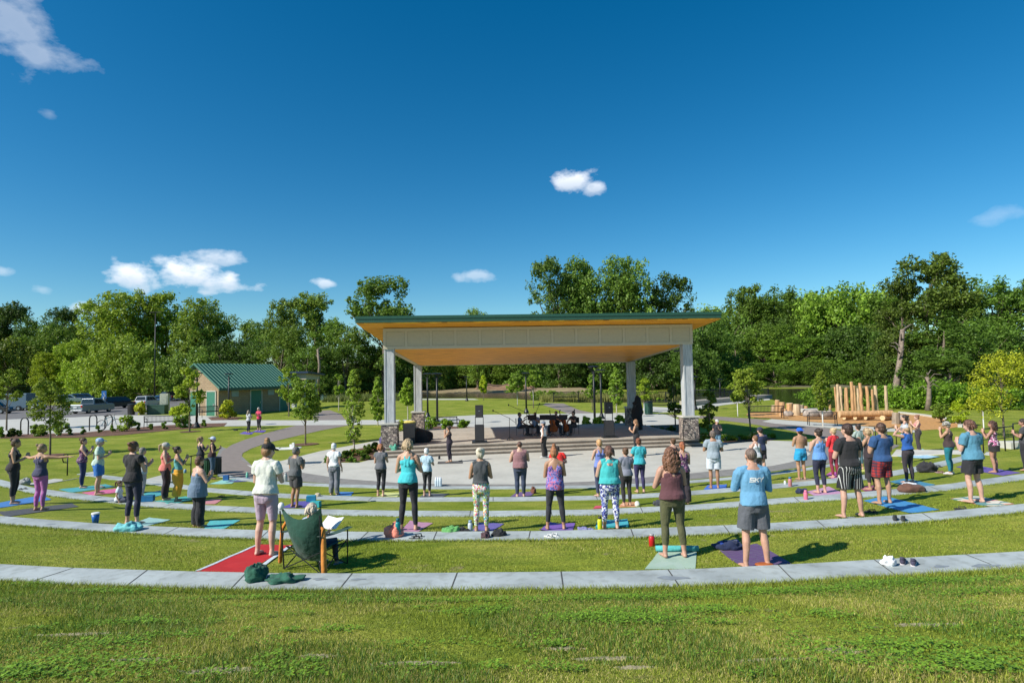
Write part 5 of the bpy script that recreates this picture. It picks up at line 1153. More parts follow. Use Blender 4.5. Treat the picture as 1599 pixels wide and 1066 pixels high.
for i, (px, py, top, hw, cb, kd, c, lb, st) in enumerate(SAPS):
    b = G(px, py); h = ZY(px, top, b.y)-b.z; base = ZY(px, cb, b.y)-b.z; rx = hw*.80/FPX*b.y; big = hw > 25; h *= .94
    birch = 'birch' in lb or 'white stake' in lb
    lf = .0021*b.y if b.y < 60 else .0017*b.y
    make_tree('sapling' if not birch else 'birch_tree', lb, 'tree', kd, rx, h, base, (110 if kd != 'open' else 90)+(60 if big else 0)+(60 if birch else 0), 34, lf*.8, 100+i, r0=max(.035, h*.011), crad=.19 if kd != 'open' else .16, bark=PBARK if birch else BARK, loc=b, stake=bool(st), col=c, nlimb=18, lean=(-.25, 0) if 'leaning trunk' in lb else (0, 0))
    if px in (78, 296, 477, 1055): area('mulch_ring', [(b.x+.75*math.cos(a)*(1+.1*math.sin(3*a)), b.y+.75*math.sin(a)) for a in np.linspace(0, 6.28, 16)[:-1]], MULCH, .03, z=b.z, world=True)
# shrubs and bed plants
def shrub(px, py, top, hw, col, label, leaf=None, n=26, nl=60, name='shrub', group=None, flowers=None, kind='round'):
    b = G(px, py); h = max(.15, ZY(px, top, b.y)-b.z); rx = hw/FPX*b.y; rg = np.random.default_rng(int(px*7+py)); t = thing(name, label, 'shrub', b, 0, group)
    C = crown_pts('round', rg, n, rx*.8, h*.1, h*.9); Vv = leaf_cloud(C, np.full(n, rx*.28), nl, leaf or .0019*b.y, int(px)); o = link('foliage', npmesh('foliage', Vv, np.arange(len(Vv)).reshape(-1, 4)), LEAF, t); o.color = (*col, 1)
    mb = MB()
    for k in range(5): c = C[k]; mb.tube([(0, 0, 0), (c[0]*.4, c[1]*.4, c[2]*.6), tuple(c)], [.02, .015, .005], 5)
    mb.build('stem', BARK, t)
    if flowers:
        Vv = leaf_cloud(C, np.full(n, rx*.3), 7, .0017*b.y, 5+int(px)); o = link('flowers', npmesh('flowers', Vv, np.arange(len(Vv)).reshape(-1, 4)), plain(key('fl', flowers), flowers, .7), t)
    return t
shrub(355, 654, 622, 15, (1.9, 1.5, .5), 'rounded yellow green shrub at the restroom wall')
shrub(219, 648, 625, 10, (2.0, 1.6, .6), 'yellow flowering shrub beside the dark litter bin', flowers=(.6, .5, .1))
shrub(276, 650, 632, 13, (1.9, 1.7, .6), 'yellow green shrub behind the white flowering one')
shrub(284, 668, 646, 14, (1.2, 1.3, 1.0), 'white flowering shrub right of the walk bench', flowers=(.7, .7, .65))
shrub(198, 673, 646, 15, (1.5, 1.5, .8), 'pale green shrub between bike rack and walk bench', flowers=(.6, .6, .5))
shrub(95, 680, 656, 13, (1.3, 1.35, 1.1), 'white speckled shrub behind the young tree trunk', flowers=(.65, .65, .6))
shrub(60, 681, 662, 12, (.8, .9, .6), 'low dark shrub left of the young tree trunk')
shrub(18, 682, 668, 6, (.45, .45, .4), 'low purple brown plant near the left edge')
shrub(1, 683, 664, 6, (.9, 1.1, .6), 'green grass clump at the left edge')
for i, px in enumerate((29, 68, 108, 130, 153, 176, 216, 235, 257, 318)):
    yb = 681-.055*max(0, px-60); shrub(px, yb, yb-13, 4.5, (.75, .95, .65), 'small upright grass clump in the long bed by the concrete walk', n=9, nl=30, name='grass_clump', group='small grass clumps along the walk')
shrub(632, 683, 652, 15, (1.6, 1.5, .6), 'yellow green shrub between the two left stone pillars')
shrub(672, 676, 648, 13, (1.1, 1.3, .75), 'green shrub right of the rear left pillar', flowers=(.6, .6, .5))
shrub(698, 676, 652, 12, (1.05, 1.25, .75), 'green shrub behind the instructor in black')
shrub(724, 676, 655, 12, (1.0, 1.2, .7), 'green spreading shrub left of the left speaker')
shrub(744, 676, 668, 8, (1.0, 1.2, .7), 'low green shrub touching the left speaker')
for i, (px, hw, top) in enumerate(((916, 10, 648), (932, 10, 650), (966, 11, 646), (984, 9, 654), (945, 8, 656))): shrub(px, 669, top, hw, (1.7, 1.7, .7), 'yellow green flowering shrub, '+['leftmost behind the second cellist', 'second one left of the right speaker', 'largest one right of the right speaker', 'one touching the rear right pillar', 'low one hidden behind the right speaker'][i], flowers=(.6, .62, .2))
BED = [(512, 722, 8, 11), (525, 720, 10, 12), (540, 716, 10, 14), (556, 712, 11, 14), (572, 709, 11, 16), (586, 705, 10, 16), (570, 718, 10, 10), (592, 715, 9, 12), (548, 722, 9, 8), (606, 712, 7, 10)]
for i, (px, py, hw, h) in enumerate(BED): shrub(px, py, py-h, hw, random.choice([(.6, .8, .45), (.85, .8, .5), (.5, .6, .35)]), 'low reddish green shrub in the bed left of the stage', n=16, nl=40, group='low shrubs in the bed left of the stage', flowers=(.3, .12, .06) if i % 2 else None)
BED = [(1128, 689, 11, 12), (1142, 688, 10, 10), (1160, 686, 9, 8), (1176, 687, 10, 12), (1190, 686, 8, 10), (1205, 684, 7, 8), (1100, 688, 9, 14)]
for i, (px, py, hw, h) in enumerate(BED): shrub(px, py, py-h, hw, random.choice([(.8, 1.0, .5), (1.1, 1.1, .6)]), 'low green shrub in the bed behind the man in the grey shirt', n=16, nl=40, group='low shrubs in the right bed', flowers=(.55, .5, .3) if i % 3 == 0 else None)
for i, (px, py) in enumerate(((1005, 672), (1020, 674), (1036, 676), (1050, 674))): shrub(px, py, py-9, 9, (.35, .45, .3), 'dark low shrub between the black cover and the front right pillar', n=12, nl=40, group='dark low shrubs behind the stage edge')
shrub(1500, 665, 618, 13, (1.7, 1.6, .5), 'bright yellow green bush left of the yellow green tree', n=30)
shrub(1470, 660, 625, 18, (.8, .9, .6), 'grey green bush under the broken trunk', n=30)
# ---------------------------------------------------------------- people
def lerp(a, b, t): return tuple(x+(y-x)*t for x, y in zip(a, b))
def body(spec):
    """spec keys: turn, sex, fat, pose, stance; returns dict of joints in a figure 1.70 m tall that looks along +Y"""
    m = spec.get('sex', 'f') == 'm'; f = spec.get('fat', 0.0); st = spec.get('stance', .10); pose = spec.get('pose', 'namaste')
    J = {}; sh_x = (.185 if m else .160)+.03*f; hipx = .088+.02*f
    J['f'] = f; J['m'] = m; J['shx'] = sh_x
    dz = 0.0; J['lean'] = 0.0
    if pose in ('sit', 'cello'): dz = -.43
    if pose == 'floor': dz = -.80
    if pose == 'bow': J['lean'] = R(38)
    if pose in ('sit',): J['lean'] = -R(4)
    J['dz'] = dz
    for s, k in ((-1, 'l'), (1, 'r')):
        if pose in ('sit', 'cello'): J[k+'hip'] = (s*hipx, 0, .90+dz); w_ = .16 if pose == 'sit' else .3; J[k+'kn'] = (s*w_, .42, .50); J[k+'an'] = (s*(w_+.02), .44, .085)
        elif pose == 'floor': J[k+'hip'] = (s*hipx, 0, .10); J[k+'kn'] = (s*.33, .30, .16); J[k+'an'] = (s*-.05, .34, .08)
        else:
            J[k+'hip'] = (s*hipx, 0, .90); J[k+'kn'] = (s*(hipx*.45+st*.55), .018, .485); J[k+'an'] = (s*st, -.012, .085)
    A = {}
    for s, k in ((-1, 'l'), (1, 'r')):
        p = pose
        if p == 'hip': p = 'namaste' if s < 0 else 'down'
        if p in ('namaste', 'bow'): e, w_, d = (s*(sh_x+.068+.03*f), .055, 1.10), (s*.055, .265+.05*f, 1.20), (-s*.25, .25, 1)
        elif p == 'prayhigh': e, w_, d = (s*(sh_x+.07), .14, 1.12), (s*.05, .26, 1.30), (-s*.2, .1, 1)
        elif p == 'face': e, w_, d = (s*(sh_x-.01), .17, 1.17), (s*.05, .20, 1.40), (-s*.1, .0, 1)
        elif p == 'down' or p == 'floor': e, w_, d = (s*(sh_x+.065+.03*f), -.035, 1.10), (s*(sh_x+.085+.04*f), .06, .87), (0, .15, -1)
        elif p == 'spread': e, w_, d = (s*(sh_x+.24), .09, 1.33), (s*(sh_x+.47), .20, 1.35), (s*1, .25, 0)
        elif p == 'head': e, w_, d = (s*(sh_x+.22), .10, 1.42), (s*.15, .10, 1.60), (-s*1, -.1, .25)
        elif p == 'sit': e, w_, d = (s*(sh_x+.06), .03, 1.12), (s*.12, .28, 1.10), (-s*.2, 1, .2)
        elif p == 'cello': e, w_, d = ((s*(sh_x+.14), .16, 1.15), (s*.10, .36, 1.32 if s < 0 else 1.02), (-s*.6, .5, 0))
        elif p == 'violin': e, w_, d = ((s*(sh_x+.05), .22, 1.20), (-.30 if s < 0 else .05, .38, 1.33), (-.2, .6, .6))
        A[k] = (s, e, w_, d)
    J['A'] = A; return J
def TS(J, m):   # torso profile: z, rx, ry, y
    f = J['f']; a = 1+.42*f; b = 1+.75*f
    if m: P0 = [(.80, .135*a, .10*b, -.005), (.88, .158*a, .112*b, -.01), (.97, .157*a, .108*b, 0), (1.06, .148*a, .104*b, .005), (1.16, .158*a, .108*b, .005), (1.26, .176*a, .116*b, 0), (1.34, .182*(1+.2*f), .108*(1+.3*f), -.005), (1.40, .15, .085, -.01), (1.435, .085, .07, -.008), (1.47, .062, .062, 0)]
    else: P0 = [(.80, .135*a, .095*b, -.005), (.88, .172*a, .114*b, -.012), (.95, .165*a, .110*b, -.005), (1.04, .132*a, .09*b, .005), (1.11, .122*a, .085*b, .005), (1.20, .133*a, .095*b, .005), (1.28, .148*a, .108*b, .008), (1.35, .15*(1+.2*f), .092*(1+.3*f), -.005), (1.40, .12, .072, -.01), (1.435, .068, .058, -.008), (1.47, .050, .052, 0)]
    return P0
def up_mat(J):
    return Matrix.Translation((0, 0, .90+J['dz'])) @ Matrix.Rotation(-J['lean'], 4, 'X') @ Matrix.Translation((0, 0, -.90))
def torso_tube(mb, J, z0, z1, off=0.0, n=20, top=0):
    T = TS(J, J['m']); M = up_mat(J); zs = [z for z in [z0]+[t[0] for t in T if z0+.012 < t[0] < z1-.012]+[z1]]
    tz = [t[0] for t in T]; pts = []; rad = []
    for z in zs:
        rx, ry, y = (float(np.interp(z, tz, [t[i] for t in T])) for i in (1, 2, 3)); pts.append(M @ Vector((0, y, z))); rad.append((rx+off, ry+off))
    mb.tube(pts, rad, n, ref=(1, 0, 0))
def leg_r(J, t, m):   # radius along leg, t 0 hip,1 knee,2 ankle
    f = J['f']; tt = [0, .25, .6, 1, 1.3, 1.6, 2]; rr = [.092, .090, .072, .052, .056, .046, .034] if not m else [.090, .086, .070, .054, .057, .046, .036]
    return float(np.interp(t, tt, rr))*(1+.38*f*(1-.3*t))
def leg_p(J, k, t):
    h, n, a = J[k+'hip'], J[k+'kn'], J[k+'an']
    p = Vector(h).lerp(Vector(n), t) if t <= 1 else Vector(n).lerp(Vector(a), t-1)
    if 1 < t < 2: p = p+Vector((0, -.022*math.sin((t-1)*math.pi), 0))
    if t < 1: p = p+Vector((0, .01*math.sin(t*math.pi), 0))
    return p
def leg_tube(mb, J, k, t0, t1, off=0.0, flare=0.0, n=12):
    ts = sorted({t0, t1, *[x for x in (.25, .6, 1, 1.3, 1.6) if t0+.04 < x < t1-.04]}); m = J['m']
    mb.tube([leg_p(J, k, t) for t in ts], [leg_r(J, t, m)+off+flare*(t-t0)/max(.01, t1-t0) for t in ts], n, ref=(1, 0, 0))
def hand(mb, J, k, M, curl=.25):
    s, e, w_, d = J['A'][k]; W_ = M @ Vector(w_); d = (M.to_3x3() @ Vector(d)).normalized()
    inn = Vector((-s, 0, 0)); 
    if abs(d.x) > .7: inn = Vector((0, 0, -1))
    inn = (inn-d*inn.dot(d)).normalized(); sd = d.cross(inn)*s           # palm normal inn, sd across the fingers
    mb.tube([W_-d*.01, W_+d*.045, W_+d*.085], [(.020, .024), (.015, .040), (.013, .040)], 10, ref=tuple(inn))
    for i, (o, L_) in enumerate(((-.030, .062), (-.010, .075), (.011, .070), (.031, .055))):
        b = W_+d*.08+sd*o; m1 = b+d*L_*.5+inn*curl*.012; tp = b+d*L_+inn*curl*.035
        mb.tube([b, m1, tp], [.0095, .0085, .0065], 7, ref=tuple(inn), rnd=False)
    b = W_+d*.025-sd*.030; mb.tube([b, b-sd*.025+d*.03+inn*.01, b-sd*.028+d*.062+inn*.015], [.012, .0105, .008], 7, ref=tuple(inn))
def arm_path(J, k, M):
    s, e, w_, d = J['A'][k]; sh_ = Vector((s*J['shx'], -.005, 1.365)); c = Vector((s*.09, -.005, 1.37))
    return [M @ c, M @ sh_, M @ Vector(e), M @ Vector(w_)]
def arm_tube(mb, J, k, t0, t1, off=0.0, flare=0.0, n=10):
    M = up_mat(J); P4 = arm_path(J, k, M); f = J['f']; g = 1.15 if J['m'] else 1.0
    tt = [0, .1, .5, 1, 1.35, 2]; rr = [.050, .053, .044, .036, .038, .025]
    ts = sorted({t0, t1, *[x for x in (0, .1, .5, 1, 1.35, 2) if t0+.04 < x < t1-.04]}); pts = []; rad = []
    for t in ts:
        if t < 0: p = P4[1].lerp(P4[0], -t)
        elif t <= 1: p = P4[1].lerp(P4[2], t)
        else: p = P4[2].lerp(P4[3], t-1)
        pts.append(p); rad.append(float(np.interp(t, tt, rr))*g*(1+.45*f*(1-.3*max(t, 0)))+off+flare*(t-t0)/max(.01, t1-t0))
    mb.tube(pts, rad, n)
def make_person(spec, loc, scale, near):
    J = body(spec); m = J['m']; M = up_mat(J); vx = .0075 if near else .0095
    jr = random.Random(int(loc[0]*1000)); jit = .0 if spec.get('pose') in ('cello', 'sit') else 1
    for k in 'lr': s_, e_, w_, d_ = J['A'][k]; J['A'][k] = (s_, tuple(c+jit*jr.uniform(-.022, .022) for c in e_), w_, d_)
    J['lean'] += R(jr.uniform(-1.5, 3))*jit; spec.setdefault('look', jr.uniform(-16, 16)*jit); spec.setdefault('nod', jr.uniform(0, 14)*jit)
    wy = jr.uniform(-.03, .03)*jit; J['ran'] = (J['ran'][0], J['ran'][1]+wy, J['ran'][2]); J['lkn'] = (J['lkn'][0], J['lkn'][1]+jr.uniform(0, .03)*jit, J['lkn'][2]); M = up_mat(J)
    root = thing('person', spec['label'], 'person', loc, R(spec.get('turn', 0))); root.scale = (scale, scale, scale)
    SK = skin(spec.get('skin', (.52, .30, .20))); sit = spec.get('pose') in ('sit', 'cello', 'violin_sit')
    # ---- the body: one fused surface
    mb = MB(); torso_tube(mb, J, .845, 1.47, 0, 20)
    if not m:
        for s in (-1, 1): mb.ell(M @ Vector((s*.065, .085+.03*J['f'], 1.25)), (.06, .05, .06))
    for s in (-1, 1):
        g = M @ Vector((s*.07, -.055-.03*J['f'], .885)); mb.ell(g, (.08+.02*J['f'], .06+.02*J['f'], .08))
        sc_ = M @ Vector((s*.082, -.070-.02*J['f'], 1.29)); mb.ell(sc_, (.05, .018, .07))
    for s in (-1, 1): mb.tube([M @ Vector((s*.03, -.02, 1.475)), M @ Vector((s*.07, -.018, 1.425)), M @ Vector((s*(J['shx']-.01), -.01, 1.385))], [.030, .032, .036] if not m else [.036, .04, .042], 10)
    nk = M @ Vector((0, -.004, 1.42)); hd_ = M @ Vector((0, .012, 1.545)); mb.tube([nk, hd_], [.058 if m else .049, .052 if m else .045], 12)
    hp = spec.get('nod', 0); H = M @ Matrix.Translation((0, -.004, 1.485)) @ Matrix.Scale(1.05, 4) @ Matrix.Rotation(R(spec.get('look', 0)), 4, 'Z') @ Matrix.Rotation(-R(hp), 4, 'X') @ Matrix.Translation((0, 0, -1.50))
    E = lambda c, r: mb.ell(H @ Vector(c), r, 16, 10, M=H.to_3x3())
    E((0, .005, 1.615), (.074, .092, .088)); E((0, .035, 1.575), (.062, .068, .085)); E((0, .062, 1.525), (.036, .036, .026))
    mb.tube([H @ Vector((0, .095, 1.60)), H @ Vector((0, .112, 1.568)), H @ Vector((0, .098, 1.555))], [.008, .014, .012], 8)
    E((0, .092, 1.535), (.022, .010, .008)); E((0, .084, 1.625), (.05, .016, .012))
    for s in (-1, 1):
        E((s*.075, .005, 1.588), (.009, .020, .030)); E((s*.040, .072, 1.575), (.022, .02, .025))
    for k in 'lr':
        leg_tube(mb, J, k, 0, 2)
        a = Vector(J[k+'an']); s = -1 if k == 'l' else 1
        if spec.get('pose') == 'floor': tip = a+Vector((-s*.15, .08, -.03)); mb.tube([a, tip], [.035, .025], 10, rnd=True)
        else:
            mb.tube([a+Vector((0, 0, .02)), a+Vector((0, -.02, -.045))], [.036, .036], 10, rnd=True)
            mb.tube([a+Vector((0, -.035, -.055)), a+Vector((s*.012, .07, -.055)), a+Vector((s*.022, .14, -.066))], [(.034, .030), (.042, .028), (.040, .018)], 12, ref=(1, 0, 0), rnd=True)
            for q in range(5): b = a+Vector((s*(.048-.017*q)+.0, .158-.012*(q if q else 0)*.6, -.071)); mb.ell(b, (.010 if q < 4 else .014, .016, .010), 8, 6) if s > 0 else mb.ell(b, (.010, .016, .010), 8, 6)
        arm_tube(mb, J, k, -1, 2); mb.ell(M @ Vector((s*J['shx'], -.003, 1.365)), .055 if m else .047); hand(mb, J, k, M)
    eye = plain('eye', (.03, .02, .015), .2); lip = plain('lip', (.32, .10, .08), .5)
    Hi = H.inverted()
    def post(o):
        for p in o.data.polygons:
            c = Hi @ p.center
            if c.y > .06:
                if any((c.x-s*.031)**2+((c.z-1.598)*1.5)**2 < .011**2 for s in (-1, 1)): p.material_index = 1
                elif abs(c.x) < .021 and abs(c.z-1.536) < .007 and c.y > .085: p.material_index = 2
    fuse(mb, 'body', [SK, eye, lip], root, vx, 3, post)
    # ---- clothes
    top, tc = spec.get('top', 'tee'), spec.get('tc', (.2, .2, .2)); bot, bc = spec.get('bot', 'leggings'), spec.get('bc', (.02, .02, .025))
    TM = tc if not isinstance(tc, tuple) else cloth(tc); BM = bc if not isinstance(bc, tuple) else cloth(bc)
    hem = spec.get('hem', .885 if top in ('tee', 'long', 'tank', 'sleeveless', 'cami', 'racer') else .95); fo = .012+.004*(top in ('tee', 'long'))+.02*spec.get('loose', .25)
    def wrinkle(o, a=.006, s=9):
        k = Vector((loc[0], loc[1], 0)); me = o.data; co = np.empty(len(me.vertices)*3, np.float32); me.vertices.foreach_get('co', co); no = np.empty_like(co); me.vertices.foreach_get('normal', no)
        co = co.reshape(-1, 3); no = no.reshape(-1, 3)
        d = np.array([noise.noise(Vector((float(c[0])*s, float(c[1])*s, float(c[2])*s*.55))+k) for c in co]); co += no*(d*a)[:, None]; me.vertices.foreach_set('co', co.ravel()); me.update()
    def torso_cloth(mb, z0, z1, o0, o1):
        T = TS(J, m); tz = [t[0] for t in T]; zs = [z0]+[z for z in np.arange(z0+.06, z1-.03, .07)]+[z1]; pts = []; rad = []
        for z in zs:
            k = (z-z0)/(z1-z0); o = o0+(o1-o0)*min(1, k*1.6)
            zz = max(z, .80); rx, ry, y = (float(np.interp(zz, tz, [t[i] for t in T])) for i in (1, 2, 3))
            lo_ = spec.get('loose', .25)
            if z < 1.25: rxm = .158*(1+.42*J['f']) if not m else .166*(1+.42*J['f']); rx = rx+(max(rx, rxm)-rx)*min(1, lo_*1.3); ry = ry+(max(ry, .112*(1+.75*J['f']))-ry)*min(1, lo_*1.3)
            if z < 1.03: ry += .032; rx += .006
            pts.append(M @ Vector((0, y-(.008 if z < 1.0 else 0), z))); rad.append((rx+o, ry+o))
        mb.tube(pts, rad, 24, ref=(1, 0, 0))
    if top != 'none':
        mb = MB()
        ztop = {'tee': 1.425, 'long': 1.43, 'sleeveless': 1.42, 'tank': 1.30, 'racer': 1.24, 'cami': 1.25, 'bra': 1.27, 'offsh': 1.33}[top]
        z0 = 1.14 if top == 'bra' else hem
        torso_cloth(mb, z0, min(ztop, 1.40), fo+.012*spec.get('loose', .25), .010)
        if ztop > 1.41: mb.tube([M @ Vector((0, -.01, 1.38)), M @ Vector((0, -.008, ztop)), M @ Vector((0, -.006, ztop+.015))], [(.13, .082), (.088, .072), (.068, .064)], 18, ref=(1, 0, 0))
        if not m:
            for s in (-1, 1): mb.ell(M @ Vector((s*.062, .088+.03*J['f'], 1.25)), (.068, .056, .066))
        for s in (-1, 1):
            mb.ell(M @ Vector((s*.082, -.070-.02*J['f'], 1.27)), (.07, .040, .105 if ztop > 1.31 else .06))
            if z0 < .95: mb.ell(M @ Vector((s*.065, -.060-.035*J['f'], max(.915, z0+.045))), (.10+.02*J['f'], .104+.02*J['f'], .085))
        if top in ('tank', 'racer', 'cami', 'bra'):
            r = {'tank': .026, 'racer': .022, 'cami': .009, 'bra': .016}[top]; xin = {'tank': .085, 'racer': .04, 'cami': .07, 'bra': .07}[top]
            for s in (-1, 1):
                if top == 'racer': mb.tube([M @ Vector(q) for q in ((s*.07, .09, 1.26), (s*.078, .06, 1.38), (s*.068, -.02, 1.415), (s*.045, -.075, 1.37), (s*.028, -.098, 1.28), (s*.03, -.10, 1.20))], [(.024, .02)]*6, 8); continue
                mb.tube([M @ Vector((s*.08, .085, 1.28)), M @ Vector((s*.085, .06, 1.375)), M @ Vector((s*.088, -.01, 1.415)), M @ Vector((s*.075, -.072, 1.37)), M @ Vector((s*xin*.7, -.098, 1.30)), M @ Vector((s*xin*.7, -.10, 1.24))], [(r, r)]*6, 8)
            if top == 'racer': mb.tube([M @ Vector((0, -.09, 1.22)), M @ Vector((0, -.085, 1.34))], [(.075, .024), (.042, .022)], 10, ref=(1, 0, 0))
        if ztop > 1.41:
            for s in (-1, 1): mb.tube([M @ Vector((s*.045, -.02, 1.445 if m else 1.435)), M @ Vector((s*.075, -.018, 1.425)), M @ Vector((s*(J['shx']-.01), -.01, 1.385))], [.036, .044, .050] if m else [.034, .040, .045], 10)
        if top == 'tee':
            for k in 'lr': arm_tube(mb, J, k, -1, spec.get('sleeve', .55), .018, .012)
        if top == 'long':
            for k in 'lr': arm_tube(mb, J, k, -1, 1.92, .017, .0)
        if top == 'sleeveless':
            for k in 'lr': arm_tube(mb, J, k, -1, .02, .012, .0)
        if top == 'offsh':
            for k in 'lr': arm_tube(mb, J, k, .25, .7, .014, .01)
        o = fuse(mb, {'tee': 'tee_shirt', 'long': 'long_sleeved_shirt', 'bra': 'sports_top'}.get(top, 'tank_top'), [TM], root, vx+.001, 5, lambda o: wrinkle(o, .010 if near else .006))
        spec['_top'] = o
    mb = MB(); off = {'leggings': .006, 'capri': .006, 'biker': .007, 'shorts': .024, 'pants': .022, 'flare': .014, 'skirt': .02, 'harem': .05, 'jeans': .012}[bot]
    zt2 = 1.0 if hem < .94 and top != 'bra' else {'shorts': .99, 'pants': 1.0, 'harem': 1.0}.get(bot, 1.02)
    if top in ('bra', 'none'): zt2 = 1.03
    torso_tube(mb, J, .80, zt2, off*.7+.010, 22)
    for s in (-1, 1): mb.ell(M @ Vector((s*.068, -.056-.03*J['f'], .885)), (.088+off*.6+.02*J['f'], .078+off*.6+.02*J['f'], .09+off*.5))
    t1 = {'leggings': 1.93, 'capri': 1.68, 'biker': .86, 'shorts': .78, 'pants': 2.03, 'flare': 2.05, 'skirt': .4, 'harem': 1.75, 'jeans': 1.95}[bot]; t1 = spec.get('leg', t1)
    fl = {'shorts': .035, 'pants': .022, 'flare': .05, 'harem': .03}.get(bot, 0)
    for k in 'lr': leg_tube(mb, J, k, 0, t1, off, fl, 14)
    if bot == 'skirt': mb.tube([(0, -.01, .98), (0, -.012, .88), (0, -.015, .70)], [(.155, .12), (.19, .15), (.20, .16)], 20, ref=(1, 0, 0))
    if bot == 'harem': mb.tube([(0, -.01, .98), (0, -.02, .72), (0, 0, .55)], [(.17, .13), (.19, .15), (.14, .12)], 18, ref=(1, 0, 0))
    fuse(mb, {'leggings': 'leggings', 'capri': 'leggings', 'biker': 'cycling_shorts', 'shorts': 'shorts', 'skirt': 'skirt'}.get(bot, 'trousers'), [BM], root, vx+.001, 4, lambda o: wrinkle(o, .012 if bot in ('shorts', 'pants', 'harem', 'flare', 'skirt') else .004, 11))
    # ---- hair and hats
    hs, hc = spec.get('hair', 'bun'), spec.get('hc', (.10, .055, .03)); HM = hairm(hc)
    if hs != 'bald':
        mb = MB(); E = lambda c, r: mb.ell(H @ Vector(c), r, 14, 10, M=H.to_3x3())
        thin = hs == 'stubble'
        if thin: E((0, -.008, 1.618), (.0765, .088, .086))
        else: E((0, -.012, 1.632), (.086, .098, .090)); E((0, -.035, 1.585), (.080, .070, .085))
        rr = random.Random(int(loc[0]*100)); C = []
        if hs == 'bun': E((0, -.115, 1.665), (.040, .036, .038)); E((0, -.085, 1.65), (.045, .045, .04))
        if hs == 'topbun': E((0, -.055, 1.745), (.042, .042, .038)); E((0, -.04, 1.70), (.05, .055, .05))
        if hs == 'pony': mb.tube([H @ Vector((0, -.10, 1.66)), H @ Vector((0, -.155, 1.62)), H @ Vector((0, -.15, 1.53)), H @ Vector((0, -.13, 1.44))], [.028, .036, .030, .012], 10, rnd=True)
        if hs == 'bob': E((0, -.045, 1.54), (.085, .07, .08)); [E((s*.06, .0, 1.555), (.034, .06, .075)) for s in (-1, 1)]
        if hs == 'fluffy':
            for q in range(34):
                a = math.pi*rr.uniform(.88, 2.12); L_ = rr.uniform(.05, .10); z = rr.uniform(1.58, 1.69); rx = .082*math.sqrt(max(.2, 1-((z-1.61)/.13)**2)); ph = rr.uniform(0, 6)
                mb.tube([H @ Vector((rx*math.cos(a)*(1+.10*k)+.008*math.sin(ph+k*2), -.02+rx*math.sin(a)*(1+.10*k), z-L_*k/3)) for k in range(4)], [.016, .018, .015, .007], 6)
        if hs in ('long', 'curly'):
            zl = spec.get('hl', 1.36); mb.tube([H @ Vector((0, -.045, 1.62)), M @ Vector((0, -.075, 1.50)), M @ Vector((0, -.115, zl))], [(.088, .07), (.10 if hs == 'curly' else .085, .055), (.085 if hs == 'curly' else .05, .03)], 14, ref=(1, 0, 0), rnd=True)
        if hs == 'curly':
            for q in range(64):
                a = math.pi*rr.uniform(.88, 2.12); z = rr.uniform(1.50, 1.70); L_ = (z-zl)*rr.uniform(.35, 1.05); ph = rr.uniform(0, 6); n = 10; pts = []
                for k in range(n):
                    t = k/(n-1); zz = z-L_*t; kk = (1.70-zz)/(1.7-zl); rx = .084+.048*math.sin(min(1, kk)*2.4); pts.append(M @ Vector((rx*math.cos(a)+.012*math.sin(ph+t*L_*75), -.045+(.068+.02*kk)*math.sin(a)+.010*math.cos(ph+t*L_*75), zz)))
                mb.tube(pts, [.008]+[.0115]*(n-2)+[.004], 6)
        for c in C: mb.ell(H @ Vector(c[:3]), c[3]*rr.uniform(.8, 1.25), 8, 6)
        def hp_(o, a=.004): wrinkle(o, a, 26)
        fuse(mb, 'hair', [HM], root, vx*.9, 2, hp_)
    hat = spec.get('hat')
    if hat:
        kind, c = hat; mb = MB(); CMt = c if not isinstance(c, tuple) else cloth(c)
        mb.ell(H @ Vector((0, -.006, 1.640)), (.092, .106, .082), 18, 12, M=H.to_3x3())
        s_ = 1 if kind != 'backcap' else -1
        if kind in ('cap', 'backcap'): mb.tube([H @ Vector((0, s_*.06, 1.640)), H @ Vector((0, s_*.13, 1.636)), H @ Vector((0, s_*.175, 1.622))], [(.075, .012), (.07, .009), (.045, .008)], 14, ref=tuple(H.to_3x3() @ Vector((1, 0, 0))))
        if kind == 'hat': mb.tube([H @ Vector((0, -.005, 1.632)), H @ Vector((0, -.005, 1.615))], [(.115, .13), (.14, .155)], 20, ref=(1, 0, 0))
        fuse(mb, 'cap' if 'cap' in kind else ('visor' if kind == 'visor' else 'hat'), [CMt], root, vx*.8, 2)
    if spec.get('shoes'):
        mb = MB()
        for k, s in (('l', -1), ('r', 1)): a = Vector(J[k+'an']); mb.tube([a+Vector((0, -.05, -.045)), a+Vector((s*.012, .07, -.045)), a+Vector((s*.022, .155, -.058))], [(.044, .040), (.049, .034), (.044, .024)], 12, ref=(1, 0, 0), rnd=True)
        fuse(mb, 'shoes', [cloth(spec['shoes'])], root, vx, 2)
    if spec.get('band'): mb = MB(); mb.ell(H @ Vector((0, -.105, 1.655)), (.045, .018, .042)); mb.build('hair_band', cloth(spec['band']), root, True)
    if spec.get('watch'): P4 = arm_path(J, 'l', M); mb = MB(); d = (P4[3]-P4[2]).normalized(); mb.tube([P4[3]-d*.03, P4[3]-d*.01], .029, 12); mb.build('watch_strap', plain('watch', (.03, .03, .03), .5), root)
    return root
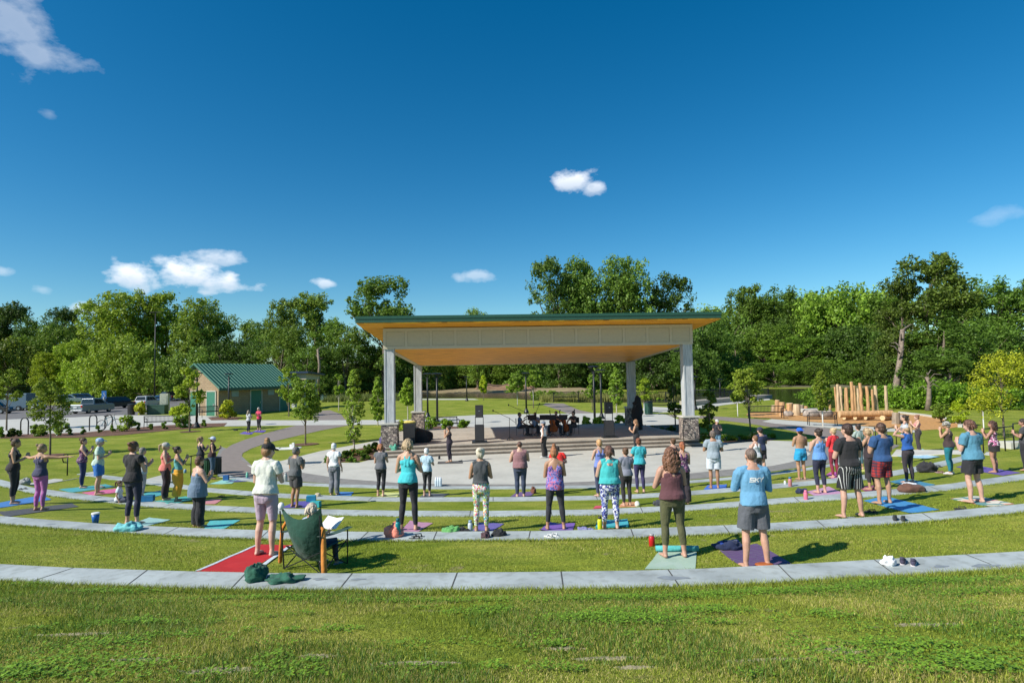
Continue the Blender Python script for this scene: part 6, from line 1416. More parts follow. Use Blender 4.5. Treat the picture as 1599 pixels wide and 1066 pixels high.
# materials with a print
FLORAL1 = pattern('floral leggings', 'floral', [(.75, .75, .70), (.10, .35, .08), (.70, .12, .20), (.75, .75, .70), (.55, .60, .08), (.1, .35, .45), (.72, .72, .68)], 42)
BLUEPRINT = pattern('blue print leggings', 'floral', [(.70, .72, .78), (.06, .07, .28), (.16, .20, .50), (.75, .76, .80), (.03, .03, .12)], 32)
CAMI = pattern('cami print', 'floral', [(.10, .09, .35), (.50, .13, .22), (.16, .22, .55), (.08, .07, .28), (.40, .20, .40)], 38)
PURF = pattern('purple floral', 'floral', [(.05, .02, .06), (.30, .08, .22), (.06, .02, .08), (.08, .03, .10), (.4, .3, .3)], 40)
WPF = pattern('pink white floral', 'floral', [(.45, .12, .25), (.70, .62, .64), (.06, .02, .05), (.55, .2, .35), (.04, .02, .04)], 34)
PINST = pattern('pinstripe shorts', 'vstripe', [(.015, .015, .018)]*4+[(.50, .50, .47)], 27)
GSTR = pattern('grey stripe', 'hstripe', [(.16, .17, .22)]*3+[(.36, .37, .42)], 32)
PLAID = pattern('red plaid', 'plaid', [(.36, .03, .03), (.16, .02, .03), (.03, .03, .06)], 16)
CAMO = pattern('camo hat', 'floral', [(.30, .28, .24), (.12, .11, .10), (.5, .48, .43)], 40)
CAPB = pattern('blue cap', 'floral', [(.22, .36, .62), (.30, .45, .70), (.55, .62, .75)], 18)
LS, TSK, DSK = (.55, .33, .24), (.46, .26, .16), (.36, .19, .11)
BK = (.018, .018, .022); NV = (.022, .028, .065); BR1 = (.10, .05, .025); BLD = (.46, .33, .18); GRY = (.35, .33, .31); WHT = (.72, .70, .66); AUB = (.22, .075, .03); DB = (.035, .022, .016)
PEOPLE = [
 dict(p=(20, 787), h=103, turn=-62, top='tank', tc=(.025, .018, .02), bot='capri', bc=BK, hair='bun', hc=(.12, .07, .04), skin=TSK, loose=.1, label='woman in black tank top and capri leggings at the far left edge, facing right'),
 dict(p=(62, 797), h=105, turn=-8, look=-48, pose='spread', top='racer', tc=(.05, .05, .10), bot='leggings', bc=(.42, .13, .36), hair='bun', hc=(.26, .17, .09), skin=TSK, loose=.05, label='woman in pink leggings with both arms stretched out sideways'),
 dict(p=(128, 762), h=79, turn=-65, pose='prayhigh', top='cami', tc=PURF, bot='leggings', bc=(.025, .03, .10), hair='bun', hc=BR1, skin=LS, label='woman in a dark flowered camisole and navy leggings beside the looped handrail'),
 dict(p=(153, 772), h=89, turn=-68, top='tee', tc=(.46, .58, .50), bot='shorts', bc=(.03, .16, .48), hair='short', hc=GRY, hat=('cap', CAPB), skin=LS, label='woman in pale mint shirt, bright blue shorts and light blue cap'),
 dict(p=(221, 783), h=85, turn=-40, top='tee', tc=(.5, .52, .55), bot='leggings', bc=(.4, .35, .38), hair='short', hc=(.25, .22, .2), skin=LS, label='person in pale clothes mostly hidden behind the woman in black tee and navy leggings'),
 dict(p=(207, 819), h=131, turn=-12, stance=.115, top='tee', tc=(.02, .018, .02), bot='capri', bc=(.022, .024, .05), hair='bun', hc=(.14, .06, .03), skin=LS, leg=1.78, sleeve=.35, loose=.35, label='woman in black tee and navy capri leggings with brown bun, standing by the teal towel'),
 dict(p=(258, 781), h=91, turn=-66, top='tank', tc=(.70, .20, .17), bot='pants', bc=(.03, .02, .03), hair='pony', hc=BLD, hat=('cap', (.45, .43, .40)), skin=LS, loose=.4, label='blond woman in coral tank top and black trousers with pale cap'),
 dict(p=(277, 783), h=87, turn=-60, pose='prayhigh', top='cami', tc=(.10, .33, .33), bot='harem', bc=(.75, .36, .03), hair='bun', hc=DB, band=(.6, .02, .02), skin=TSK, label='woman in loose orange trousers with a red hair tie'),
 dict(p=(309, 823), h=111, turn=-38, fat=.55, top='racer', tc=(.13, .19, .27), bot='flare', bc=(.015, .015, .02), hair='short', hc=(.13, .06, .035), skin=LS, loose=.8, hem=.74, label='woman in long grey blue racerback top and black flared trousers'),
 dict(p=(313, 746), h=65, turn=-40, top='offsh', tc=(.02, .025, .035), bot='leggings', bc=BK, hair='pony', hc=(.42, .27, .13), skin=LS, label='blond woman with ponytail in dark off shoulder top near the litter bins'),
 dict(p=(331, 748), h=67, turn=-68, top='sleeveless', tc=(.035, .012, .018), bot='jeans', bc=(.05, .09, .15), hair='short', hc=BR1, hat=('backcap', (.50, .56, .72)), skin=TSK, label='person in dark sleeveless shirt, jeans and pale blue backwards cap by the litter bins'),
 dict(p=(388, 675.5), h=35.5, turn=-30, top='tee', tc=(.45, .45, .48), bot='leggings', bc=BK, hair='long', hc=(.25, .2, .15), skin=LS, label='small distant figure in grey top, left one of the pair by the trail'),
 dict(p=(404.5, 672.5), h=37, turn=160, top='tee', tc=(.65, .05, .12), bot='capri', bc=BK, hair='short', hc=GRY, skin=LS, label='small distant woman in bright pink red shirt on a purple mat near the trail'),
 dict(p=(415, 867), h=184, turn=-8, stance=.125, top='tee', tc=(.62, .63, .56), bot='biker', bc=(.42, .33, .41), hair='topbun', hc=(.30, .16, .07), hat=('cap', (.02, .02, .022)), skin=(.58, .36, .27), look=-18, sleeve=.5, loose=.55, hem=.93, leg=.90, label='tall woman in cream tee, lilac cycling shorts and black cap on the red mat'),
 dict(p=(461, 792), h=95, turn=-28, sex='m', top='tee', tc=(.10, .105, .11), bot='shorts', bc=(.045, .042, .045), hair='short', hc=(.14, .13, .13), skin=DSK, look=-30, loose=.5, label='grey haired man in charcoal tee and dark shorts on a purple mat'),
 dict(p=(522, 773), h=82, turn=-8, pose='down', top='tee', tc=(.70, .72, .74), bot='pants', bc=(.16, .17, .20), hair='short', hc=WHT, skin=LS, loose=.3, sleeve=.35, hem=.94, label='white haired person in white tee and grey trousers with arms hanging down'),
 dict(p=(595, 775), h=83, turn=-14, top='tee', tc=(.115, .12, .135), bot='capri', bc=BK, hair='fluffy', hc=(.34, .13, .05), skin=LS, sleeve=.3, loose=.4, label='woman with short auburn hair in grey tee and black capri leggings on a yellow mat'),
 dict(p=(638, 828), h=144, turn=-6, stance=.14, top='racer', tc=(.05, .48, .52), bot='leggings', bc=(.02, .02, .026), hair='fluffy', hc=(.40, .29, .17), skin=(.50, .29, .19), loose=.1, label='woman with tousled blond hair in bright turquoise racerback and black leggings, by the coral backpack'),
 dict(p=(667, 775), h=76, turn=-14, top='tee', tc=(.40, .55, .66), bot='capri', bc=(.02, .02, .025), hair='short', hc=WHT, skin=LS, loose=.4, label='woman with white hair in pale blue tee and black capri leggings'),
 dict(p=(702, 721.5), h=57.5, turn=75, pose='face', top='tank', tc=(.03, .02, .03), bot='leggings', bc=(.03, .022, .035), hair='bun', hc=DB, skin=TSK, loose=0, label='instructor in black facing left with hands at her face, near the left speaker'),
 dict(p=(752, 830), h=132, turn=-3, stance=.105, top='sleeveless', tc=(.06, .065, .07), bot='leggings', bc=FLORAL1, hair='bun', hc=(.52, .46, .36), hat=('cap', (.62, .55, .42)), skin=TSK, loose=.3, hem=.97, label='woman in bright flowered leggings, dark sleeveless top and beige cap'),
 dict(p=(813, 776), h=88, turn=0, fat=.5, sex='m', top='sleeveless', tc=(.26, .13, .14), bot='jeans', bc=(.04, .055, .10), hair='stubble', hc=(.10, .05, .035), skin=LS, loose=.7, label='broad person in mauve sleeveless shirt and dark blue trousers on a purple mat'),
 dict(p=(850, 714), h=57, turn=68, pose='down', top='tank', tc=(.74, .73, .70), bot='flare', bc=(.025, .02, .018), hair='short', hc=DB, hat=('cap', (.16, .19, .24)), skin=LS, hem=1.0, shoes=(.6, .6, .6), label='instructor in white tank top, black trousers and grey cap facing left before the stage'),
 dict(p=(873, 768), h=66, turn=0, pose='bow', sex='m', fat=.4, top='tee', tc=(.70, .02, .015), bot='jeans', bc=(.03, .03, .05), hair='short', hc=DB, skin=LS, loose=.7, label='person in bright red shirt bending forward behind the woman in the patterned camisole'),
 dict(p=(868, 827), h=135, turn=-2, stance=.17, top='cami', tc=CAMI, bot='capri', bc=(.025, .026, .032), hair='topbun', hc=(.30, .12, .05), skin=(.42, .23, .14), loose=.55, hem=.84, leg=1.8, label='woman with auburn top bun in patterned blue and red camisole and black capri leggings'),
 dict(p=(994, 712), h=58, turn=62, top='tank', tc=BK, bot='leggings', bc=BK, hair='long', hc=(.22, .11, .05), hl=1.42, skin=TSK, loose=0, label='instructor in black tank top with joined hands, right of the right speaker'),
 dict(p=(938, 775), h=90, turn=20, top='tank', tc=(.16, .22, .55), bot='jeans', bc=(.04, .05, .10), hair='short', hc=(.48, .27, .12), skin=LS, label='short haired blond person in blue tank top, half hidden left of the curly haired woman'),
 dict(p=(954, 826), h=131, turn=0, fat=.45, stance=.13, top='sleeveless', tc=(.045, .42, .42), bot='capri', bc=BLUEPRINT, hair='fluffy', hc=(.12, .055, .035), skin=LS, loose=.6, leg=1.82, hem=.93, keyhole=True, label='curly haired woman in teal top with keyhole back and blue and white patterned leggings'),
 dict(p=(979, 790), h=92, turn=14, fat=.15, top='tee', tc=GSTR, bot='leggings', bc=(.028, .024, .03), hair='bun', hc=BR1, skin=LS, sleeve=.4, label='woman in grey striped tee and black leggings beside the orange mat'),
 dict(p=(1000, 769), h=86, turn=6, top='tee', tc=(.04, .40, .46), bot='leggings', bc=(.035, .03, .10), hair='bun', hc=(.18, .06, .03), skin=LS, sleeve=.6, loose=.4, label='woman in loose turquoise tee and navy leggings'),
 dict(p=(1054, 762), h=79, turn=6, top='tank', tc=BK, bot='leggings', bc=BK, hair='bun', hc=BR1, skin=LS, label='dark haired person with a small bun, mostly hidden behind the long curly hair'),
 dict(p=(1068, 787), h=98, turn=10, fat=.1, top='tank', tc=PURF, bot='flare', bc=(.03, .022, .03), hair='pony', hc=(.30, .10, .04), skin=LS, label='woman with auburn ponytail and black patterned clothes behind the maroon top'),
 dict(p=(1053, 870), h=173, turn=4, fat=.22, stance=.15, top='racer', tc=(.105, .038, .045), bot='capri', bc=(.085, .085, .035), hair='curly', hc=(.17, .075, .04), skin=(.50, .28, .20), hl=1.34, loose=.6, leg=1.72, hem=.90, label='woman with long brown curls in maroon racerback and olive capri leggings'),
 dict(p=(1116, 763), h=92, turn=-8, sex='m', top='tee', tc=(.30, .36, .41), bot='shorts', bc=(.58, .62, .68), hair='short', hc=(.15, .11, .09), skin=DSK, loose=.6, label='man in pale grey blue shirt and white shorts on a blue mat'),
 dict(p=(1121, 704), h=50, turn=170, pose='hip', top='tee', tc=(.02, .02, .025), bot='jeans', bc=(.10, .20, .28), hair='long', hc=BR1, hat=('cap', (.5, .5, .48)), skin=LS, label='woman in black tee and jeans facing the viewer beside the right stone pillar'),
 dict(p=(1181, 887), h=190, turn=2, sex='m', fat=.04, stance=.155, top='long', tc=(.13, .32, .50), bot='shorts', bc=(.095, .10, .115), hair='stubble', hc=(.16, .11, .085), skin=(.52, .29, .20), loose=.25, leg=.84, print_=True, label='balding man in light blue long sleeved shirt lettered SKY and grey shorts'),
 dict(p=(1183, 752), h=73, turn=20, top='tank', tc=(.60, .62, .64), bot='shorts', bc=(.10, .08, .08), hair='short', hc=(.20, .10, .05), skin=(.6, .36, .27), label='brown haired person with bare shoulders seen above the balding head'),
 dict(p=(1190, 742), h=76, turn=12, sex='m', top='tee', tc=(.025, .035, .09), bot='shorts', bc=(.05, .04, .055), hair='short', hc=DB, hat=('cap', (.02, .025, .06)), skin=LS, label='man in navy tee and navy cap at the plaza edge'),
 dict(p=(1252, 749), h=82, turn=8, sex='m', top='none', bot='shorts', bc=(.02, .30, .55), hair='short', hc=DB, hat=('backcap', (.01, .12, .62)), skin=(.42, .235, .14), leg=.62, label='shirtless man in bright blue shorts and blue cap'),
 dict(p=(1282, 770), h=102, turn=12, top='racer', tc=(.12, .28, .58), bot='capri', bc=(.022, .025, .055), hair='bun', hc=DB, skin=LS, loose=.5, label='woman in light blue racerback and navy capri leggings with dark bun on a pink mat'),
 dict(p=(1304, 746), h=79, turn=18, top='long', tc=(.62, .03, .04), bot='leggings', bc=(.23, .025, .05), hair='bun', hc=BLD, skin=LS, label='woman in red long sleeved top and maroon leggings on the magenta mat'),
 dict(p=(1331, 808), h=148, turn=10, sex='m', stance=.19, top='tee', tc=(.018, .017, .02), bot='shorts', bc=PINST, hair='short', hc=(.04, .02, .015), skin=(.52, .30, .22), loose=.35, hem=.93, leg=.92, label='man in black tee and black shorts with thin white stripes'),
 dict(p=(1343, 733), h=72, turn=15, top='long', tc=(.33, .40, .37), bot='capri', bc=(.05, .12, .16), hair='short', hc=DB, skin=LS, label='person in pale sage sleeves and teal leggings on the yellow mat'),
 dict(p=(1361, 765), h=98, turn=30, pose='prayhigh', top='tank', tc=(.03, .02, .025), bot='capri', bc=(.03, .025, .03), hair='pony', hc=(.40, .28, .16), skin=TSK, label='blond woman in black with raised forearms on the maroon mat, left of the plaid shorts'),
 dict(p=(1381, 787), h=128, turn=14, sex='m', stance=.14, top='tee', tc=(.022, .075, .20), bot='shorts', bc=PLAID, hair='short', hc=(.07, .035, .022), skin=(.46, .26, .17), loose=.45, hem=.90, leg=.80, label='man in navy blue tee and red plaid shorts on the blue mat'),
 dict(p=(1420, 754), h=92, turn=20, pose='head', stance=.12, top='sleeveless', tc=(.015, .09, .33), bot='leggings', bc=(.035, .028, .035), hair='pony', hc=(.42, .28, .16), hat=('visor', (.45, .46, .48)), skin=(.55, .32, .23), hem=.96, label='woman in royal blue top holding both hands up to her head'),
 dict(p=(1416, 722), h=75, turn=45, top='tank', tc=(.28, .45, .55), bot='leggings', bc=BK, hair='bun', hc=DB, skin=LS, label='dark haired woman in pale blue top seen just behind the raised arms'),
 dict(p=(1435, 706), h=59, turn=75, pose='prayhigh', top='bra', tc=(.60, .22, .22), bot='leggings', bc=(.035, .028, .03), hair='bun', hc=(.25, .11, .06), skin=(.55, .33, .24), loose=0, label='woman in coral sports top and black leggings standing on a blue towel, facing left'),
 dict(p=(1484, 741), h=84, turn=42, pose='face', fat=.1, top='tank', tc=(.05, .03, .03), bot='leggings', bc=(.01, .17, .22), hair='short', hc=(.3, .25, .2), hat=('hat', CAMO), skin=TSK, shoes=(.55, .5, .5), label='woman in black tank, teal leggings and patterned bucket hat'),
 dict(p=(1523, 785), h=131, turn=16, sex='m', stance=.14, top='tee', tc=(.085, .25, .36), bot='shorts', bc=(.02, .019, .024), hair='fluffy', hc=(.12, .055, .035), skin=(.56, .33, .25), loose=1.0, sleeve=.6, leg=.72, label='man in loose steel blue tee and black shorts on a patterned towel'),
 dict(p=(1554, 738), h=82, turn=38, pose='prayhigh', top='cami', tc=WPF, bot='skirt', bc=(.022, .018, .02), hair='curly', hc=(.07, .03, .02), skin=(.42, .22, .15), hl=1.40, label='woman with long dark curls in flowered top and black skirt on the purple mat'),
 dict(p=(1603, 735), h=82, turn=40, sex='m', top='tee', tc=(.05, .052, .058), bot='pants', bc=(.02, .02, .024), hair='short', hc=DB, skin=(.40, .22, .15), label='person in grey tee cut by the right edge'),
]
def g_noh(px, py): return G(px, py)
MADE = {}
for sp in PEOPLE:
    px, py = sp['p']; b = G(px, py)
    if px in (702, 850, 994, 1121): b = P(px, py, .022 if px != 994 else .022)
    top = ZY(px, py-sp['h'], b.y)-b.z; fullh = {'bow': 1.50}.get(sp.get('pose'), 1.73)
    if sp.get('hair') == 'topbun': fullh = 1.80
    sc = top/fullh; o = make_person(sp, b+Vector((0, 0, .012)), sc, sp['h'] > 110); MADE[px] = (o, sp, sc)
# seated musicians
def chair_simple(loc, rz, label, sc=1.0):
    t = thing('chair', label, 'chair', loc, rz, 'black chairs of the musicians'); t.scale = (sc, sc, sc)
    mb = MB(); mb.box((0, 0, .44), (.44, .42, .05), bev=.01); mb.build('seat', DKPLASTIC, t); mb = MB(); mb.box((0, -.22, .78), (.42, .04, .32), bev=.01); mb.build('backrest', DKPLASTIC, t)
    for x in (-.2, .2):
        for y in (-.2, .2): mb = MB(); mb.tube([(x, y, 0), (x, y, .44 if y > 0 else .9)], .012, 6); mb.build('leg', BLACK, t)
MUS = [(812, 679, 643, -150+60, 'violin', (.05, .10, .20), 'seated musician in blue shirt at the left playing the violin, facing right'), (836, 678, 643, 160, 'violin', (.22, .30, .45), 'seated musician in pale blue shirt behind the music stand'), (869, 678, 641, 165, 'cello', (.02, .02, .03), 'first seated cellist in black, left of the two'), (896, 678, 641, 120, 'cello', (.025, .02, .025), 'second seated cellist in black, rightmost musician')]
for i, (px, py, top, tn, pz, c, lb) in enumerate(MUS):
    b = P(px, py, STG+.02); hh = ZY(px, top, b.y)-b.z; sc = hh/1.30
    sp = dict(pose='cello', sex='m', top='tee', tc=c, bot='pants', bc=(.02, .02, .025), hair='short', hc=DB, skin=(.40, .22, .15), turn=tn, label=lb, shoes=(.02, .02, .02), leg=1.97)
    make_person(sp, b, sc, False); chair_simple(b, R(tn), 'black chair under '+['the blue shirted violinist', 'the musician in pale blue', 'the left cellist', 'the right cellist'][i], sc)
    WOODR = plain('varnished wood', (.30, .075, .02), .25, var=.25, scale=6)
    t = thing('cello' if pz == 'cello' else 'violin', ('varnished red brown cello held by the '+('left' if i == 2 else 'right')+' cellist') if pz == 'cello' else ('small brown violin held by the '+('leftmost musician' if i == 0 else 'musician in pale blue')), 'cello' if pz == 'cello' else 'violin', b, R(tn))
    S_ = (1.0 if pz == 'cello' else .42)*sc; org = Vector((.02, .42, .18)) if pz == 'cello' else Vector((-.1, .22, 1.02-.12)); tilt = Matrix.Rotation(R(-16) if pz == 'cello' else R(-50), 3, 'X') @ Matrix.Rotation(R(8), 3, 'Y')
    prof = [(0, .0), (.14, .01), (.20, .08), (.215, .18), (.18, .28), (.125, .35), (.12, .42), (.15, .50), (.165, .58), (.13, .67), (.06, .71), (0, .715)]
    mb = MB(); pts = [(x, z) for x, z in prof]+[(-x, z) for x, z in prof[-2:0:-1]]; mb.prism(pts, -.055, .055, 'y'); mb.v = [tuple(org*sc+tilt @ (Vector((v[0], -v[1], v[2]))*S_*1.05)) for v in mb.v]; cb = mb.build('body', WOODR, t, bevel=.01)
    mb = MB(); q = lambda x, y, z: org*sc+tilt @ (Vector((x, y, z))*S_*1.05)
    mb.tube([q(0, .06, .40), q(0, .07, 1.12)], .022*S_, 6); mb.tube([q(0, .05, 1.12), q(0, .0, 1.18), q(0, -.04, 1.15)], .024*S_, 6); mb.build('neck', DKPLASTIC, t)
    if pz == 'cello': mb = MB(); mb.tube([q(0, 0, 0), q(0, .0, -.2)], .008, 5); mb.build('endpin', STEEL, t)
    mb = MB(); mb.tube([(.28*sc, .45*sc, .98*sc), (-.28*sc, .52*sc, .93*sc)], .006, 5); mb.build('bow', DKPLASTIC, t)
# seated reader in the folding chair
cb_ = G(493, 886); CT = -26
sc0 = 1.0
rd = dict(pose='sit', turn=CT, top='tee', tc=(.42, .50, .62), bot='leggings', bc=(.04, .05, .08), hair='fluffy', hc=(.50, .42, .32), skin=TSK, look=0, nod=18, shoes=(.2, .2, .22), label='person with grey blond hair reading in the green folding chair')
ro = make_person(rd, cb_+Matrix.Rotation(R(CT), 3, 'Z') @ Vector((0, -.06, -.05)), .84, True)
ct = thing('folding_chair', 'dark green folding camp chair with black frame beside the red mat', 'camp chair', cb_, R(CT))
GF = cloth((.008, .060, .036)); ct.scale = (1.16, 1.0, .90); mb = MB()
def cloth_sheet(mb, grid, th=.006):
    rows = len(grid); cols = len(grid[0]); n0 = len(mb.v)
    V = [Vector(p) for r in grid for p in r]+[Vector(p)+Vector((0, -th, -th)) for r in grid for p in r]; Fc = []
    for i in range(rows-1):
        for j in range(cols-1):
            a = i*cols+j; Fc.append((a, a+1, a+cols+1, a+cols)); k = rows*cols; Fc.append((a+k, a+cols+k, a+cols+1+k, a+1+k))
    mb.add(V, Fc)
g = []
for i in range(9):
    v = i/8; row = []
    for j in range(11):
        u = j/10*2-1; w_ = .25+.12*v; zc = .20+.72*v; sag = (1-u*u); z = zc+.17*v*u*u*1.4-.03*sag*(1-v); y = -.10-.23*v-.15*sag*math.sin(v*2.7+.2); row.append((u*w_, y, z))
    g.append(row)
cloth_sheet(mb, g); mb.build('backrest', GF, ct, True)
mb = MB(); g = [[(u*.28, -.2+.5*v, .40+.05*v-.06*(1-u*u)) for u in np.linspace(-1, 1, 9)] for v in np.linspace(0, 1, 7)]; cloth_sheet(mb, g); mb.build('seat', GF, ct, True)
for s in (-1, 1):
    mb = MB(); mb.tube([(s*.33, -.28, .02), (s*.35, -.34, 1.02)], .011, 6); mb.build('back_pole', BLACK, ct)
    mb = MB(); mb.tube([(s*.33, -.28, .02), (s*.30, .32, .44)], .010, 6); mb.tube([(s*.30, .32, .02), (s*.30, -.24, .40)], .010, 6); mb.tube([(s*.31, .32, .02), (s*.33, .30, .66)], .010, 6); mb.build('leg', BLACK, ct)
    mb = MB(); g = [[(s*(.33+.05*u), -.32+.68*v, .66-.02*(1-(2*v-1)**2)) for u in (-1, 0, 1)] for v in np.linspace(0, 1, 6)]; cloth_sheet(mb, g); mb.build('armrest', GF, ct, True)
mb = MB(); mb.tube([(-.33, -.28, .03), (.30, .32, .40)], .009, 6); mb.tube([(.33, -.28, .03), (-.30, .32, .40)], .009, 6); mb.tube([(-.33, -.28, .03), (.33, -.24, .40)], .009, 6); mb.tube([(.33, -.28, .03), (-.33, -.24, .40)], .009, 6); mb.build('cross_brace', BLACK, ct)
Lc = lambda x, y, z: cb_+Matrix.Rotation(R(CT), 3, 'Z') @ Vector((x, y, z))
def tubecloth(name, label, pts, r, col, cat='cloth'):
    o0_ = Vector(pts[0]); mb = MB(); mb.tube([Vector(p)-o0_ for p in pts], r, 12, rnd=True); mb.v = [tuple(Vector(v)*(1)+Vector((1, 1, .3))*.012*noise.noise(Vector(v)*14)) for v in mb.v]
    return tag(mb.build(name, cloth(col), smooth=True, loc=o0_), label, cat)
tubecloth('orange_scarf', 'orange fleece sleeve hanging from the left arm of the green chair', [Lc(-.34, -.22, .71), Lc(-.40, -.22, .72), Lc(-.46, -.24, .62), Lc(-.47, -.26, .4), Lc(-.47, -.27, .12)], [.02, .028, .026, .026, .03], (.62, .20, .02), 'garment')
tubecloth('orange_jacket', 'orange fleece hanging from the right arm of the green chair down to the grass', [Lc(.34, -.25, .72), Lc(.40, -.26, .69), Lc(.43, -.28, .45), Lc(.45, -.30, .2), Lc(.47, -.31, .04)], [.025, .032, .034, .038, .042], (.60, .22, .03), 'garment')
o0_ = Lc(.08, .30, .62); mb = MB()
for s in (-1, 1): mb.box((s*.085, 0, .02), (.17, .24, .012), M=Matrix.Rotation(s*R(-14), 3, 'Y'))
o = tag(mb.build('open_book', plain('paper', (.78, .78, .76), .8), loc=o0_, rz=R(CT)), 'open white book held by the person in the green chair', 'book'); o.rotation_euler = (R(35), 0, R(CT))
mb = MB(); mb.ell((0, 0, 0), (.05, .04, .06), 10, 8); tag(mb.build('white_cloth', cloth((.7, .7, .7)), smooth=True, loc=Lc(-.36, -.36, 1.0)), 'small white cloth draped on the left top corner of the green chair', 'cloth')
# kneeling child
kc = G(186, 784); cs = dict(pose='floor', turn=-70, top='tee', tc=(.62, .68, .74), bot='leggings', bc=(.05, .06, .1), hair='pony', hc=BR1, skin=LS, label='child in white and pale blue top sitting on the grass by the navy leggings'); make_person(cs, kc, .72, False)
flush()
# lettering on the blue shirt
o, sp, sc = MADE[1181]; shirt = [c for c in o.children if c.name.startswith('long_sleeved')][0]
from mathutils.bvhtree import BVHTree
bv = BVHTree.FromPolygons([v.co for v in shirt.data.vertices], [tuple(p.vertices) for p in shirt.data.polygons])
def print_strokes(name, strokes, wd, mat, parent, bv):
    mb = MB()
    for st in strokes:
        for (x0, z0), (x1, z1) in zip(st, st[1:]):
            n = max(2, int(math.hypot(x1-x0, z1-z0)/.008)); L_ = []; dx, dz = (x1-x0), (z1-z0); l = math.hypot(dx, dz) or 1; nx_, nz_ = -dz/l*wd, dx/l*wd
            ex, ez = dx/l*wd*.7, dz/l*wd*.7
            for k in range(n+1):
                t = k/n; x, z = x0-ex+(dx+2*ex)*t, z0-ez+(dz+2*ez)*t
                for s in (-1, 1):
                    X, Z = x+nx_*s, z+nz_*s; h = bv.ray_cast(Vector((X, -1, Z)), Vector((0, 1, 0)))[0]; y = (h.y if h else -.1)-.0035; L_.append((X, y, Z))
            mb.add(L_, [(2*k, 2*k+1, 2*k+3, 2*k+2) for k in range(n)])
    return mb.build(name, mat, parent)
def let(ch, x, z, h, w_):
    sl = .22*h; q = lambda u, v: (x+u*w_+v*sl, z+v*h)
    return {'S': [[q(1, 1), q(.1, 1), q(0, .9), q(0, .58), q(.1, .5), q(.9, .5), q(1, .42), q(1, .1), q(.9, 0), q(0, 0)]],
            'K': [[q(0, 0), q(0, 1)], [q(0, .42), q(1, 1)], [q(.3, .55), q(1, 0)]], 'Y': [[q(0, 1), q(.5, .5), q(1.05, 1.12)], [q(.5, .5), q(.45, 0)]]}[ch]
WP = plain('white print', (.8, .8, .8), .6)
ss = []
for i, ch in enumerate('SKY'): ss += let(ch, -.085+i*.070, 1.235, .052, .052)
print_strokes('shirt_print', ss, .0085, WP, shirt, bv)
print_strokes('shirt_mark', [[(-.02, 1.215), (.03, 1.213), (.055, 1.222)], [(.0, 1.203), (.045, 1.206)]], .003, plain('navy print', (.03, .06, .15), .6), shirt, bv)
# keyhole on the teal top
o, sp, sc = MADE[954]; shirt = [c for c in o.children if c.name.startswith('tank_top')][0]; bv = BVHTree.FromPolygons([v.co for v in shirt.data.vertices], [tuple(p.vertices) for p in shirt.data.polygons])
print_strokes('keyhole', [[(-.05, 1.345), (.05, 1.345)], [(-.035, 1.33), (.035, 1.33)]], .016, skin(LS), shirt, bv)
print_strokes('strap', [[(-.02, 1.365), (-.008, 1.315)], [(.02, 1.365), (.008, 1.315)]], .006, plain('strap', (.02, .02, .02), .6), shirt, bv)
# ---------------------------------------------------------------- mats, bags, shoes, bottles
MATQ = []
def mat_(label, col, px, n=(10, 5), th=.008, lift=.012, z=None, name='yoga_mat', cat='yoga mat', wav=.008):
    q = [G(*p) if z is None else P(p[0], p[1], z) for p in px]; o0_ = q[0].copy(); MATQ.append([(v.x, v.y) for v in q]); mb = MB(); V = []; N1, N2 = n
    for i in range(N1+1):
        for j in range(N2+1):
            u, v = i/N1, j/N2; p = (q[0]*(1-u)+q[1]*u)*(1-v)+(q[3]*(1-u)+q[2]*u)*v; zz = (terrain(p.x, p.y) if z is None else z)
            if z is None:   # a mat lies across small steps without dipping
                zz = max(zz, p.z-.03)
            cu = .035*max(0, noise.noise((q[0].x, i//N1, j//N2*3.3)))*(abs(2*u-1)**7)*(abs(2*v-1)**2)*2; V.append((p.x-o0_.x, p.y-o0_.y, zz-o0_.z+lift+cu+wav*noise.noise((p.x*3, p.y*3, u*2))))
    k = len(V); W2 = N2+1; V += [(x, y, zz-th) for x, y, zz in V]; Fc = []
    for i in range(N1):
        for j in range(N2): a = i*W2+j; Fc += [(a, a+1, a+W2+1, a+W2), (a+k, a+W2+k, a+W2+1+k, a+1+k)]
    ed = [i*W2 for i in range(N1+1)]+[N1*W2+j for j in range(1, W2)]+[i*W2+N2 for i in range(N1-1, -1, -1)]+[j for j in range(N2-1, 0, -1)]
    for a, b in zip(ed, ed[1:]+ed[:1]): Fc.append((a, b, b+k, a+k))
    mb.add(V, Fc); m = col if not isinstance(col, tuple) else cloth(col, .06); return tag(mb.build(name, m, smooth=False, loc=o0_), label, cat)
TEAL = (.03, .33, .36); BLU = (.01, .17, .50)
mat_('blue mat under the feet of the leftmost woman in black', BLU, [(-12, 787), (66, 773), (80, 780), (0, 793)])
mat_('black mat under the woman in pink leggings', (.03, .032, .036), [(-5, 800), (112, 786), (123, 791), (10, 807)])
mat_('teal mat of the woman in the flowered camisole', TEAL, [(92, 764), (165, 756), (180, 760), (112, 769)])
mat_('pink mat of the woman in blue shorts', (.62, .10, .25), [(128, 769), (180, 763), (188, 768), (146, 773.5)])
mat_('pale mint mat behind the woman in black tee', (.30, .52, .48), [(200, 820), (233, 808), (266, 812), (226, 822)])
mat_('teal mat left of the coral tank top woman', TEAL, [(222, 771), (250, 766), (256, 772), (240, 776)])
mat_('green teal mat under the orange trousers', (.04, .40, .34), [(240, 783), (290, 775), (302, 779), (262, 787)])
mat_('turquoise mat beside the woman in the grey blue top', (.05, .45, .45), [(318, 826), (328, 813), (375, 812), (350, 826)])
mat_('pink mat strip behind the grey blue top, on the lawn', (.55, .2, .22), [(300, 787), (330, 780), (347, 780), (336, 787)])
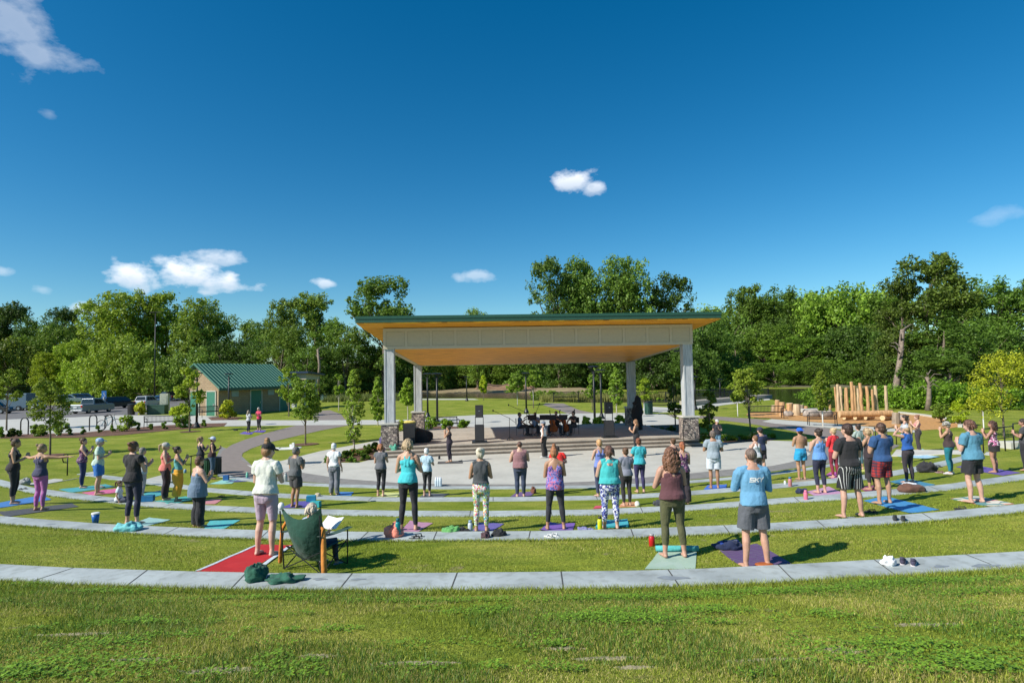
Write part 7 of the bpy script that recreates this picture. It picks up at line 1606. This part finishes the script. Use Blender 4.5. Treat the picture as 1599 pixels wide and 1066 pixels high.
mat_('mint mat by the blue yoga block near the litter bins', (.25, .55, .48), [(325, 756), (345, 750), (372, 747), (362, 755)])
mat_('navy strap mat beside the mint mat', (.03, .05, .2), [(352, 753), (372, 746), (392, 745), (384, 752)])
mat_('red mat with pale edges under the tall woman in the black cap', pattern('red mat', 'floral', [(.46, .012, .014), (.44, .010, .012), (.48, .015, .016)], 3), [(305, 892), (404, 850), (456, 852), (382, 895)], (16, 8))
for lab, px in (('pale blue white trim along the left edge of the red mat', [(304, 892.5), (403, 849.5), (409, 848.8), (312, 891.5)]), ('pale blue white trim along the right edge of the red mat', [(400, 888), (450, 853), (457, 852), (409, 887)])): mat_(lab, (.55, .62, .66), px, (12, 2), lift=.018, name='mat_trim', cat='towel edge')
mat_('deep purple mat of the man in dark shorts', (.06, .035, .30), [(438, 793), (462, 783), (490, 782), (500, 792)])
mat_('blue mat of the white haired person in white', BLU, [(524, 773.5), (531, 768), (552, 768.5), (548, 773.5)])
mat_('yellow mat of the auburn haired woman', (.60, .62, .20), [(588, 776), (600, 769), (627, 769), (620, 775.5)])
mat_('dark grey mat of the white haired woman in pale blue', (.07, .075, .085), [(655, 776), (664, 770), (702, 771), (690, 776.5)])
mat_('pink lilac mat of the woman in turquoise racerback', (.45, .20, .32), [(624, 830), (640, 814), (676, 817), (652, 831)])
mat_('violet blue mat of the woman in flowered leggings', (.10, .07, .33), [(738, 829), (746, 816), (787, 818), (768, 830)])
mat_('purple mat under the person in mauve', (.12, .05, .20), [(797, 775.5), (807, 768.5), (838, 767.5), (828, 774.5)])
mat_('purple mat under the woman in the patterned camisole', (.15, .05, .36), [(842, 829), (855, 817), (898, 818), (894, 828.5)])
mat_('thick turquoise mat under the patterned leggings', (.02, .40, .46), [(930, 825), (933, 814), (980, 813), (982, 823)], th=.03, lift=.035)
mat_('orange mat of the woman in grey stripes', (.58, .25, .09), [(966, 792), (972, 784.5), (993, 784), (992, 791)])
mat_('small red mat corner left of the orange mat', (.6, .03, .08), [(926, 794), (930, 790), (940, 789.5), (939, 793.5)])
mat_('blue mat of the man in white shorts', (.01, .12, .55), [(1099, 764), (1105, 757.5), (1135, 756.5), (1133, 762.5)])
mat_('marbled pale green mat of the woman with long curls', pattern('marble mat', 'floral', [(.34, .46, .36), (.36, .48, .38), (.33, .45, .36), (.37, .48, .40)], 5), [(1007, 889), (1030, 860), (1088, 861), (1086, 888)], (10, 8))
mat_('dark purple mat of the man lettered SKY', (.085, .035, .13), [(1124, 862), (1182, 849), (1236, 880), (1165, 890)], (10, 8))
mat_('pink lilac mat of the woman in light blue racerback', (.50, .24, .40), [(1258, 768), (1294, 759.5), (1318, 771), (1280, 777)])
mat_('magenta mat of the woman in red', (.55, .06, .34), [(1290, 741), (1300, 735.5), (1322, 741.5), (1303, 747.5)])
mat_('yellow mat of the person in sage sleeves', (.60, .58, .10), [(1338, 731), (1357, 728), (1366, 733), (1346, 737)])
mat_('maroon mat of the blond woman in black', (.28, .03, .10), [(1342, 762), (1370, 756), (1380, 763), (1352, 768)])
mat_('bright blue mat of the man in plaid shorts', (.005, .22, .50), [(1349, 782), (1380, 774), (1467, 796), (1420, 801.5)], (12, 6))
mat_('teal blue mat of the woman with hands on her head', (.015, .20, .33), [(1389, 752), (1414, 747), (1460, 757), (1432, 763)])
mat_('pale blue patterned towel at the front of the coral top woman', pattern('blue towel', 'floral', [(.30, .55, .70), (.50, .68, .78), (.2, .42, .6)], 9), [(1392, 710), (1416, 704), (1468, 713), (1442, 716)], cat='towel', name='towel')
mat_('turquoise blue towel under the feet of the coral top woman', pattern('teal towel', 'floral', [(.05, .30, .42), (.25, .55, .65), (.04, .22, .35)], 9), [(1425, 706), (1440, 702), (1478, 706), (1462, 710)], cat='towel', name='towel')
mat_('long violet mat of the woman in the black skirt', (.09, .04, .30), [(1493, 729), (1512, 725), (1594, 738), (1566, 742.5)], (12, 4))
mat_('geometric patterned towel under the man in steel blue', pattern('geo towel', 'floral', [(.66, .60, .45), (.12, .28, .28), (.70, .66, .55), (.6, .25, .2), (.18, .16, .2), (.68, .63, .5)], 6), [(1484, 779), (1524, 774), (1584, 787), (1545, 791.5)], (10, 6), cat='towel', name='towel')
mat_('tan patterned towel under the shirtless man', (.30, .24, .15), [(1238, 751), (1250, 746), (1275, 748), (1262, 752)], cat='towel', name='towel')
mat_('purple mat of the distant figure in grey', (.10, .05, .40), [(374, 677), (381, 674), (397, 674.5), (392, 678.5)])
mat_('purple mat of the distant woman in pink red', (.12, .06, .42), [(395, 674), (401, 671), (416, 672), (411, 675.5)])
mat_('grey mat in front of the instructor with hands at her face', (.07, .065, .06), [(683, 724), (684, 720.5), (722, 719.5), (722, 723)], z=.02)
def blob(name, label, px, py, hpx, wpx, col, cat, seed=0, amp=.35, flat=.8, mats=None, z=None):
    b = G(px, py) if z is None else P(px, py, z); s = proj(b)[2]/FPX; w_, h = wpx*s/2, hpx*s*.62; mb = MB(); mb.ell((0, 0, h*.6), (w_, max(h, w_*.55), h), 36, 24)
    V = []
    for v in mb.v:
        q = Vector(v); k = 1+amp*noise.noise(q*(1.8/max(w_, h))+Vector((px, seed, 0)))+amp*.6*noise.noise(q*(5/max(w_, h))+Vector((px, seed, 3))); V.append((q.x*k, q.y*k, max(.0, q.z*k)))
    mb.v = V; return tag(mb.build(name, mats or cloth(col, .15), smooth=True, loc=b), label, cat)
blob('towel_bundle', 'crumpled teal towel on the second kerb at the feet of the woman in black tee', 198, 829, 13, 42, (.15, .48, .50), 'towel')
blob('backpack', 'coral pink backpack on the second kerb', 615, 838, 19, 27, (.85, .27, .19), 'backpack')
blob('tote_bag', 'green folded bag on the second kerb', 704, 836, 14, 26, (.12, .36, .10), 'bag')
blob('black_jacket', 'crumpled black jacket lying against the green bag', 722, 835, 12, 22, (.015, .015, .017), 'jacket')
blob('straw_bag', 'small dark straw bag behind the feet of the mauve shirt', 833, 770, 10, 8, (.16, .06, .03), 'bag')
blob('sun_hat', 'dark and pink striped cap on the kerb beside the flowered leggings', 758, 840, 10, 14, (.08, .04, .05), 'hat')
blob('black_bag', 'small black bag on the kerb right of the striped cap', 779, 837, 11, 22, (.015, .016, .02), 'bag')
blob('sun_hat', 'soft violet cap on the second kerb beside the yellow bottle', 914, 832, 10, 24, (.20, .20, .38), 'hat')
blob('chair_bag', 'dark green chair bag, tied round part lying on the nearest kerb', 399, 906, 27, 32, (.015, .10, .06), 'bag', amp=.25)
blob('chair_bag_cloth', 'dark green empty bag cloth trailing right along the nearest kerb', 440, 908, 13, 62, (.015, .10, .06), 'bag', amp=.45)
blob('rolled_jacket', 'navy bundle lying beside the dark purple mat', 1140, 857, 13, 46, (.012, .022, .07), 'jacket')
blob('backpack', 'black backpack on the lawn behind the teal leggings', 1448, 737, 15, 26, (.02, .02, .024), 'backpack')
blob('duffel_bag', 'brown bag with a white towel on the third kerb', 1423, 768, 13, 42, (.12, .055, .035), 'bag', amp=.2)
blob('white_towel', 'white towel lying on the brown bag', 1420, 758, 5, 24, (.75, .76, .78), 'towel', amp=.2)
blob('navy_bag', 'navy bag on the lawn left of the pink lilac mat', 1251, 770, 8, 18, (.02, .03, .08), 'bag')
blob('grey_bag', 'grey bag on the lawn behind the pink leggings', 38, 758, 11, 16, (.30, .31, .30), 'bag')
blob('sun_hat', 'white cap on the lawn at the end of the orange mat', 995, 790, 8, 8, (.7, .68, .62), 'hat', amp=.1)
blob('dark_bag', 'dark grey bag on the lawn left of the auburn ponytail', 1030, 789, 8, 22, (.05, .055, .07), 'bag')
blob('socks', 'crumpled white socks beside the running shoes on the nearest kerb', 1387, 883, 13, 22, (.74, .74, .74), 'socks', amp=.5)
blob('straw_hat', 'pale straw hat on the lawn right of the man in dark shorts', 496, 775, 6, 9, (.5, .42, .3), 'hat', amp=.1)
blob('stage_bag', 'purple blue bag leaning on the left stone pillar', 601, 702, 26, 16, (.08, .07, .18), 'bag', z=.2)
blob('stage_bag', 'green and pink bag on the steps beside the left stone pillar', 615, 705, 16, 14, (.08, .32, .22), 'bag', z=.2)
blob('sandals', 'dark sandals on the lawn beside the pale mint cap woman', 157, 762, 4, 12, (.25, .22, .2), 'sandals')
for i, (px, py, h, c, lb, cap, wd) in enumerate([
    (621.5, 839, 30, (.01, .22, .24), 'tall dark teal bottle in front of the coral backpack', (.01, .1, .12), .28), (734.5, 834, 22, (.55, .62, .66), 'clear bottle behind the black jacket on the kerb', (.2, .3, .4), .34), (937, 828, 22, (.66, .68, .02), 'yellow bottle with dark cap on the second kerb', (.03, .03, .03), .34),
    (1018, 852, 19, (.55, .015, .02), 'red bottle with grey cap standing on the nearest lawn', (.4, .4, .4), .5), (1258.5, 780, 15, (.75, .18, .28), 'pink tumbler on the third kerb', (.7, .2, .3), .42), (1234, 759.5, 15, (.50, .20, .22), 'pink and blue bottle on the fourth kerb', (.02, .15, .3), .38), (1354, 747, 11, (.02, .02, .02), 'black bottle behind the striped shorts', (.02, .02, .02), .55),
    (446, 752, 14, (.35, .38, .36), 'grey bottle on the plaza edge left of the man in dark shorts', (.4, .4, .4), .4), (686, 717, 6, (.02, .02, .02), 'black tumbler beside the instructor at the left', (.02, .02, .02), .6), (289, 738, 6, (.15, .3, .5), 'small blue bottle on the post by the left handrail', (.4, .5, .6), .7), (386, 746, 9, (.2, .55, .4), 'mint green bottle by the navy strap mat', (.2, .55, .4), .45), (1226, 756, 6, (.7, .75, .7), 'small clear cup beside the pink and blue bottle', (.7, .7, .7), .6)]):
    bottle(px, py, h, c, lb, cap, wd)
# blue tumbler with white lid
b = G(149, 817); s = proj(b)[2]/FPX; h = 17*s; t = thing('paper_cup', 'blue tumbler with white lid on the second kerb', 'cup', b)
mb = MB(); mb.tube([(0, 0, 0), (0, 0, h*.88)], [h*.24, h*.33], 18); mb.build('body', plain('cup blue', (.01, .12, .45), .4), t, True); mb = MB(); mb.tube([(0, 0, h*.86), (0, 0, h*.96), (0, 0, h)], [h*.35, h*.35, h*.3], 18); mb.build('lid', WHITEPAINT, t)
def blk(px, py, wpx, hpx, col, label, rz=0):
    b = G(px, py); s = proj(b)[2]/FPX; mb = MB(); mb.box((0, 0, hpx*s/2), (wpx*s, wpx*s*.6, hpx*s), bev=.008); tag(mb.build('yoga_block', plain(key('blk', col), col, .7), loc=b+Vector((0, 0, .015)), rz=R(rz)), label, 'yoga block')
blk(486, 783, 14, 9, (.02, .26, .40), 'blue yoga block standing behind the teal one', 10); blk(493, 792, 15, 9, (.03, .36, .40), 'teal yoga block at the end of the purple mat', -8)
blk(231, 783, 17, 9, (.01, .15, .33), 'large blue yoga block left of the black trousers', 12); blk(353, 750, 8, 8, (.01, .1, .3), 'upright blue yoga block on the mint mat', 0)
def shoes(px, py, wpx, col, sole, label, rz=0, tall=.11, cat='shoes'):
    b = G(px, py); s = proj(b)[2]/FPX; t = thing('pair_of_shoes' if cat == 'shoes' else 'pair_of_sandals', label, cat, b, R(rz)); m = cloth(col, .2); L_ = .27
    for k in (-1, 1):
        x = k*.065; mb = MB(); 
        if cat == 'shoes':
            mb.tube([(x, -.12, .045), (x, -.09, .055), (x, .0, .05), (x, .09, .035), (x, .14, .028)], [(.030, .03), (.036, .042), (.038, .040), (.042, .026), (.030, .018)], 14, ref=(1, 0, 0), rnd=True); mb.tube([(x, -.085, .07), (x, -.075, tall)], [(.032, .045), (.030, .040)], 12, ref=(1, 0, 0)); mb.build('shoe', m, t, True)
            mb = MB(); mb.tube([(x, -.14, .012), (x, -.05, .012), (x, .08, .012), (x, .155, .014)], [(.028, .014), (.036, .014), (.043, .014), (.022, .010)], 12, ref=(1, 0, 0)); mb.build('sole', plain(key('sole', sole), sole, .7), t, True)
        else:
            mb.tube([(x, -.13, .012), (x, -.04, .012), (x, .07, .012), (x, .13, .012)], [(.026, .011), (.030, .011), (.040, .011), (.024, .009)], 12, ref=(1, 0, 0)); mb.build('sole', plain(key('sole', sole), sole, .7), t, True)
            mb = MB(); mb.tube([(x-.04, .03, .015), (x, .05, .055), (x+.04, .03, .015)], .008, 6); mb.tube([(x-.033, -.07, .015), (x, -.06, .07), (x+.033, -.07, .015)], .008, 6); mb.tube([(x, .05, .055), (x, -.06, .07)], .006, 6); mb.build('strap', m, t, True)
    return t
shoes(1418, 880, 36, (.05, .045, .08), (.55, .5, .52), 'dark purple running shoes with white soles on the nearest kerb', -35)
shoes(1404, 812, 30, (.02, .025, .03), (.03, .03, .03), 'black shoes on the second kerb behind the bright blue mat', -30)
shoes(1502, 796, 26, (.02, .02, .02), (.02, .02, .02), 'black sandals on the second kerb before the geometric towel', 60, cat='sandals')
shoes(1360, 800, 24, (.02, .02, .02), (.03, .03, .03), 'black strappy sandals right of the striped shorts', 50, cat='sandals')
shoes(651, 840, 28, (.03, .03, .03), (.06, .06, .06), 'dark sandals on the second kerb right of the coral backpack', 80, cat='sandals')
shoes(862, 838, 18, (.7, .7, .7), (.65, .65, .62), 'white sandals on the second kerb', 40, cat='sandals')
shoes(36, 764, 12, (.04, .04, .04), (.04, .04, .04), 'dark sandals beside the grey bag at far left', 60, cat='sandals')
shoes(345, 776, 14, (.03, .03, .03), (.03, .03, .03), 'dark sandals on the lawn behind the pink mat strip', 70, cat='sandals')
shoes(368, 672, 8, (.02, .02, .02), (.02, .02, .02), 'dark shoes on the grass near the distant pair', 70)
shoes(1468, 738, 8, (.25, .12, .1), (.3, .2, .2), 'reddish sandals right of the black backpack', 70, cat='sandals')
shoes(1464, 729, 14, (.03, .03, .03), (.03, .03, .03), 'black sandals on the fourth kerb behind the backpack', 70, cat='sandals')
# the SKY man's book, bag with strap
b = G(1196, 890); mb = MB(); mb.box((0, 0, .02), (.30, .24, .035), bev=.004); tag(mb.build('notebook', plain('cream', (.55, .45, .30), .8), loc=b+Vector((0, 0, .006)), rz=R(24)), 'cream coloured notebook lying on the nearest kerb', 'book')
mb = MB(); mb.ell((0, 0, .025), (.14, .085, .028), 16, 8); tag(mb.build('leather_pouch', plain('leather', (.38, .10, .02), .5), smooth=True, loc=b+Vector((.0, .05, .045)), rz=R(-5)), 'tan leather pouch lying on the notebook', 'pouch')
mb = MB(); mb.tube([(.05, .03, .02), (.2, .1, .01), (.36, .09, .01), (.46, .0, .01), (.42, -.10, .01), (.3, -.13, .01), (.16, -.08, .01)], .011, 8); tag(mb.build('leather_strap', plain('leather2', (.32, .10, .04), .5), smooth=True, loc=b+Vector((.02, 0, .008))), 'looped brown leather strap on the nearest kerb', 'strap')
mb = MB()
for k in range(6): mb.tube([(-.08+.02*k, .02*math.sin(k*2), .01), (-.04+.02*k, .03+.02*math.cos(k*3), .018), (.0+.02*k, -.02, .01)], .005, 5)
tag(mb.build('earphones', BLACK, loc=b+Vector((-.2, 0, .006))), 'tangled black cord beside the notebook', 'cord')
# rolled end of the marbled mat, lettered roll
def roll(p0, p1, r, col, label, name='rolled_mat', cat='yoga mat', z=None):
    a, b = G(*p0), G(*p1); mb = MB(); c = (a+b)/2; mb.tube([a-c+Vector((0, 0, r)), b-c+Vector((0, 0, r))], r, 18, rnd=False); return tag(mb.build(name, cloth(col), smooth=True, loc=c+Vector((0, 0, .02))), label, cat)
roll((1024, 862), (1091, 862), .045, (.08, .42, .42), 'rolled turquoise end of the marbled green mat')
rl = roll((1123, 858), (1152, 855), .06, (.01, .05, .30), 'blue rolled bottle like bag with white lettering by the purple mat', 'rolled_bag', 'bag')
mb = MB()
for i in range(4):
    x = -.09+.055*i
    for seg in ([(0, 0), (0, .05)], [(0, .05), (.03, .05)], [(0, .025), (.03, .025)]) if i % 2 else ([(0, 0), (0, .05)], [(0, .05), (.032, .0)], [(.032, 0), (.032, .05)]):
        (x0, z0), (x1, z1) = seg; mb.tube([(x+x0, -.062, .035+z0), (x+x1, -.062, .035+z1)], .004, 5)
mb.build('lettering', WP, rl)
# stains and weeds on the kerb, joints
for px, py, wpx in ((500, 905, 26), (1052, 903, 44), (1540, 884, 40), (1330, 815, 16), (80, 819, 18), (1470, 885, 26), (560, 905, 20)):
    b = G(px, py); s = proj(b)[2]/FPX*wpx/2; pts = [(b.x+s*math.cos(a)*(1+.3*math.sin(2*a+px)), b.y+s*.4*math.sin(a)*(1+.3*math.cos(3*a))) for a in np.linspace(0, 6.28, 14)[:-1]]; k = 1 if py > 860 else 2
    mb = MB(); mb.add([(x, y, zt(k, x)+.0035) for x, y in pts], [tuple(range(len(pts)))]); tag(mb.build('damp_stain', STAIN), kind='structure')
BLADE = leaf_mat('grass blade', (.265, .33, .045), .35, .65, objcol=False)
BLADE2 = leaf_mat('dry grass blade', (.52, .46, .17), .3, .35, objcol=False)
def in_view(X, Y, z=1, pad=280):
    c = (X*CM[0][0]+Y*CM[1][0]+(z-HC)*CM[2][0], X*CM[0][1]+Y*CM[1][1]+(z-HC)*CM[2][1], X*CM[0][2]+Y*CM[1][2]+(z-HC)*CM[2][2])
    u = 799.5+FPX*c[0]/-c[2]; v = 533-FPX*c[1]/-c[2]
    return (u > -pad) & (u < 1599+pad) & (v < 1066+pad*1.5)
def tvec(X, Y):
    return np.array([terrain(float(x), float(y)) for x, y in zip(X, Y)])
# cached height grid for speed
gx = np.arange(-24, 26, .1); gy = np.arange(1, 26, .05); HG = V.reshape(len(ys), nx, 3)[:, :, 2]
def hz(X, Y):
    i = np.clip(np.searchsorted(xs, X)-1, 0, nx-2); j = np.clip(np.searchsorted(ys, Y)-1, 0, len(ys)-2)
    a = (X-xs[i])/(xs[i+1]-xs[i]); b = (Y-ys[j])/(ys[j+1]-ys[j])
    return (HG[j, i]*(1-a)+HG[j, i+1]*a)*(1-b)+(HG[j+1, i]*(1-a)+HG[j+1, i+1]*a)*b
def on_lawn(X, Y, m=.03):
    ok = np.ones(len(X), bool)
    for k in (1, 2, 3, 4):
        f = np.interp(X, TR[k][0][:, 0], TR[k][0][:, 1]); n = np.interp(X, TR[k][1][:, 0], TR[k][1][:, 1])
        ok &= ~((Y > n-m*.3) & (Y < f+m*.3) & (X > TR[k][0][0, 0]) & (X < TR[k][0][-1, 0]))
    f5 = np.array([Y5(x) for x in X]); ok &= Y < f5-.02
    for q in MATQ:                           # no blades through the mats
        ins = np.ones(len(X), bool); sg = 0
        for i in range(4):
            a, b = q[i], q[(i+1) % 4]; c = (b[0]-a[0])*(Y-a[1])-(b[1]-a[1])*(X-a[0])
            if i == 0: ctr = (sum(p[0] for p in q)/4, sum(p[1] for p in q)/4)
            sg = np.sign((b[0]-a[0])*(ctr[1]-a[1])-(b[1]-a[1])*(ctr[0]-a[0])); ins &= (c*sg > 0)
        ok &= ~ins
    return ok
def nfield(X, Y, s, seed=0):
    return np.array([noise.noise((x*s, y*s, seed)) for x, y in zip(X.tolist(), Y.tolist())])
PATCH = [(G(a, b_).xy, rx, ry) for a, b_, rx, ry in ((350, 1047, .32, .10), (495, 1024, .16, .07), (1312, 1016, .22, .12), (945, 1028, .25, .06), (990, 1042, .12, .05), (880, 1012, .15, .05), (1200, 1030, .3, .05), (215, 1030, .2, .05), (130, 990, .4, .08), (650, 1035, .3, .06), (1450, 975, .3, .06))]
def blades(name, n, y0, y1, h, wd, mat, mask=None, lean=.95, dens=1.3):
    u = RNG.random(n); Y = y0+(y1-y0)*u**dens; X = (RNG.random(n)*2-1)*(Y*1.05+1.2)
    ok = in_view(X, Y, hz(X, Y)); X, Y = X[ok], Y[ok]; ok = on_lawn(X, Y); X, Y = X[ok], Y[ok]
    if mask is not None: k = mask(X, Y); X, Y = X[k], Y[k]
    if y0 < 4:
        for c_, rx_, ry_ in PATCH:
            e = np.sqrt(((X-c_.x)/rx_)**2+((Y-c_.y)/ry_)**2)+.5*np.sin(X*23)*np.cos(Y*31); k = (e > 1)|(RNG.random(len(X)) < .18); X, Y = X[k], Y[k]
    n = len(X); Z = hz(X, Y); d = np.hypot(X, Y)
    a = RNG.random(n)*2*np.pi; hh = h*(.5+RNG.random(n))*(.8+.25*np.sin(X*1.7+Y*2.3)); ww = wd*(.6+.8*RNG.random(n))
    ln = lean*hh*(RNG.random(n)); a2 = RNG.random(n)*2*np.pi
    b = np.stack([X, Y, Z-.004], 1); w_ = np.stack([np.cos(a)*ww, np.sin(a)*ww, np.zeros(n)], 1)
    tip = b+np.stack([np.cos(a2)*ln, np.sin(a2)*ln, hh], 1)
    Vv = np.stack([b-w_, b+w_, tip], 1).reshape(-1, 3); Fv = np.arange(3*n).reshape(-1, 3)
    me = npmesh(name, Vv, Fv); return tag(link(name, me, mat), kind='stuff')
bare = lambda X, Y: (nfield(X, Y, 1.1, 5) < .62)
dry = lambda X, Y: (nfield(X, Y, .5, 9) > -.22)
lush = lambda X, Y: (nfield(X, Y, .55, 21) > -.02)
blades('grass_blades', 290000, 3.2, 9.0, .036, .0038, BLADE, None)
blades('dry_grass', 230000, 3.2, 9.0, .034, .0032, BLADE2, dry)
blades('tall_grass', 130000, 3.2, 8.6, .055, .0045, leaf_mat('lush blade', (.11, .21, .03), .3, .4, objcol=False), lush)
blades('lawn_blades', 270000, 8.2, 14.5, .032, .0045, BLADE, None, dens=1.0)
blades('dry_lawn_blades', 70000, 8.2, 14.5, .03, .0045, BLADE2, lambda X, Y: nfield(X, Y, .6, 33) > 0, dens=1.0)
SL = []; SF = []
for c_, rx_, ry_ in PATCH:
    m_ = int(2600*rx_); X = c_.x+rx_*RNG.normal(0, .42, m_); Y = c_.y+ry_*RNG.normal(0, .42, m_); Z = hz(X, Y); s_ = .005+.014*RNG.random(m_)**2
    for x, y, z, r in zip(X, Y, Z, s_):
        n0 = len(SL); a = RNG.random()*6; SL += [(x+r*1.3*math.cos(a+k*1.57), y+r*math.sin(a+k*1.57), z) for k in range(4)]+[(x, y, z+r*.55)]; SF += [(n0+k, n0+(k+1) % 4, n0+4) for k in range(4)]
tag(link('bare_soil', npmesh('bare_soil', SL, SF), plain('dry soil', (.31, .27, .165), .95, var=.35, scale=18)), kind='stuff')
# fringe of longer blades overhanging the kerb edges
def fringe(k, n, h, spread, wd):
    x0, x1 = TR[k][1][0, 0], TR[k][1][-1, 0]; X = x0+(x1-x0)*RNG.random(n); Y = np.interp(X, TR[k][1][:, 0], TR[k][1][:, 1])-spread*RNG.random(n)**2+.01
    Z = hz(X, Y); hh = h*(.4+RNG.random(n)); ln = hh*.7; a = RNG.random(n)*6.28; ww = wd*(.6+RNG.random(n))
    b = np.stack([X, Y, Z-.005], 1); w_ = np.stack([np.cos(a)*ww, np.sin(a)*ww, 0*a], 1); a2 = RNG.random(n)*6.28
    tip = b+np.stack([np.cos(a2)*ln, np.sin(a2)*ln*.8+.2*ln, hh], 1)
    return np.stack([b-w_, b+w_, tip], 1).reshape(-1, 3)
Vv = np.concatenate([fringe(1, 22000, .07, .3, .004), fringe(2, 16000, .05, .12, .005), fringe(3, 9000, .045, .1, .006)])
tag(link('kerb_fringe_grass', npmesh('kerb_fringe_grass', Vv, np.arange(len(Vv)).reshape(-1, 3)), BLADE), kind='stuff')
# leafy weeds and clover: low clusters of small round leaves
def weeds(name, spots, leaf, mat, h=.05):
    Vl = []
    for (px, py, rx, ry, n) in spots:
        c = G(px, py); X = c.x+RNG.normal(0, rx, n)*.6; Y = c.y+RNG.normal(0, ry, n)*.6; ok = on_lawn(X, Y)
        X, Y = X[ok], Y[ok]; m = len(X); Z = hz(X, Y)+h*(.3+.9*RNG.random(m)*np.exp(-((X-c.x)/rx)**2*.6))
        for q in range(3):
            a = RNG.random(m)*6.28; tl = .5*RNG.random(m); s = leaf*(.6+.8*RNG.random(m))
            u = np.stack([np.cos(a), np.sin(a), tl], 1)*s[:, None]; v = np.stack([-np.sin(a), np.cos(a), tl*.4], 1)*s[:, None]*.6
            b = np.stack([X, Y, Z], 1)+u*.6
            Vl.append(np.stack([b-u, b-v*.9, b+u, b+v*.9], 1).reshape(-1, 3))
    Vv = np.concatenate(Vl); return tag(link(name, npmesh(name, Vv, np.arange(len(Vv)).reshape(-1, 4)), mat), kind='stuff')
rw = random.Random(4); SCAT = [(rw.uniform(0, 1599), rw.uniform(935, 1060), rw.uniform(.08, .3), rw.uniform(.05, .16), rw.randint(12, 60)) for _ in range(90)]
WEED = leaf_mat('weed leaf', (.20, .36, .035), .3, .35, objcol=False)
weeds('leafy_weeds', [(90, 1040, .5, .35, 300), (170, 1010, .45, .35, 240), (210, 1050, .4, .3, 200), (430, 1030, .15, .12, 60), (1430, 1030, .7, .3, 520), (1380, 1010, .4, .2, 200), (1500, 1040, .4, .25, 200), (860, 1010, .2, .15, 60), (30, 1055, .3, .2, 240), (770, 1045, .1, .08, 40), (1545, 1050, .2, .1, 120)], .014, WEED, .06)
weeds('scattered_weeds', SCAT, .013, WEED, .045)
weeds('clover_patches', [(930, 965, .5, .25, 900), (1010, 970, .5, .2, 600), (1100, 955, .5, .2, 500), (1000, 935, 1.2, .2, 1500), (1230, 925, 1.2, .2, 1500), (1450, 910, 1.2, .2, 1500), (1560, 925, .8, .2, 700), (210, 975, .5, .12, 420), (170, 925, .8, .15, 500), (420, 935, .8, .12, 500), (700, 940, 1.2, .12, 700), (60, 915, .5, .12, 300), (760, 955, .3, .25, 300)], .012, WEED, .05)
